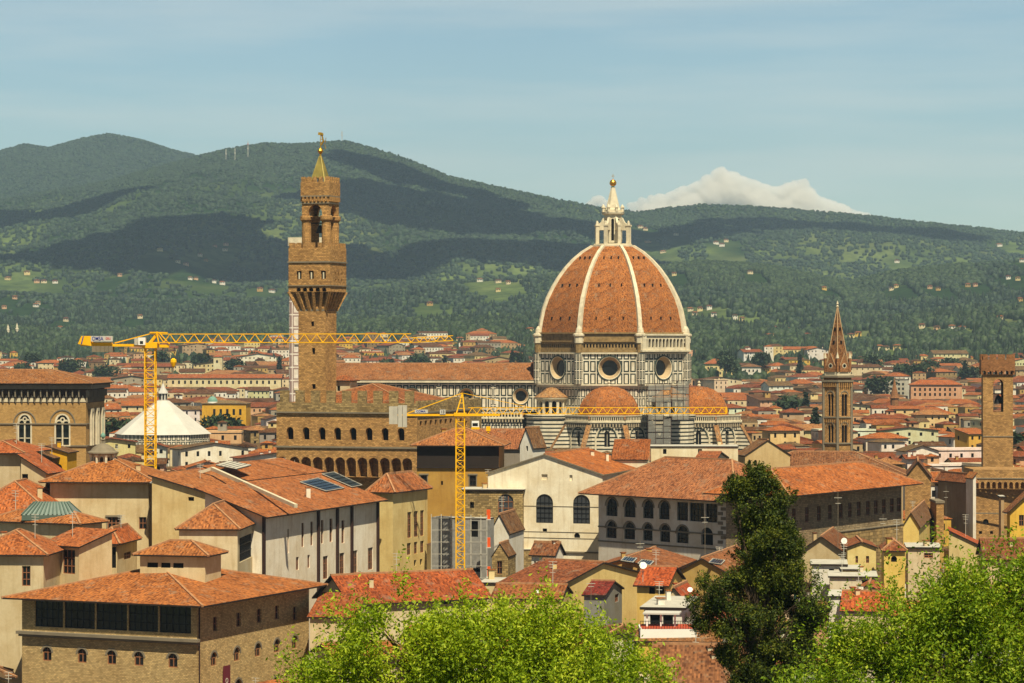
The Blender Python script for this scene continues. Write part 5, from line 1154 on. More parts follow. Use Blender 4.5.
B('brown_shed_house', 'brown lean-to house with dark gallery left of the bright yellow one', 'house', (52, 458), 556, 5, 36, None, lR=8, kind='shed', rise=1.2, over=.6, col=srgb('#6E5236'), rc=ROOF_B, wL=[(38, 49, 460, 467, 'rv')])
B('sloping_roof_house', 'long low building with broad orange roof sloping down to the left', 'house', (49, 515), 442, 3, -40, None, lR=22, kind='hip', rise=4.4, over=.5, col=CREAM, rc=srgb('#C9653A'))
# pavilion with glazed corner and the long gallery block
B('corner_pavilion', 'cream pavilion with pyramid roof and dark glazed bay on its right flank', 'pavilion', (237.5, 530.5), 412, 4, 179, 263, kind='hip', rise_py=505, rise=3.8, over=.5, col=srgb('#D8C7A2'), rc=srgb('#BE6A42'), wR=[(239.5, 259, 534, 558, 'R')], frame='black_iron')
B('side_wall_house', 'tall sunlit yellow cream block with small attic grille behind the pyramid roof', 'house', (209, 494), 437, 16, 152, None, lR=22, kind='shed', rise=2.6, over=.5, col=srgb('#DCC38C'), rc=srgb('#C06C42'), wL=[(188, 194, 497, 501, 'rv')])
u5 = B('gallery_wing', 'long white gallery wing with brown drainpipes and slot windows under an orange roof', 'gallery', (262.5, 515), 425, 19, 205, 378, kind='shedR', rise=3.4, over=1.3, col=srgb('#F2E6D0'), rc=srgb('#BE6840'),
    wR=[(a, b, c, e, 'r') for a, b, c, e in ((287.5, 289, 529, 553), (301.5, 304, 523, 547), (310.5, 313, 521, 543), (321, 323.5, 520, 542), (329.5, 332.5, 518.5, 540), (341.5, 344.5, 519, 540), (296, 299, 557, 570), (307.5, 310, 555, 568), (323, 328, 556, 579), (339.5, 344.5, 553, 577), (353, 357.5, 550, 570), (368, 373, 549, 568))])
dd = (u5['R']-u5['C']).normalized(); nn = Vector((dd.y, -dd.x))
for px in (262.9, 317.5, 336.5, 351, 377): w = MB(); s_ = hit(u5['C'], dd, px); w.slab(u5['C'], dd, nn, s_-.3, s_+.3, .004, .35, 0, u5['z'], 'rust_metal'); w.build('drainpipe', u5['root'])
# clerestory strip, parapet, solar panels on the long roofs
def solar(label, quad, Y, mat='blue_panel', name='solar_panel', th=.18, host=None):
    """flat panel lying on a roof; quad given as (column, row, distance)"""
    if host is not None:
        h, hr_, half = host; sl = hr_/h['lL']/(.5 if half else 1); dl = Vector((*h['dL'], sl)); dr = Vector((*h['dR'], 0)); nrm = dr.cross(dl).normalized(); o_ = Vector((*h['C'], h['z']+.26+(sl*0)))
        if half == 'far': dl = Vector((*h['dL'], -sl)); nrm = dr.cross(dl).normalized(); o_ = Vector((*h['L'], h['z']+.26))
        def on(px, py):
            r = Vector(((px-CX)/F, 1, -(py-CY)/F)); t = (o_-Vector((0, 0, CZ))).dot(nrm)/r.dot(nrm); return Vector((0, 0, CZ))+r*t
        pts = [on(q[0], q[1]) for q in quad]
    else: pts = [P(*q) for q in quad]
    c = sum(pts, Vector())/4; w = MB(); up = Vector((0, 0, th)); t = [p+up for p in pts]
    root = thing(name, label, 'roof panel', c); w.poly(t, mat)
    for i in range(4): w.poly([pts[i], pts[(i+1) % 4], t[(i+1) % 4], t[i]], 'black_iron'); 
    w.build('glass', root); k = MB()
    for i in range(1, 5): k.beam(t[0].lerp(t[1], i/5)+Vector((0, 0, .03)), t[3].lerp(t[2], i/5)+Vector((0, 0, .03)), .08, 'black_iron')
    for i in range(4): k.beam(t[i]+Vector((0, 0, .02)), t[(i+1) % 4]+Vector((0, 0, .02)), .1, 'concrete')
    k.build('frame', root); return root
B('attic_range', 'long low attic range with dark strip windows under its orange roof above the white gallery', 'building', (246, 480.5), 462, 19, 205, 322, kind='shedR', rise=2.0, over=.6, col=srgb('#B9A88C'), rc=srgb('#C0693F'), wR=[(258+i*10, 266+i*10, 480-i*.9, 483-i*.9, 'rv') for i in range(6)])
solar('dark blue sheet panel on the orange roof beside the yellow crane mast', [(150, 484, 450), (176, 487, 447), (184, 481, 457), (160, 477, 462)], 450)
solar('wide dark solar panel lying on the gallery roof, lower of the two', [(300, 483, 442), (326, 492, 436), (344, 489, 444), (318, 479, 451)], 440, host=(u5, 3.4, None))
solar('long dark rooflight strip behind the lower solar panel on the gallery roof', [(322, 475, 455), (352, 488, 446), (362, 486, 452), (334, 473, 462)], 450, 'dark_glass', 'roof_window', host=(u5, 3.4, None))
solar('grey metal hatch sheet on the orange attic roof', [(216, 466, 462), (236, 470, 458), (251, 466, 466), (230, 462, 470)], 460, 'concrete', 'roof_hatch')
w = MB(); pr1, pr2 = P(212, 468.5, 455), P(296, 506, 428); w.beam(pr1, pr2, .55, 'pale_trim'); w.beam(P(196, 474, 456), pr1, .5, 'pale_trim'); pp = w.build('roof_parapet', None, origin=tuple(pr1)); tag(pp, 'white parapet strip running down between two orange roofs', 'parapet')
yb = B('yellow_house', 'tall pale yellow house with three slim tall windows and hipped orange roof', 'house', (393, 493.5), 474, 22, 370, 427.5, kind='hip', rise_py=478, rise=3, over=.7, col=srgb('#DCC486'), rc=srgb('#B8633E'),
    wR=[(407.5, 411.5, 512, 538, 'r'), (414, 418, 511, 537, 'r'), (420.3, 424, 510, 534, 'r'), (407, 411, 543, 555, 'r'), (414, 417.5, 541.5, 553, 'r'), (420.3, 424, 541, 551, 'r'), (414, 416.5, 560, 566, 'rv'), (420, 422.5, 559, 565, 'rv')])
lr = B('low_hall', 'low hall with big red tiled roof and round fanlight in its white gable', 'hall', (352, 603), 404, 62, 318, 487, kind='gableR', rise=3.4, over=.7, col=srgb('#DAC9A2'), rc=srgb('#B4512E'), wL=[(322, 341, 588, 604, 'A')], wR=[(440, 452, 598, 604, 'rv')], frame='black_iron')
B('red_roof_shed', 'low outbuilding with plain red roof between stone palace and fanlight hall', 'outbuilding', (353, 618), 392, 8, 310, None, lR=9, kind='shedL', rise=2.4, over=.4, col=CREAM, rc=srgb('#B05430'))
# ochre loggia house in front of the old palace
m1 = B('loggia_house', 'ochre house with dark timber loggia under a wide hipped orange roof', 'house', (499, 446.5), 540, 4, 417, None, lR=14, kind='hip', rise_py=431.5, rise=3, over=1.2, col=srgb('#B98F45'), rc=srgb('#BC6C44'), zb=0,
    wL=[(418, 426, 448, 465, 'r'), (431, 437.5, 449, 461, 'r'), (443, 455, 448, 465, 'r'), (468, 481, 449, 463, 'r'), (487, 495, 449, 465, 'r'), (420.5, 427, 475, 486, 'rt'), (469.5, 476, 477, 488, 'rt'), (441, 443, 481, 485, 'rv')], frame='dark_wood')
w = MB(); dd = (m1['C']-m1['L']).normalized(); nn = Vector((dd.y, -dd.x))
A_ = m1['L']; L = m1['lL']; z0, z1 = ZY(467, 540), m1['z']-.01
facade(w, A_, m1['C'], z0, z1, [(hit(A_, dd, a), hit(A_, dd, b), ZY(d_, 540), ZY(c_, 540), 'rw') for a, b, c_, d_ in ((418, 426, 448, 465), (429, 439, 448, 465), (441, 457, 448, 465), (466, 483, 448, 465), (486, 496, 448, 465))], 'dark_wood', .01, out=.12)
w.slab(A_, dd, nn, -.1, L+.1, .125, .4, z0-.25, z0, 'dark_wood'); w.build('loggia_cladding', m1['root'])
B('gable_house', 'narrow white gabled house with slit window right of the timber loggia', 'house', (533, 446), 575, 30, 520, 545, kind='gableR', rise=3.6, over=.3, col=WHITE, rc=ROOF_B, wL=[(526, 528, 441, 451, 'rv')])
B('gable_house', 'long brown-roofed range joining the timber loggia to the narrow white gable', 'house', (521, 449), 590, 4, 474, None, lR=13, kind='gableL', rise=3.8, over=.4, col=srgb('#8D8377'), rc=srgb('#AA5E40'))
B('stone_block', 'brown stone block with one tall arched window beside the big white gable', 'building', (523, 491), 516, 4, 462, None, lR=8, kind='flat', rise=.3, over=.3, mat='rough_stone', col=CREAM, wL=[(498, 513.5, 494, 521, 'A'), (512, 519, 551, 573, 'av'), (470, 474, 502, 508, 'rv')], glass='shade_glass')
m3 = B('gabled_hall', 'big cream gabled hall with two tall arched windows', 'hall', (602.5, 475), 514, 17, 488, None, lR=30, kind='gableR', rise_py=452, rise=4.6, over=.35, col=srgb('#F4E8CC'), rc=srgb('#CB6A38'), soffit='trim_stone',
    wL=[(536, 553, 494, 523, 'A'), (573, 590, 496, 523, 'A'), (541.5, 547.5, 471.5, 480, 'rw'), (569.5, 572.5, 475, 481, 'rw'), (542.5, 547, 528.5, 532, 'rv'), (574, 580, 533, 538, 'av')], glass='shade_glass', frame='black_iron')
w = MB(); dd = (m3['C']-m3['L']).normalized(); nn = Vector((dd.y, -dd.x)); s_ = hit(m3['L'], dd, 521)
for py in (505, 530.5, 536.5): w.slab(m3['L'], dd, nn, s_, m3['lL'], .004, .08, ZY(py+.35, 520), ZY(py, 520), 'trim_stone')
w.slab(m3['L'], dd, nn, s_, m3['lL']+.1, .004, .3, ZY(551, 520), ZY(549.6, 520), 'trim_stone'); w.build('string_courses', m3['root'])
B('stone_footing', 'brown stone base wall with dark arched opening below the cream gabled hall', 'wall', (603, 551), 516, 3, 521, None, lR=3.5, kind='flat', rise=.15, over=0, mat='rough_stone', wL=[(570, 581, 552, 574, 'av')])
m4 = B('arcaded_gallery', 'white two storey gallery with rows of arched windows and open dark loggia', 'gallery', (735, 502), 480, 47, 598.5, None, lR=17, kind='hipL', rise=5.0, over=2.6, col=srgb('#E4DACA'), rc=srgb('#B8694A'), depth=.45,
    wL=[(606, 617.5, 498, 516, 'a'), (624, 635.5, 499, 517, 'a'), (643, 653.5, 500, 518, 'a'), (659, 669.5, 501, 520, 'a'), (606, 616.5, 521, 538, 'a'), (624, 635, 522, 539, 'a'), (643, 652.5, 523.5, 541, 'a'), (660, 670, 525, 542.5, 'a'), (676.5, 688.5, 526, 544, 'a'), (701, 713, 528, 547, 'av'), (677, 688, 502, 521, 'l'), (689.5, 704, 503, 522.5, 'l'), (705.5, 717.5, 504, 523, 'l'), (727.5, 734, 505, 525, 'l')], glass='dark_glass', frame='black_iron')
w = MB(); dd = (m4['C']-m4['L']).normalized(); nn = Vector((dd.y, -dd.x)); Lx = m4['lL']
zq = ZY(521, 495); w.slab(m4['L'], dd, nn, 0, Lx, .004, .2, ZY(520, 502)-1.4, ZY(520, 502)-1.15, 'trim_stone'); w.slab(m4['L'], dd, nn, 0, Lx, .004, .18, ZY(541, 505), ZY(541, 505)+.25, 'trim_stone')
for i in range(9):
    s_ = hit(m4['L'], dd, 722)+(0.35 if i % 2 else -.35); z = ZY(543, 484)+i*.82; w.slab(m4['L'], dd, nn, s_-.55, s_+.55, .004, .12, z, z+.55, 'trim_stone')
w.build('stone_trim', m4['root'])
w = MB(); pa, pb_ = P(631, 491, 499), P(661, 467, 520); w.beam(pa+Vector((0, 0, .9)), pb_+Vector((0, 0, .9)), .35, 'copper'); cpst = w.build('copper_flashing', None, origin=tuple(pa)); tag(cpst, 'pale green copper strip running up the gallery roof', 'flashing')
B('white_penthouse', 'long white blank wall with two small square openings behind the arcaded gallery', 'building', (738, 447.5), 545, 2, 651, None, lR=9, kind='flat', rise=.2, over=.15, col=srgb('#E8DAB8'), wL=[(663, 666.5, 449, 454, 'rv'), (698, 702, 450, 452, 'rv')])
B('white_lantern_house', 'white rooftop house with brown-red lean-to roof and one square dark window', 'house', (647, 460), 538, 6, 613, None, lR=8, kind='shedL', rise=3.4, over=.3, col=srgb('#E8DCC0'), rc=srgb('#A6542F'), wL=[(621, 628, 469, 477, 'rv')], wR=[])
B('roof_room', 'small grey room with red roof standing on the gallery roof', 'roof room', (711, 466), 515, 10, 692, 728, kind='gableL', rise=1.8, over=.4, col=srgb('#C7B9A2'), rc=srgb('#B25C3A'))
B('small_apse_house', 'tan gabled chapel with two tiny arched windows right of the blank white wall', 'chapel', (745, 456), 560, 72, 736, 790, kind='gableL', rise=3.0, over=.2, col=srgb('#C9AE7E'), rc=ROOF_B, wR=[(748, 751, 460, 466, 'av'), (754, 757, 461, 467, 'av')])
m5 = B('long_palace', 'long dark stone palace under huge orange roof beside the dark conifer', 'palace', (783, 496), 470, 34, None, 901.5, lL=11, kind='hip', rise=2.6, over=3.0, mat='grey_stone', rc=srgb('#C7683A'),
    wR=[(a, a+4, 509-(a-790)*.11, 524-(a-790)*.12, 'r') for a in (792, 805, 817, 828, 839, 848, 857, 866, 874, 882, 890, 897)])
B('brown_roof_block', 'broad brown-roofed block behind the huge orange palace roof', 'building', (903, 476), 560, 8, 742, None, lR=20, kind='hip', rise=4.0, over=.6, col=TAN, rc=srgb('#94563C'))
# rusticated lower storey catches the sun
w = MB(); dd = (m5['R']-m5['C']).normalized(); nn = Vector((dd.y, -dd.x)); s0 = hit(m5['C'], dd, 838)
facade(w, m5['C']+dd*s0, m5['R'], 0, ZY(527, 500), [], 'rusticated', out=.35); w.slab(m5['C'], dd, nn, s0, m5['lR'], .002, .5, ZY(527, 500)+.003, ZY(526, 500), 'trim_stone'); w.build('rusticated_base', m5['root'])

# ------------------------------------------------------------------ right-hand stone group
B('stone_fort', 'brown stone palace block with corbelled parapet at the foot of the watch tower', 'palace', (973.5, 484), 672, 92, 971.5, 1060, kind='none', mat='tower_stone', wR=[(983, 988.5, 519, 524, 'av'), (979, 982, 531, 534, 'rv'), (990, 993, 531, 534, 'rv')], limit=540)
bo_ = thing('crenel_wall', 'brown stone upper storey with small corbel arches behind the parapet', 'wall', (P(990, 480, 700).x, 700, 0)); w = MB(); A_, B_ = XY(974, 671), XY(1060, 668)
L = (B_-A_).length; nb = 15; facade(w, A_, B_, ZY(489, 670), ZY(479, 670), [(L*(i+.18)/nb, L*(i+.82)/nb, ZY(488.9, 670), ZY(482, 670), 'a') for i in range(nb)], 'tower_stone', .8)
w.prism([(A_.x, A_.y+1.0), (B_.x, B_.y+1.0), (B_.x, B_.y+16), (A_.x, A_.y+16)], ZY(484, 670), ZY(468, 680), 'tower_stone'); w.slab(A_, (B_-A_).normalized(), Vector((0, -1)), 0, L, .004, .2, ZY(514, 670), ZY(512.8, 670), 'trim_stone')
w.slab(A_, (B_-A_).normalized(), Vector((0, -1)), 0, L, -1, .15, ZY(479, 670)+.003, ZY(478, 670), 'trim_stone'); w.build('wall', bo_)
B('yellow_house', 'yellow house with dark window at right frame edge under a brown roof', 'house', (1010, 510), 600, 80, 1007, 1050, kind='gableL', rise=4, over=.8, col=YELLOW, rc=srgb('#9A5838'), wR=[(1019, 1024, 515, 526, 'r')])
B('tan_house', 'tan flat house with one wide dark window left of the yellow frame-edge house', 'house', (1004, 498), 640, 4, 1001, None, lR=5, kind='flat', rise=.4, over=.3, col=TAN)
B('street_house', 'tall dark shaded house lining the deep street gap left of the stone fort', 'house', (971, 484), 655, 70, 938, 975, kind='hip', rise=1.0, over=.6, col=srgb('#8A7558'), rc=srgb('#A4583A'))
B('white_strip_house', 'thin white house front with stacked windows hard against the stone fort', 'house', (973, 478), 650, 80, 966, 976, kind='shed', rise=.8, over=.3, col=WHITE, rc=ROOF_O)
B('church_end', 'brown stone church end with arched window and stepped buttress', 'church', (931, 478), 618, 8, 905, None, lR=20, kind='gableR', rise=3.6, over=.4, mat='tower_stone', rc=srgb('#8E5238'), wL=[(921, 927, 507, 519, 'av')])
w = MB(); w.box(P(937, 545, 612), 1.6, 9, ZY(502, 612)-ZY(545, 612), 'tower_stone'); w.box(P(937, 502, 612)+Vector((0, 0, .0)), 2.0, 9.4, .5, 'trim_stone'); ob = w.build('church_buttress', None, origin=(P(937, 545, 612).x, 612, 10)); tag(ob, 'sloping stone buttress between brown church end and dark street', 'buttress')
B('yellow_house', 'cream yellow gabled house with lean-to below the brown church end', 'house', (919, 526), 575, 12, 903, 932, kind='gableR', rise=2.6, over=.4, col=srgb('#E2C878'), rc=ROOF_B)
B('cottage', 'cream cottage end wall with bright red sloping roof near the dark street', 'cottage', (986, 549), 520, 10, 949, None, lR=9, kind='shedR', rise=3.2, over=.3, col=srgb('#DCC68C'), rc=srgb('#C4552E'))
B('low_house', 'low house with wide brown roof at the right edge above the leafy tree', 'house', (1040, 560), 500, 4, 986, None, lR=14, kind='gableL', rise=3.2, over=.5, col=CREAM, rc=srgb('#8E4A30'))
# ------------------------------------------------------------------ rooftops in the centre bottom
og = B('ochre_gable_house', 'large ochre blank gable with brown roof just below the arcaded gallery', 'house', (666, 573), 412, 14, 582, None, lR=24, kind='gableR', rise_py=554, rise=3, over=.3, col=srgb('#BF9C5C'), rc=srgb('#A65B3C'), limit=None)
rt_ = B('roof_terrace_house', 'broad brown-roofed house with three dark rooflights next to the ochre gable', 'house', (742, 582), 420, 16, 663, None, lR=26, kind='gableR', rise_py=553, rise=5, over=.4, col=srgb('#B39557'), rc=srgb('#A9603F'), wL=[(668, 674, 584, 589, 'rv')])
B('roof_turret', 'small yellow roof turret with flat cap next to the conifer', 'turret', (717, 567), 426, 10, 697, 724, kind='flat', rise=.4, over=.4, col=srgb('#E5BE58'))
for q, lb, ho in (((628, 560), 'leftmost dark rooflight on the brown roofs below the gallery', (og, og['rise'], 'near')), ((645, 563), 'dark rooflight just right of the ochre gable peak', (og, og['rise'], 'near')), ((716, 562), 'rightmost dark rooflight on the brown roof below the gallery', (rt_, rt_['rise'], 'near'))):
    a, b = q; solar(lb, [(a-7, b+1.6, 0), (a+5, b+3.4, 0), (a+9, b-.6, 0), (a-3, b-2.2, 0)], 440, 'dark_glass', 'roof_window', host=ho)
B('white_tower_house', 'small white tower house with three slit windows and brown tiled roof', 'house', (554, 555), 424, 24, 531.5, 563.5, kind='gableL', rise=1.6, over=.35, col=WHITE, rc=srgb('#8E4E36'), wL=[(534, 535.8, 561, 568, 'rv'), (539.5, 541.5, 561, 569, 'rv'), (546, 548, 562, 569, 'rv')], wR=[(557, 559, 560, 566, 'rv')])
B('yellow_wall_house', 'pale yellow house with brown roof and grey door in front of white tower house', 'house', (556, 588), 392, 32, 498, 646, kind='gableL', rise=2.6, over=.4, col=srgb('#E0C684'), rc=srgb('#9C4F34'), wR=[(558, 564, 592, 608, 'r')])
B('rooftop_shed', 'grey rooftop shed with dark red metal roof and white window', 'shed', (604, 596), 384, 15, 584, 622, kind='gableL', rise=1.4, over=.3, col=srgb('#8C8C84'), rc=srgb('#8A2C28'), wR=[(615, 619, 594, 602, 'r')])
B('dormer_house', 'yellow dormer house with two dark windows and orange-red roof', 'house', (666, 586), 392, 14, 637, 682, kind='gableL', rise=2.0, over=.5, col=srgb('#E0BD6C'), rc=srgb('#C2512C'), wL=[(649, 655, 587, 594, 'rv'), (658, 664, 588, 595, 'rv')], )
B('red_roof_house', 'low house under bright red roof in front of the yellow dormer house', 'house', (688, 605), 380, 14, 660, 700, kind='gableR', rise=2.2, over=.3, col=CREAM, rc=srgb('#BE4E2C'))
wt = B('terrace_house', 'white rooftop terrace house with open porch and red tiled deck', 'house', (682, 610), 358, 10, 644, 695, kind='flat', rise=.35, over=.5, col=srgb('#EDE8DE'), zb=0, wL=[(650, 660, 612, 625, 'rv'), (663, 673, 612, 625, 'rv')], wR=[(684, 688, 612, 622, 'av'), (690, 693, 612, 622, 'av')])
w = MB(); zt0 = ZY(626, 352); q0, q1 = P(640, 626, 349), P(688, 626, 349)
w.prism([(q0.x, 348), (q1.x+1, 348), (q1.x+1, 354.5), (q0.x, 354.5)], 0, zt0, 'white_paint'); w.prism([(q0.x+.2, 348.2), (q1.x+.8, 348.2), (q1.x+.8, 354.3), (q0.x+.2, 354.3)], zt0+.004, zt0+.02, 'awning')
for i in range(22): x = q0.x+(q1.x+1-q0.x)*i/21; w.beam((x, 348.1, zt0), (x, 348.1, zt0+1.0), .05, 'black_iron')
w.beam((q0.x, 348.1, zt0+1), (q1.x+1, 348.1, zt0+1), .07, 'black_iron'); w.build('terrace', wt['root'])
w = MB(); w.box(P(662, 613, 353)+Vector((0, -.6, 0)), 4.6, 3.2, .2, 'white_canvas', -.15)
for px in (647, 661, 675): w.beam(P(px, 613, 351.5), P(px, 627, 351.5), .22, 'white_paint')
w.build('porch', wt['root'])
B('yellow_parapet_house', 'long yellow parapet wall with row of little brackets above the lowest brown roof', 'house', (720, 643), 346, 6, 636, None, lR=10, kind='gableL', rise=.8, over=.3, col=srgb('#E4BE5A'), rc=srgb('#A8653F'))
B('brown_roof_house', 'lowest brown tiled roof at the bottom edge between bush and conifer', 'house', (745, 683), 318, 6, 655, None, lR=10, kind='gableL', rise_py=646, rise=3.5, over=.6, col=srgb('#CFC2A4'), rc=srgb('#9A5A40'), limit=683)
B('corner_house', 'white house corner and red roof tight against the conifer', 'house', (712, 633), 352, 10, 690, 735, kind='hip', rise=1.2, over=.4, col=WHITE, rc=srgb('#A84F32'))
B('cream_low_house', 'low cream house with flat terrace left of the scaffolded block', 'house', (500, 584), 428, 8, 480, None, lR=9, kind='flat', rise=.2, over=.2, col=srgb('#DCC896'))
B('low_tan_house', 'tan low house with brown roof peeping above the leafy bush', 'house', (560, 600), 384, 10, 492, None, lR=10, kind='gableL', rise=1.5, over=.3, col=srgb('#DABF82'), rc=srgb('#A65A38'))
B('netted_block', 'block wrapped in pale grey building net behind the slim yellow crane', 'building', (487, 520), 452, 20, 431, 494, kind='flat', rise=.15, over=0, mat='grey_net', wL=[(470, 478, 521, 537, 'rv'), (467, 480, 568, 572, 'rv')])
w = MB()
for px in (431, 441, 451, 461, 471, 481, 487): p = P(px, 523, 448+.0); w.beam((p.x, 450-(px-431)*.06, 10), (p.x, 450-(px-431)*.06, ZY(514, 450)), .12, 'concrete')
for py in (518, 530, 542, 554, 566, 578): w.beam(P(431, py, 450), P(487, py, 446.5), .08, 'concrete')
ob = w.build('scaffold_frame', None, origin=tuple(P(460, 580, 449))); tag(ob, 'thin pale scaffold poles standing in front of the grey netted block', 'scaffolding')
B('white_gable_house', 'white narrow gable end with brown brick lower gable beside the netted block', 'house', (509, 533), 462, 12, 490, None, lR=12, kind='gableR', rise_py=513, rise=3, over=.2, col=WHITE, rc=ROOF_B)
B('brick_gable_house', 'small brown brick gable with grey door in front of the white narrow gable', 'house', (508, 557), 450, 12, 492, None, lR=6, kind='gableR', rise=2, over=.1, mat='rough_stone', rc=ROOF_B, wL=[(497, 502, 561, 574, 'r')])
for py, i in ((516, 'highest'), (544, 'middle'), (573, 'lowest')):
    w = MB(); w.box(P(488.5, py+3, 447), .6, .6, 1.5, 'orange_cover'); w.box(P(488.5, py+3, 447)-Vector((0, 0, .15)), .8, .8, .14, 'concrete'); ob = w.build('orange_cover', None, origin=tuple(P(488.5, py+3, 447))); tag(ob, f'{i} bright orange tarpaulin bundle on the corner of the netted block', 'tarpaulin')
def dish(px, py, Y, r, label, tilt=60):
    r *= .62
    p = P(px, py, Y); k = MB(); k.lathe((0, 0, 0), [(.1*r, 0), (.6*r, .12*r), (.95*r, .36*r), (r, .4*r)], 14, 'white_paint'); M_ = Matrix.Rotation(R_(tilt), 3, 'X'); k.v = [tuple(M_ @ Vector(v)+p) for v in k.v]
    root = thing('satellite_dish', label, 'satellite dish', p); k.build('reflector', root); m_ = MB(); m_.beam(p, p-Vector((0, -.3, 2.2)), .1, 'concrete'); m_.beam(p, p+Vector((0, -r*.8, .1)), .05, 'black_iron'); m_.build('mount', root)
dish(643, 566, 385, .85, 'large white satellite dish left of the yellow dormer house'); dish(690, 590, 380, .6, 'white satellite dish on the red roof beside the conifer'); dish(538, 592, 384, .5, 'small satellite dish on the pale yellow house'); dish(844, 541, 448, .8, 'round white satellite dish above the rough brown roof right of the conifer', 80)
for x_, y_, Y_, h_, lb in ((640, 575, 384, 6, 'thin metal mast by the large white satellite dish'), (705, 560, 425, 9, 'tall lamp mast in front of the arcaded gallery'), (838, 548, 440, 11, 'tall white mast rising before the long dark palace'), (883, 560, 440, 9, 'thin aerial mast right of the cream balcony front'), (591, 610, 380, 5, 'white flue pipe on the pale yellow house'), (946, 545, 600, 16, 'tall street mast in the dark gap by the stone fort')):
    q_ = P(x_, y_, Y_); k = MB(); h_ *= .8; k.beam(q_, q_+Vector((0, 0, h_)), .07, 'trim_stone', 6); k.beam(q_+Vector((-.6, 0, h_*.9)), q_+Vector((.6, 0, h_*.9)), .07, 'concrete'); k.beam(q_+Vector((-.4, 0, h_*.8)), q_+Vector((.4, 0, h_*.8)), .07, 'concrete'); ob = k.build('mast', None, origin=tuple(q_)); tag(ob, lb, 'mast')
# ------------------------------------------------------------------ rooftops right of the conifer
B('cream_house', 'cream front with two dark balcony doors right of the conifer', 'house', (876, 548), 452, 3, 847.5, None, lR=12, kind='gableR', rise_py=540, rise=2, over=.3, col=srgb('#E6D08C'), rc=srgb('#A45638'), wL=[(855.5, 858, 556, 563, 'r'), (866, 869, 554, 563, 'r')])
B('brown_roof_house', 'wide low house with rough brown roof between conifer and cream front', 'house', (848, 556), 456, 12, 795, None, lR=20, kind='gableR', rise_py=533, rise=4, over=.5, col=srgb('#C9B48A'), rc=srgb('#8C4E34'))
B('white_terrace', 'white terrace block with dark openings stepping down right of the conifer', 'house', (846, 566), 432, 6, 812, None, lR=9, kind='flat', rise=.3, over=.3, col=WHITE, wL=[(829, 834, 569, 573, 'rv')])
B('yellow_terrace', 'yellow flat-topped house with dark green awning right of white terrace block', 'house', (862, 571), 428, 4, 842, None, lR=8, kind='flat', rise=.3, over=.2, col=srgb('#DFC06A'), wL=[(845, 852, 573, 580, 'rv'), (856, 860, 573, 582, 'rv')])
B('white_terrace', 'cream low block with long pale parapet under the yellow flat-topped house', 'house', (876, 578), 420, 6, 830, None, lR=10, kind='flat', rise=.2, over=.3, col=PALE, wL=[(862, 868, 580, 587, 'rv')])
B('grey_gable_house', 'weathered grey cream gable with orange roof above the right leafy tree', 'house', (880, 592), 400, 10, 857, None, lR=9, kind='gableR', rise_py=583, rise=2, over=.25, col=srgb('#BBA987'), rc=srgb('#BE5C34'))
B('white_terrace', 'small white stepped terrace lowest among roofs beside the conifer', 'house', (866, 598), 392, 8, 829, None, lR=10, kind='flat', rise=.2, over=.2, col=WHITE, wL=[(840, 846, 590, 600, 'rv')])
B('orange_roof_house', 'little house with bright orange roof dipping behind the right leafy tree', 'house', (886, 612), 385, 10, 842, None, lR=10, kind='gableL', rise=2.2, over=.3, col=CREAM, rc=srgb('#C25630'))
B('yellow_house', 'small yellow house with round window left of the beige terrace house', 'house', (905, 552), 440, 5, 884, None, lR=9, kind='hip', rise=1.2, over=.4, col=srgb('#E4C468'), rc=srgb('#9E5236'), wL=[(891, 897, 556, 562, 'av')])
B('beige_house', 'beige terrace house with wide window and aerials above the leafy tree', 'house', (940, 549), 455, 6, 908, None, lR=10, kind='flat', rise=.3, over=.3, col=srgb('#D8C4A0'), wL=[(924, 933, 553, 558, 'r')])

# ------------------------------------------------------------------ recognisable buildings farther back
def Yfor(px, py, h):
    for Y in np.arange(900, 3300, 10.0):
        if CZ-(py-CY)*Y/F <= float(ground((px-CX)*Y/F, Y))+h: return float(Y)
    return 3200.0
ym = B('yellow_mansion', 'bright ochre mansion with small green copper dome right of the white pyramid', 'mansion', (246, 404), Yfor(246, 404, 21), 5, 202, None, lR=14, kind='hip', rise=1.6, over=.5, col=srgb('#E0AE32'), rc=srgb('#8E6A50'), wL=[(213+i*6.5, 215.5+i*6.5, 409, 415, 'rv') for i in range(5)]+[(213+i*6.5, 215.5+i*6.5, 420, 426, 'rv') for i in range(5)])
w = MB(); Ym_ = ym['C'].y+5; q_ = P(212.5, 402, Ym_); w.lathe((q_.x, Ym_, q_.z-3), [(2.9, 0), (2.9, 3.2)], 16, 'white_paint'); w.lathe((q_.x, Ym_, q_.z+.2), [(2.8*math.cos(t), 2.9*math.sin(t)) for t in [i*math.pi/2/7 for i in range(7)]]+[(.1, 3.0)], 16, 'copper'); w.build('dome', ym['root'])
B('pale_tower', 'small pale square tower with red cap among far roofs left of the clock tower', 'tower', (222, 357), Yfor(222, 357, 24), 6, 213.5, None, lR=5, kind='hip', rise=1.2, over=.4, col=srgb('#E0D2A8'), rc=ROOF_R, wL=[(216, 218, 360, 363, 'av')])
B('long_range', 'long pale range with a row of small windows beyond the white pyramid', 'building', (281, 378), Yfor(281, 378, 15), 2, 168, None, lR=12, kind='gableL', rise=2.6, over=.7, col=srgb('#E2D3A6'), rc=srgb('#AE5632'), wL=[(172+i*6, 174+i*6, 380.5, 384, 'rv') for i in range(18)])
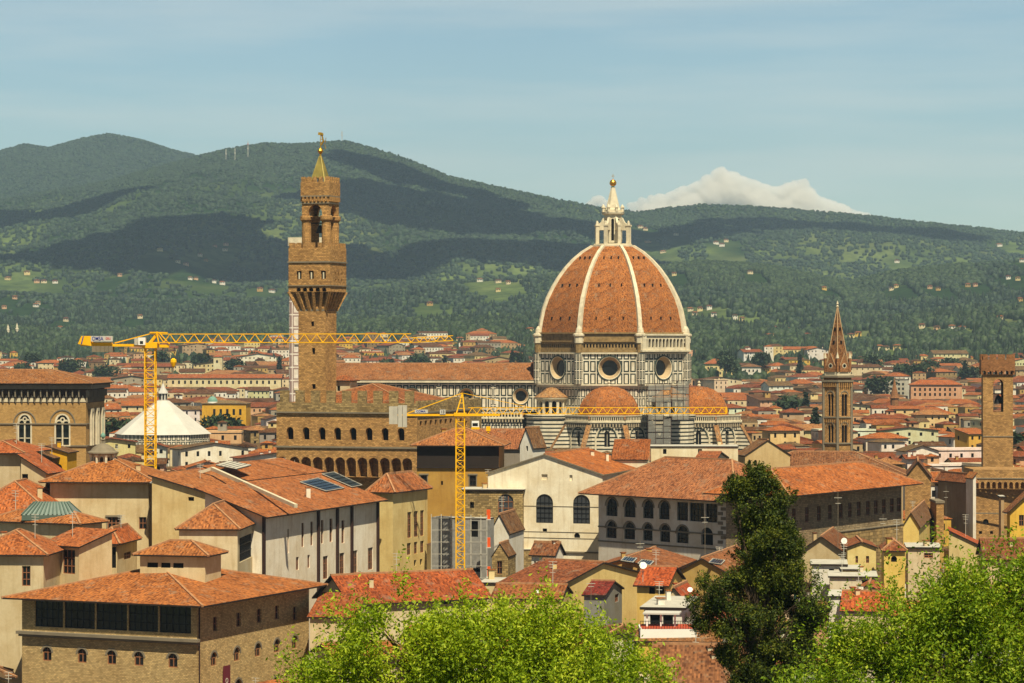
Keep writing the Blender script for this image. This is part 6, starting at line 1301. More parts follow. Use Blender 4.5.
B('orange_block', 'long peach walled block with wide red roof right of the red spire', 'building', (962, 385), Yfor(962, 385, 18), 3, 911, None, lR=14, kind='hip', rise=3.0, over=.8, col=srgb('#D2A07A'), rc=srgb('#B85A30'), wL=[(914+i*5, 916+i*5, 388, 391, 'rv') for i in range(9)]+[(914+i*5, 916+i*5, 393, 396, 'rv') for i in range(9)])
B('modern_block', 'pale grey modern slab with rows of small windows between spire and peach block', 'building', (909, 380), Yfor(909, 380, 20), 3, 868, None, lR=14, kind='flat', rise=.6, over=.2, col=srgb('#BDB8A8'), wL=[(870+i*4, 872+i*4, 383+4.5*r, 385.5+4.5*r, 'rv') for i in range(9) for r in range(3)])
B('garden_villa', 'large cream villa with low red roof at the city edge right of the dome', 'villa', (727, 364), Yfor(727, 364, 14), 4, 705, None, lR=14, kind='hip', rise=3.6, over=1.0, col=srgb('#DCC890'), rc=srgb('#AE5838'), wL=[(707.5+i*4, 709+i*4, 367+5*r, 369.5+5*r, 'rv') for i in range(5) for r in range(2)])
B('white_villa', 'white villa with dark windows next to the large cream villa', 'villa', (761, 367), Yfor(761, 367, 13), 4, 742, None, lR=12, kind='hip', rise=1.6, over=.8, col=WHITE, rc=ROOF_B, wL=[(744.5+i*4, 746+i*4, 369.5+5*r, 372+5*r, 'rv') for i in range(4) for r in range(2)])
for x_, h_, lb in ((8, 18, 'left of two small pale spires at the far left city edge'), (17, 20, 'right of two small pale spires at the far left city edge')):
    yy = find_y(x_, 337, 2000) or 3300; zz = float(ground((x_-CX)*yy/F, yy)); xx = (x_-CX)*yy/F; w = MB(); w.lathe((xx, yy, zz-2), [(2.0, 0), (2.0, h_*.6), (2.4, h_*.62), (1.5, h_*.68), (1.4, h_*.78), (.15, h_)], 8, 'marble'); ob = w.build('small_spire', None, origin=(xx, yy, zz-2)); tag(ob, lb, 'spire')
q_ = P(894.5, 398, 1500); w = MB(); w.lathe((q_.x, 1500, 0), [(2.2, 0), (2.2, q_.z-.5), (2.8, q_.z), (2.3, q_.z+.8), (1.0, q_.z+6), (.1, q_.z+11)], 8, 'brick'); ob = w.build('small_spire', None, origin=(q_.x, 1500, 0)); tag(ob, 'little brown church spire between the tall red spire and the watch tower', 'spire')

# ------------------------------------------------------------------ cranes
def truss(mb, p, q, w, h, bays, ch=.16, br=.10, tri=False, m='yellow_paint', side=Vector((0, 1, 0))):
    """box or triangular lattice from p to q; w = width along side, h = height (up)"""
    p, q = Vector(p), Vector(q); d = (q-p).normalized(); up = Vector((0, 0, 1)) if abs(d.z) < .9 else Vector((1, 0, 0))
    if tri: offs = [side*w/2, -side*w/2, up*h]
    else: offs = [side*w/2+up*h/2, side*w/2-up*h/2, -side*w/2-up*h/2, -side*w/2+up*h/2]
    for o in offs: mb.beam(p+o, q+o, ch, m)
    n = len(offs)
    for i in range(bays):
        a, b = p.lerp(q, i/bays), p.lerp(q, (i+1)/bays); mid = (a+b)/2
        if tri:
            for s_ in (0, 1): mb.beam(a+offs[s_], mid+offs[2], br, m); mb.beam(mid+offs[2], b+offs[s_], br, m)
            mb.beam(a+offs[0], a+offs[1], br*.9, m)
        else:
            for j in range(n):
                o1, o2 = offs[j], offs[(j+1) % n]
                mb.beam(a+o1, a+o2, br, m)
                if (i+j) % 2: mb.beam(a+o1, b+o2, br, m)
                else: mb.beam(a+o2, b+o1, br, m)
K = 480.0
c1 = thing('tower_crane', 'large yellow lattice tower crane standing left of the brown clock tower', 'crane', (*XY(150.5, K), 0)); Z = lambda py: ZY(py, K); X_ = lambda px: XY(px, K).x
w = MB(); truss(w, (X_(150.5), K, 8), (X_(150.5), K, Z(347)), 1.75, 1.75, 34, .19, .09); w.build('mast', c1)
w = MB(); truss(w, (X_(152), K, Z(342.5)), (X_(414), K-14, ZY(342.5, K-14)), 1.3, 1.45, 21, .15, .09, True); truss(w, (X_(414), K-14, ZY(342.5, K-14)), (X_(455), K-16, ZY(340.5, K-16)), 1.1, .8, 5, .13, .08, True); w.build('jib', c1)
w = MB(); w.beam((X_(150), K, Z(332.5)), (X_(168), K-.8, Z(332.8)), .25, 'yellow_paint'); w.beam((X_(158), K, Z(332)), (X_(147), K, Z(346)), .3, 'yellow_paint'); w.beam((X_(157), K-.7, Z(332)), (X_(160), K-.7, Z(346)), .22, 'yellow_paint'); w.beam((X_(157), K, Z(332)), (X_(114), K+1, Z(343)), .16, 'yellow_paint'); w.beam((X_(160), K-.6, Z(333)), (X_(170), K-.6, Z(344)), .16, 'yellow_paint')
w.box((X_(150.5), K, Z(348)), 2.6, 2.6, .9, 'yellow_paint'); w.build('tower_head', c1)
w = MB(); w.prism([(X_(110), K-.5), (X_(150), K-.7), (X_(150), K+.7), (X_(110), K+1.2)], Z(346.5), Z(344), 'yellow_paint'); w.prism([(X_(81), K-.5), (X_(112), K-.5), (X_(112), K+1.2), (X_(81), K+1.2)], Z(346), Z(342.5), 'yellow_paint'); w.build('counter_jib', c1)
w = MB(); pts = [(X_(78.5), Z(344)), (X_(82), Z(336)), (X_(92), Z(336)), (X_(92), Z(345.9))]; V = [(x, K-.8, z) for x, z in pts]+[(x, K+1.4, z) for x, z in pts]; w.mesh(V, [(0, 1, 2, 3), (7, 6, 5, 4), (0, 4, 5, 1), (1, 5, 6, 2), (2, 6, 7, 3), (3, 7, 4, 0)], 'yellow_paint')
V = [(x, K-.84, z) for x, z in ((X_(81.5), Z(344)), (X_(83.6), Z(336.3)), (X_(84.6), Z(336.3)), (X_(82.6), Z(344)))]; w.poly(V, 'blue_paint'); w.build('winch_housing', c1)
w = MB(); 
for i in range(5): a = 92.4+i*4.2; w.prism([(X_(a), K-.6), (X_(a+4.0), K-.6), (X_(a+4.0), K+1.3), (X_(a), K+1.3)], Z(352), Z(346.1), 'trim_stone')
w.build('counterweight', c1)
w = MB(); w.prism([(X_(91.8), K-1.0), (X_(113.5), K-1.0), (X_(113.5), K-.85), (X_(91.8), K-.85)], Z(341.5), Z(336), 'white_canvas'); sg = w.build('sign_board', c1)
t1 = text(c1, 'OMSA', (X_(98.5), K-1.03, Z(338.8)), (R_(90), 0, 0), .95, 'blue_paint', sx=.75); t2 = text(c1, 'GRU', (X_(109), K-1.03, Z(338.6)), (R_(90), 0, 0), .55, 'red_paint', sx=.8)
w = MB(); w.box((X_(139), K-.5, Z(345)), 1.3, 1.3, 1.2, 'concrete'); w.box((X_(143), K-1.1, Z(345)), 1.2, 1.2, 1.3, 'white_paint'); w.poly([(X_(140)+.2, K-1.72, Z(344)), (X_(145)-.1, K-1.72, Z(344)), (X_(145)-.1, K-1.72, Z(341)), (X_(140)+.2, K-1.72, Z(341))], 'dark_glass'); w.build('cab', c1)
w = MB(); w.box((X_(165), K-.8, Z(347.5)), 1.6, 1.2, .5, 'yellow_paint'); w.beam((X_(163), K-.8, Z(347)), (X_(163), K-.8, Z(362)), .08, 'black_iron'); w.beam((X_(175), K-.8, Z(347)), (X_(174.3), K-.8, Z(361)), .07, 'black_iron'); w.lathe((X_(174), K-.8, Z(368)), [(.05, 0), (.3, .3), (.55, 1.0), (.5, 1.4), (.15, 1.7)], 8, 'yellow_paint'); w.build('hook_block', c1)
K2 = 446.0
c2 = thing('tower_crane', 'slim yellow tower crane with concrete counterweight in front of the cathedral', 'crane', (*XY(460.5, K2), 0)); Z = lambda py: ZY(py, K2); X_ = lambda px: XY(px, K2).x
w = MB(); truss(w, (X_(460.3), K2, 8), (X_(460.3), K2, Z(415)), 1.35, 1.35, 34, .18, .085); w.build('mast', c2)
w = MB(); ap = Vector((X_(462.5), K2, Z(393)))
for sx in (-.7, .7):
    for sy in (-.6, .6): w.beam((X_(460.3)+sx, K2+sy, Z(415)), ap, .17, 'yellow_paint')
for f in (.3, .55, .78): 
    a_ = .75*(1-f); z = Z(415)*(1-f)+Z(393)*f; w.beam((X_(460.3)-a_+f*.3, K2-.3, z), (X_(460.3)+a_+f*.3, K2-.3, z), .1, 'yellow_paint')
w.box((X_(460.3), K2, Z(416)), 2.0, 2.0, .5, 'yellow_paint'); w.build('tower_head', c2)
w = MB(); w.beam((X_(390), K2-.5, Z(415)), (X_(500), K2-.5, Z(415)), .3, 'yellow_paint'); w.beam((X_(390), K2+.5, Z(415)), (X_(470), K2+.5, Z(415)), .3, 'yellow_paint'); w.beam(ap, (X_(407), K2, Z(413.5)), .13, 'yellow_paint'); w.beam(ap, (X_(540), K2+3, ZY(409.5, K2+3)), .08, 'yellow_paint'); w.build('counter_jib', c2)
w = MB(); truss(w, (X_(468), K2, Z(414)), (X_(731), K2+10, ZY(413.5, K2+10)), 1.0, 1.0, 30, .10, .065, True); w.beam((X_(731), K2+10, ZY(413.5, K2+10)), (X_(731), K2+10, ZY(407, K2+10)), .3, 'yellow_paint'); w.build('jib', c2)
w = MB()
for a, z0, z1 in ((389.3, 424, 406.5), (393.6, 424, 406.5), (398.2, 427, 405.5), (402.8, 427, 405.5)): w.prism([(X_(a), K2-.75), (X_(a+4.2), K2-.75), (X_(a+4.2), K2+.75), (X_(a), K2+.75)], Z(z0), Z(z1), 'concrete')
w.build('counterweight', c2)
w = MB(); w.prism([(X_(415), K2-.75), (X_(428), K2-.75), (X_(428), K2-.68), (X_(415), K2-.68)], Z(413), Z(409.5), 'white_canvas'); w.build('sign_board', c2); text(c2, 'COMA', (X_(421), K2-.77, Z(411.3)), (R_(90), 0, 0), .5, 'blue_paint')
w = MB(); w.prism([(X_(440), K2-.75), (X_(445.6), K2-.75), (X_(445.6), K2-.68), (X_(440), K2-.68)], Z(414.2), Z(409.5), 'white_canvas'); w.build('number_plate', c2); text(c2, '13', (X_(442.8), K2-.77, Z(411.9)), (R_(90), 0, 0), .62, 'black_letter')
w = MB(); w.box((X_(475.5), K2-.8, Z(429)), 1.3, 1.2, .35, 'yellow_paint'); w.box((X_(475.5), K2-.8, Z(426.8)), 1.15, 1.1, .95, 'white_paint'); w.poly([(X_(472.6), K2-1.36, Z(426)), (X_(478), K2-1.36, Z(426)), (X_(478), K2-1.36, Z(422.8)), (X_(472.6), K2-1.36, Z(422.8))], 'dark_glass'); w.build('cab', c2)
w = MB(); w.beam((X_(488.3), K2, Z(414)), (X_(488.3), K2, Z(427)), .07, 'black_iron'); w.box((X_(488.3), K2, Z(431)), .7, .5, .75, 'yellow_paint'); w.lathe((X_(488.3), K2, Z(434)), [(.05, 0), (.2, .2), (.15, .5)], 6, 'yellow_paint'); w.build('hook_block', c2)

# ------------------------------------------------------------------ the town: houses fill the plain between the landmarks
def quad_of(cx, cy, a, w, d):
    ca, sa = math.cos(a), math.sin(a); dL = Vector((-ca, -sa)); dR = Vector((-sa, ca)) if False else Vector((-sa, ca))
    c = Vector((cx, cy)); C = c-dL*w/2-dR*d/2
    return [C, C+dR*d, C+dR*d+dL*w, C+dL*w], dL, dR
def sat(p, q, gap=0.0):
    for poly_ in (p, q):
        for i in range(4):
            e = poly_[(i+1) % 4]-poly_[i]; ax = Vector((e.y, -e.x)).normalized()
            a = [x.dot(ax) for x in p]; b = [x.dot(ax) for x in q]
            if max(a) < min(b)+gap or max(b) < min(a)+gap: return False
    return True
def circ_quad(x, y, r): return [Vector((x+r*math.cos(t), y+r*math.sin(t))) for t in (.78, 2.36, 3.93, 5.5)]
blocks = list(HAND)+[circ_quad(*f) for f in FOOT_C]
WALLS = [('cream', '#DDCCA6', 6), ('pale yellow', '#DFC98E', 3), ('white', '#E9E2D3', 7), ('ochre', '#BE9A58', 2), ('bright yellow', '#D9B250', 1), ('grey', '#A39B8C', 2), ('tan', '#B99F78', 3), ('peach', '#D6AC84', 2), ('brown stone', '#8E7552', 1)]
ROOFS = [('orange', '#B85E32', 5), ('brown', '#6E3E28', 4), ('red-brown', '#94452A', 5), ('pale orange', '#B4704A', 2), ('dusty brown', '#7C553C', 3)]
def pick(L): return random.choices(L, [x[2] for x in L])[0]
cands = []
ZONES += [(928, 972, 546, 640), (905, 932, 530, 600), (978, 1018, 478, 690), (790, 905, 548, 468)]
Y = 332.0
hand_b = [(min(c.y for c in q), q) for q in HAND]
while Y < 3150:
    near = Y < 720; rowd = random.uniform(8.5, 12.5) if Y < 1500 else random.uniform(14, 22); x = -Y*.2-25
    while x < Y*.2+25:
        w = random.choice((7, 8, 10, 11, 13, 16, 24)) if Y < 1500 else random.choice((9, 12, 16, 20, 34)); dpt = rowd*random.uniform(.85, 1.0)
        ang = .16+.12*math.sin(x/90+Y/170)+random.gauss(0, .04)
        if Y > 700: ang += .1*math.sin(Y/300+x/200)+random.choice((0, 0, 0, .3))
        cands.append([x+w/2, Y+dpt/2+random.uniform(-1, 1)+x*.12, ang, w*random.uniform(.9, 1.0), dpt]); x += w+(random.uniform(.3, 1.0) if random.random() < .85 else random.uniform(4, 9))
    Y += rowd+(random.uniform(.6, 2.0) if random.random() < .5 else random.uniform(4, 9))
cands.sort(key=lambda c: c[1])
cover = np.full(1400, 760.0)       # for columns -188..1212
def colr(a, b): return slice(int(max(0, a+188)), int(min(1399, b+188)))
events = [(min(c.y for c in q), 'h', q, zt) for q, zt in zip(HAND, HANDZ)]+[(c[1], 'c', c, 0) for c in cands]
events.sort(key=lambda e: e[0]); placed = []
grid = {}
def put(q):
    for gx in range(int(min(p.x for p in q)//40), int(max(p.x for p in q)//40)+1):
        for gy in range(int(min(p.y for p in q)//40), int(max(p.y for p in q)//40)+1): grid.setdefault((gx, gy), []).append(q)
def clash(q):
    seen = set()
    for gx in range(int(min(p.x for p in q)//40), int(max(p.x for p in q)//40)+1):
        for gy in range(int(min(p.y for p in q)//40), int(max(p.y for p in q)//40)+1):
            for o in grid.get((gx, gy), ()):
                if id(o) not in seen and sat(q, o, .05): return True
                seen.add(id(o))
    return False
for b_ in blocks: put(b_)
for yv, kind, c, zt in events:
    if kind == 'h':
        pxs = [CX+F*p.x/p.y for p in c]; sl = colr(min(pxs), max(pxs)); cover[sl] = np.minimum(cover[sl], CY+(CZ-zt)*F/yv); continue
    x, y, a, w, d = c; ok = False
    for shrink_ in (1, .72, .5):
        q, dL, dR = quad_of(x, y, a, w*shrink_, d*max(shrink_, .7))
        if not clash(q): ok = True; break
    if not ok: continue
    pxs = [CX+F*p.x/p.y for p in q]; x0, x1 = min(pxs), max(pxs); yn = min(p.y for p in q)
    if x1 < -60 or x0 > 1090: continue
    zg = float(ground(x, y)); rise = random.uniform(1.3, 2.4)*min(1.4, min(w, d)*shrink_/11); eave = zg+random.choice((8, 11, 13, 14.5, 16, 18, 20))+random.uniform(-1, 1) if y < 1600 else zg+random.uniform(6, 17)
    if y > 1900 and random.random() < (y-1900)/(1500 if x < 0 else 850): continue
    if y > 1550 and fbm(np.array(x/160), np.array(y/330), 5, 3) > .60: continue
    top = eave+rise
    for (a0, a1, lim, ZYv) in ZONES:
        if x1 > a0 and x0 < a1 and yn < ZYv: top = min(top, CZ-(lim-CY)*y/F)
    if top < zg+4.5: continue
    eave = top-rise; py = CY+(CZ-top)*F/y; sl = colr(x0, x1); vis = np.clip(cover[sl]-py, 0, 60).sum()
    if vis < 8: continue
    cover[sl] = np.minimum(cover[sl], py+(2 if y > 900 else 3)); put(q); placed.append((vis, q, dL, dR, zg, eave, rise, y, (x0+x1)/2))
order = sorted(range(len(placed)), key=lambda i: -placed[i][0]); indiv = set(order[:290])
LM = [(-60, 20, 'near the left frame edge'), (20, 110, 'behind the gothic palace'), (110, 145, 'left of the white pyramid'), (145, 215, 'by the white pyramid'), (215, 290, 'between white pyramid and clock tower'), (290, 345, 'behind the clock tower'), (345, 420, 'by the old palace battlements'), (420, 530, 'below the cathedral nave'),
      (530, 600, 'below the small cone-roofed apse'), (600, 690, 'below the great dome'), (690, 745, 'by the right half dome'), (745, 790, 'between dome and spire'), (790, 822, 'just left of the red spire'), (822, 856, 'in line with the red spire'), (856, 900, 'just right of the red spire'), (900, 940, 'midway from spire to watch tower'), (940, 980, 'just left of the watch tower'), (980, 1016, 'in line with the watch tower'), (1016, 1100, 'by the right frame edge')]
def band(y): return 'front rows' if y < 480 else 'near rows' if y < 620 else 'middle rows' if y < 800 else 'rows beyond' if y < 1050 else 'far rows' if y < 1500 else 'farthest rows'
pend = []
far_w, far_r = {}, {}
for i, (vis, q, dL, dR, zg, eave, rise, y, pxc) in enumerate(placed):
    wn_, wc, _ = pick(WALLS); rn, rc, _ = pick(ROOFS); lL = (q[3]-q[0]).length; lR = (q[1]-q[0]).length
    wc = srgb(wc); rc = srgb(rc)
    if i not in indiv:
        # part of the mass of small far roofs
        W = far_w.setdefault(wc, MB()); Rf = far_r.setdefault(rc, MB())
        W.prism(q, zg-3, eave, 'plaster', cap=False); up = rise; ov = .5; ctr = (q[0]+q[2])/2; k = [ctr+(p-ctr)*1.05 for p in q]
        if lL >= lR: m0, m1 = (k[0]+k[1])/2, (k[2]+k[3])/2; e = (k[0], k[3], k[2], k[1])
        else: m0, m1 = (k[0]+k[3])/2, (k[1]+k[2])/2; e = (k[0], k[1], k[2], k[3])
        h = random.choice((0, .28)); r0, r1 = m0.lerp(m1, h), m1.lerp(m0, h); V = [(*e[0], eave), (*e[1], eave), (*e[2], eave), (*e[3], eave), (*r0, eave+rise), (*r1, eave+rise)]
        Rf.mesh(V, [(0, 1, 5, 4), (2, 3, 4, 5), (1, 2, 5), (3, 0, 4)], 'roof_tiles')
        A, B_ = q[3], q[0]; L = (B_-A).length; d = (B_-A)/L; n = Vector((d.y, -d.x)); nw = max(2, int(L/3.2))
        for r in range(2):
            z = eave-2.6-3.2*r
            for j in range(nw):
                s = L*(j+.5)/nw; W.slab(A, d, n, s-.45, s+.45, .0, .06, z, z+1.5, 'void')
        continue
    kind = random.choices(('hip', 'gableL', 'gableR', 'shed', 'flat'), (3, 5, 4, 1, 1.2))[0]
    rname = {'hip': 'hipped', 'gableL': 'ridged', 'gableR': 'front-gabled', 'shed': 'lean-to', 'flat': 'flat'}[kind]
    mat = 'rough_stone' if wn_ == 'brown stone' else 'plaster'
    ctr = (q[0]+q[2])/2; root = thing('house', '', 'house', (ctr.x, ctr.y, zg), 'houses of the old town'); w = MB(); close = y < 640
    def rows(L, sparse):
        out = []; nw = max(1, int(L/random.uniform(2.8, 4.4))); ww = random.choice((.9, 1.05)); hh = random.choice((1.35, 1.6, 1.8)); kk = random.choice(('r', 'r', 'sg', 'sb')) if close else 'rv'
        for r in range(2 if not close else 3):
            z1 = eave-.7-3.3*r
            if z1-hh < zg+1: break
            for j in range(nw):
                if random.random() < sparse: s = L*(j+.5)/nw; out.append((s-ww/2, s+ww/2, z1-hh, z1, kk))
        return out
    fL = facade(w, q[3], q[0], zg, eave, rows(lL, .85), mat, .22); fR = facade(w, q[0], q[1], zg, eave, rows(lR, .55), mat, .22)
    facade(w, q[1], q[2], zg, eave, [], mat); fB = facade(w, q[2], q[3], zg, eave, rows(lR, .4), mat, .22)
    if kind == 'flat':
        roof(root, q[0], dL, dR, lL, lR, eave, 'flat', .3, .1, rc)
        for A, B_ in ((q[3], q[0]), (q[0], q[1]), (q[1], q[2]), (q[2], q[3])):
            d = (B_-A).normalized(); n = Vector((d.y, -d.x)); w.slab(A, d, n, 0, (B_-A).length, -.22, -.02, eave+.31, eave+1.0, mat)
    else: roof(root, q[0], dL, dR, lL, lR, eave, kind, rise, random.uniform(.4, .9), rc, w, mat, caps=y < 800)
    if random.random() < .25 and min(lL, lR) > 8:      # a raised roof room
        c0 = ctr+dL*random.uniform(-.2, .2)*lL; k4, _, _ = quad_of(c0.x, c0.y, math.atan2(-dL.y, -dL.x), random.uniform(3, 5), random.uniform(3, 4)); 
        if kind == 'flat' or True:
            k = MB(); k.prism(k4, eave, eave+rise+1.6, 'plaster'); A, B_ = k4[3], k4[0]; d = (B_-A).normalized(); n = Vector((d.y, -d.x)); k.slab(A, d, n, 1.0, 1.9, .0, .05, eave+rise+.2, eave+rise+1.3, 'void'); ob = k.build('roof_room', root, color=srgb(pick(WALLS)[1]))
            roof(ob, k4[0], (k4[3]-k4[0]).normalized(), (k4[1]-k4[0]).normalized(), (k4[3]-k4[0]).length, (k4[1]-k4[0]).length, eave+rise+1.6, 'hip', .6, .35, rc, caps=False)
    w.build('wall', root, color=tuple(min(1, c_*random.uniform(.9, 1.08)) for c_ in wc[:3]))
    if close:
        for (A, d, n, ws) in (fL, fR):
            for x in ws: window(root, A, d, n, x, .22, frame_m=random.choice(('wood_frame', 'white_paint')) if False else 'white_paint')
    nch = random.choice((0, 1, 1, 2, 3)) if y < 900 else random.choice((0, 0, 1))
    for _ in range(nch):
        p = ctr+dL*random.uniform(-.38, .38)*lL+dR*random.uniform(-.3, .3)*lR; chimney(root, p.x, p.y, eave+rise*(.5 if kind != 'flat' else .2), random.uniform(.9, 1.8), random.uniform(.6, 1.0), wc, rc)
    ae = 0
    if y < 620 and random.random() < .5:
        p = ctr+dL*random.uniform(-.35, .35)*lL; z = eave+rise*.6; h = random.uniform(2.2, 4); k = MB(); k.beam((*p, z-1), (*p, z+h), .07, 'concrete')
        for t in (1, .9, .8, .62): k.beam((p.x-.5*t, p.y, z+h*t), (p.x+.5*t, p.y, z+h*t-.05), .05, 'concrete')
        k.build('aerial', root); ae = 1
    if y < 560 and random.random() < .25:
        p = ctr+dL*random.uniform(-.35, .35)*lL-dR*lR*.3; z = eave+rise*.5+.9; k = MB(); k.lathe((0, 0, 0), [(.1, 0), (.35, .07), (.55, .2), (.57, .22)], 12, 'white_paint'); V = Matrix.Rotation(R_(60), 3, 'X'); k.v = [tuple(V @ Vector(v)+Vector((*p, z))) for v in k.v]; k.beam((*p, z-1.5), (*p, z), .09, 'concrete'); k.build('satellite_dish', root)
    feat = {0: '', 1: ' and one chimney', 2: ' and two chimneys', 3: ' and three chimneys'}[nch]
    pend.append((root, f'{wn_} house under {rname} {rn} roof{feat}'.replace('under flat '+rn+' roof', 'with flat top'), pxc, y, vis))
for d_, nm in ((far_w, 'distant_house_walls'), (far_r, 'distant_house_roofs')):
    pass
# every far small house: one mass of walls and roofs
allm = MB(); 
mass = []
for wc, W in far_w.items(): ob = W.build('town_mass', None, color=wc); mass.append(ob)
for rc, W in far_r.items(): ob = W.build('town_mass', None, color=rc); mass.append(ob)
for ob in mass: tag(ob, 'mass of tiny far town houses and roofs reaching the hills', None, None, 'stuff')
def unique_labels(items, ord_word='from the left'):
    by = {}
    for it in items: by.setdefault(it[1], []).append(it)
    for lab, L in by.items():
        L.sort(key=lambda t: t[2])
        names = ['first', 'second', 'third', 'fourth', 'fifth', 'sixth', 'seventh', 'eighth', 'ninth', 'tenth']
        for i, t in enumerate(L): t[0]['label'] = lab if len(L) == 1 else f'{names[min(i, 9)]} {lab}'
pl = []
for root, lab, px, y, vis in pend:
    ph = next((p for a, b, p in LM if a <= px < b), 'by the right frame edge'); l = f'{lab} {ph}, {band(y)}'
    if len(l.split()) > 15: l = f"{lab.replace(' house under', ',').replace(' and ', ', ')} {ph}, {band(y)}"
    pl.append((root, l, px))
unique_labels(pl)

# ------------------------------------------------------------------ villas on the hills
vl = []
for i, (px, py) in enumerate(VP):
    Yv = find_y(px, py+1)
    if Yv is None: continue
    sc_ = Yv/F; big = random.uniform(.8, 1.5); w_ = max(8, 5.2*big*sc_*.8); w_ = min(w_, 20); d_ = w_*.55; h_ = max(5, w_*.36); X_v = (px-CX)*Yv/F; zg = float(ground(X_v, Yv))
    q, dL, dR = quad_of(X_v, Yv, random.uniform(-.4, .5), w_, d_); wn_, wc, _ = pick(WALLS[:5]+WALLS[7:8]); rn, rc, _ = pick(ROOFS[:4])
    root = thing('villa', '', 'villa', (X_v, Yv, zg), 'villas scattered on the hills'); w = MB()
    nw = max(2, int(w_/4)); ws = [(w_*(j+.5)/nw-.6, w_*(j+.5)/nw+.6, zg+h_-2.6, zg+h_-.8, 'rv') for j in range(nw)]
    facade(w, q[3], q[0], zg-2, zg+h_, ws, 'plaster', .3)
    for a, b in ((0, 1), (1, 2), (2, 3)): facade(w, q[a], q[b], zg-2, zg+h_, [], 'plaster')
    w.build('wall', root, color=srgb(wc)); roof(root, q[0], dL, dR, w_, d_, zg+h_, 'hip', w_*.11, .8, tuple(c*.8 for c in srgb(rc)), caps=False)
    where = 'on the far left slope' if px < 100 else 'left of the clock tower' if px < 290 else 'between tower and dome' if px < 540 else 'right of the dome' if px < 790 else 'above the spire' if px < 900 else 'at the right'
    lv = 'high up' if py < 270 else 'halfway down' if py < 310 else 'low down'
    vl.append((root, f'{wn_} villa with {rn} roof {lv} {where}', px))
unique_labels(vl)

# ------------------------------------------------------------------ trees
def leaf_mesh(name, C, size, mat, parent=None, up=.1, label=None):
    n = len(C); nrm = rng.normal(0, 1, (n, 3)); nrm[:, 2] = np.abs(nrm[:, 2])+up; nrm /= np.linalg.norm(nrm, axis=1)[:, None]
    t = np.cross(nrm, rng.normal(0, 1, (n, 3))); t /= np.linalg.norm(t, axis=1)[:, None]; b = np.cross(nrm, t)
    s = size*rng.uniform(.6, 1.3, n)[:, None]; V = np.stack([C-t*s, C-b*s*.42+t*s*.1, C+t*s, C+b*s*.42+t*s*.1], 1).reshape(-1, 3)
    if parent is not None: V = V-np.array(parent['_o'])
    Fq = np.arange(n*4).reshape(-1, 4); o = fast_mesh(name, V, Fq, mat, 4)
    if parent is not None: o.parent = parent
    return o
def blob_points(blobs, n, inner=.72):
    """points near the surface of a set of ellipsoids (x,y,z,rx,ry,rz)"""
    Bq = np.array(blobs); wgt = Bq[:, 3]*Bq[:, 5]; idx = rng.choice(len(Bq), n, p=wgt/wgt.sum()); d = rng.normal(0, 1, (n, 3)); d /= np.linalg.norm(d, axis=1)[:, None]
    r = rng.uniform(inner, 1.04, n)[:, None]; return Bq[idx, :3]+d*r*Bq[idx, 3:], d
def leafy_tree(name, label, base, blobs, ntwig, nleaf, size, mat, sig=.26, trunk_r=.3, kind='tree', droop=0, extra=(), limbs=True, gap=.36, gap_s=1.3):
    root = thing(name, label, kind, base)
    T, d = blob_points(blobs, ntwig); keep = T[:, 2] > base[2]+1; T = T[keep]; d = d[keep]
    nzv = fbm(T[:, 0]*gap_s+5, T[:, 2]*gap_s+T[:, 1]*.7*gap_s, 123, 3); kp = nzv > gap; T = T[kp]; d = d[kp]
    if len(extra): T = np.concatenate([T, np.array(extra)]); d = np.concatenate([d, np.tile([0, 0, 1.0], (len(extra), 1))])
    # every twig is a short leafy shoot pointing outward and up
    n = len(T)*nleaf; idx = np.repeat(np.arange(len(T)), nleaf); dirs = d*.6+np.array([0, 0, .75-droop])+rng.normal(0, .25, d.shape); dirs /= np.linalg.norm(dirs, axis=1)[:, None]
    ln = rng.uniform(.5, 1.5, len(T))*sig*3; u = rng.uniform(-.4, 1, n)**1
    Cn = T[idx]+dirs[idx]*(u*ln[idx])[:, None]+rng.normal(0, 1, (n, 3))*(sig*(1.05-.6*np.clip(u, 0, 1)))[:, None]
    leaf_mesh('crown', Cn, size, mat, root)
    w = MB(); bb = np.array(blobs); c = bb[:, :3].mean(0); top = c+np.array([0, 0, .3]); b0 = Vector(base)
    w.tube([b0, b0.lerp(Vector(c), .35)+Vector((.15, 0, 0)), b0.lerp(Vector(c), .7), Vector(top)], [trunk_r, trunk_r*.8, trunk_r*.6, trunk_r*.25], 'bark')
    for bq in (blobs if limbs else blobs[::6]):
        e = Vector(bq[:3]); s = b0.lerp(Vector(c), random.uniform(.45, .9)); m_ = s.lerp(e, .5)+Vector((0, 0, -.2)); w.tube([s, m_, e], [trunk_r*.42, trunk_r*.28, trunk_r*.1], 'bark', 5)
        for _ in range(3):
            f = e+Vector([random.uniform(-.7, .7)*bq[3], random.uniform(-.7, .7)*bq[4], random.uniform(-.1, .8)*bq[5]]); w.tube([m_, m_.lerp(f, .6)+Vector((0, 0, .1)), f], [trunk_r*.2, trunk_r*.12, .01], 'bark', 4)
    w.build('trunk', root); return root
def pxb(L, Y, dy=0, sy=1.0, ox=0, oy=0): return [(*P(a+ox, b+oy, Y+random.uniform(-1, 1)*r*Y/F*.6+dy), r*Y/F, r*Y/F*sy, r2*Y/F) for a, b, r, r2 in L]
Yb = 76.0
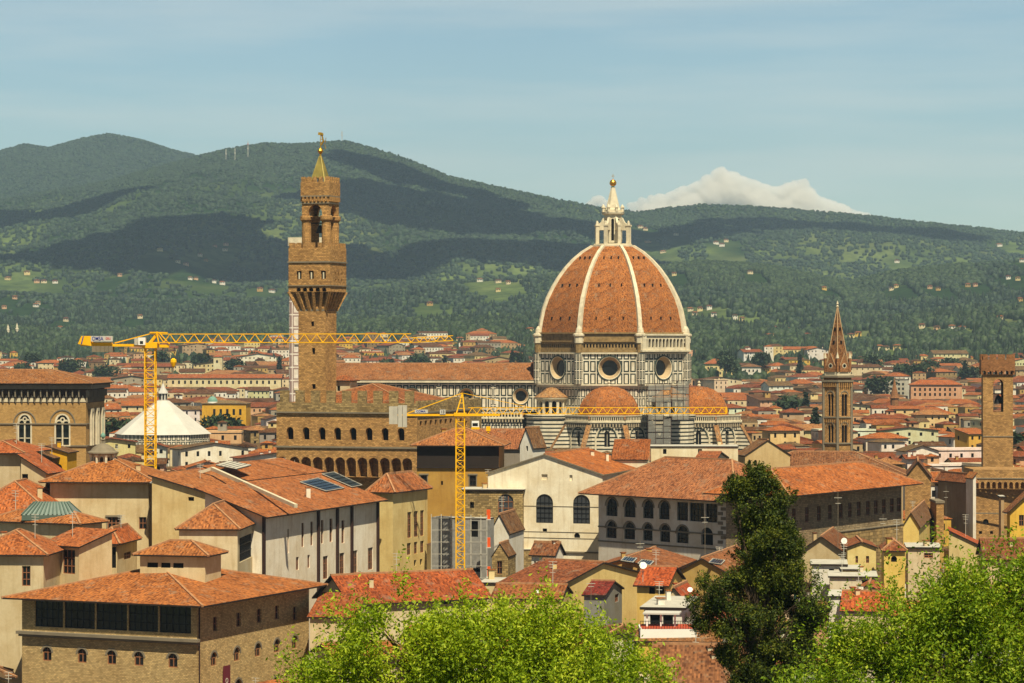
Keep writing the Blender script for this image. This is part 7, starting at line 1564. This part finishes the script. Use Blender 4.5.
bush = [(318, 676, 42, 40), (345, 648, 38, 34), (385, 640, 46, 42), (420, 655, 50, 48), (440, 637, 40, 34), (480, 640, 46, 40), (520, 632, 44, 38), (560, 640, 44, 38), (590, 655, 44, 36), (625, 672, 40, 30), (400, 622, 26, 22), (365, 622, 22, 22), (505, 614, 20, 16), (545, 610, 20, 18), (470, 612, 20, 18), (300, 690, 30, 26), (655, 700, 36, 26), (350, 690, 60, 40), (450, 690, 70, 50), (550, 690, 70, 45)]
ex = [tuple(P(x+random.uniform(-3, 3), y+random.uniform(-3, 3), Yb+random.uniform(-.5, .5))) for x, y in ((404, 598), (404, 588), (406, 580), (408, 592), (400, 604), (545, 600), (547, 592), (540, 604), (338, 610), (330, 616), (362, 602), (470, 600), (500, 604), (576, 612), (284, 664), (290, 655), (278, 668), (600, 622), (630, 640))]
leafy_tree('broadleaf_tree', 'bright yellow-green leafy tree filling the bottom centre of the view', tuple(P(450, 760, Yb)), pxb(bush, Yb, oy=17, ox=4), 2300, 48, .062, 'leaf_bright', .19, .22, extra=ex)
Yr = 84.0
rt = [(800, 668, 32, 30), (835, 640, 34, 34), (870, 618, 36, 34), (905, 600, 34, 30), (940, 592, 36, 28), (975, 588, 36, 30), (1010, 586, 36, 30), (1045, 590, 40, 34), (860, 660, 50, 44), (920, 650, 56, 50), (980, 650, 60, 54), (1040, 650, 60, 54), (930, 570, 18, 14), (1000, 562, 18, 14), (960, 566, 16, 12), (780, 695, 30, 24), (850, 700, 60, 36), (950, 700, 70, 40), (1030, 700, 70, 40), (890, 586, 16, 12), (825, 620, 16, 14), (1020, 560, 18, 14)]
ex = [tuple(P(x, y, Yr)) for x, y in ((822, 606), (818, 600), (900, 572), (925, 556), (948, 548), (1000, 546), (1005, 552), (990, 552), (870, 588), (850, 600), (886, 578), (1018, 548), (935, 552), (795, 636))]
leafy_tree('broadleaf_tree', 'fresh green spreading tree filling the bottom right corner', tuple(P(960, 790, Yr)), pxb(rt, Yr, ox=22, oy=18), 2500, 46, .068, 'leaf_green', .22, .3, extra=ex)
Yk = 150.0
ck = [(755, 478, 9, 11), (745, 483, 12, 9), (762, 490, 16, 12), (728, 489, 10, 8), (775, 497, 12, 9), (750, 505, 16, 14), (768, 515, 18, 12), (778, 527, 13, 9), (752, 530, 14, 14), (762, 545, 20, 14), (748, 560, 16, 14), (780, 552, 16, 12), (790, 568, 18, 12), (765, 572, 22, 16), (802, 580, 14, 10), (735, 582, 22, 12), (712, 590, 15, 12), (760, 592, 26, 14), (800, 598, 22, 14), (818, 606, 13, 11), (705, 604, 11, 10), (730, 608, 26, 13), (775, 618, 26, 14), (812, 622, 18, 11), (702, 622, 9, 9), (740, 630, 22, 14), (790, 640, 24, 14), (765, 648, 28, 14), (735, 652, 16, 9), (750, 668, 20, 12), (775, 668, 22, 14), (800, 655, 16, 10), (745, 685, 14, 9), (770, 690, 22, 14), (752, 492, 8, 8), (796, 545, 8, 6)]
cb = []
for (a, b, r, r2), q in zip(ck, pxb(ck, Yk)):
    for _ in range(max(4, int(r/1.6))): cb.append((q[0]+random.uniform(-.85, .85)*q[3], q[1]+random.uniform(-1.2, .9)*q[3], q[2]+random.uniform(-.7, .7)*q[5], random.uniform(.35, .62), random.uniform(.35, .6), random.uniform(.24, .42)))
leafy_tree('conifer', 'tall dark shaggy conifer rising in front of the orange palace roof', tuple(P(762, 760, Yk)), cb, 11500, 24, .07, 'leaf_dark', .12, .22, limbs=False, gap=.44, gap_s=1.2)
# trees in the town, each with trunk and crown; copies share their meshes
def proto_tree(kind):
    r = thing('city_tree', '', 'tree', (0, 0, 0), 'trees among the town roofs'); n = 420
    if kind == 'cypress': bl = [(0, 0, 5, 1.2, 1.2, 4.5), (0, 0, 8.5, .8, .8, 3.2)]; m_ = 'leaf_cypress'
    else: bl = [(random.uniform(-2, 2), random.uniform(-2, 2), random.uniform(5, 8.5), random.uniform(1.8, 2.8), random.uniform(1.8, 2.8), random.uniform(1.4, 2.2)) for _ in range(7)]; m_ = 'leaf_city'
    T, d = blob_points(bl, n*2, .6); o = leaf_mesh('crown', T, .62 if kind != 'cypress' else .5, m_, r)
    w = MB(); w.tube([(0, 0, -1), (0.1, 0, 3), (0, 0, 7)], [.35, .28, .12], 'bark', 6); w.build('trunk', r); return r
PT = {k: proto_tree(k) for k in ('cypress', 'round', 'wide')}; used_ = set(); tl = []
TP = [(12, 372, 1500, 'round'), (45, 374, 1450, 'wide'), (113, 398, 1150, 'round'), (222, 397, 1200, 'round'), (815, 397, 1150, 'cypress'), (806, 384, 1500, 'cypress'), (1019, 412, 950, 'round'), (917, 467, 760, 'wide'), (785, 383, 1600, 'wide'), (30, 345, 2600, 'wide'), (160, 349, 2500, 'round'), (70, 350, 2400, 'round'), (205, 352, 2400, 'wide'), (255, 351, 2500, 'round'), (430, 352, 2700, 'wide'), (470, 353, 2700, 'wide'), (500, 355, 2600, 'round'), (700, 352, 2600, 'wide'), (725, 354, 2300, 'round'), (760, 352, 2500, 'wide'), (870, 352, 2400, 'round'), (800, 356, 2300, 'cypress'), (900, 362, 2200, 'wide'), (926, 358, 2300, 'wide'), (950, 356, 2400, 'round'), (965, 360, 2200, 'cypress'), (972, 362, 2200, 'round'), (880, 365, 2000, 'round')]
for a in range(46):
    px = random.uniform(0, 1020); TP.append((px, random.uniform(349, 360), random.uniform(2200, 3000), random.choice(('round', 'wide', 'wide', 'cypress'))))
for px, py, Yt, k in TP:
    z = float(ground((px-CX)*Yt/F, Yt)); src = PT[k]; h = max(6, (CZ-(py-CY)*Yt/F)-z); s = max(.6, min(2.4, h/10.5)); 
    if k in used_:
        r = src.copy(); COL.objects.link(r)
        for ch in list(src.children): c = ch.copy(); COL.objects.link(c); c.parent = r
    else: r = src; used_.add(k)
    r.location = ((px-CX)*Yt/F, Yt, z); r.scale = (s*1.25 if k != 'cypress' else s, s, s); r.rotation_euler = (0, 0, random.uniform(0, 6))
    ph = next((p for a, b, p in LM if a <= px < b), 'by the right frame edge'); tl.append((r, f"{'narrow dark cypress' if k == 'cypress' else 'round green tree' if k == 'round' else 'broad green tree'} {ph}, {'among far roofs' if Yt > 2000 else 'between roofs'}", px))
unique_labels(tl)
# masts on the mountain crest
for px, py, h, lb in ((342, 141, 34, 'lattice radio mast on the mountain crest right of the clock tower'), (226, 160, 34, 'left one of the pale masts on the mountain ridge'), (235, 160, 38, 'middle one of the pale masts on the mountain ridge'), (248, 158, 52, 'red and white tall mast on the mountain ridge')):
    Ym = find_y(px, py+2, 5000) or 7900; z = float(ground((px-CX)*Ym/F, Ym)); x = (px-CX)*Ym/F; w = MB(); w.beam((x, Ym, z-3), (x, Ym, z+h), 1.6, 'concrete'); w.box((x, Ym, z+h*.55), 3.2, 3.2, 5, 'concrete'); w.box((x, Ym, z+h*.8), 2.6, 2.6, 3, 'red_paint' if 'red' in lb else 'concrete'); ob = w.build('radio_mast', None, origin=(x, Ym, z)); tag(ob, lb, 'mast')
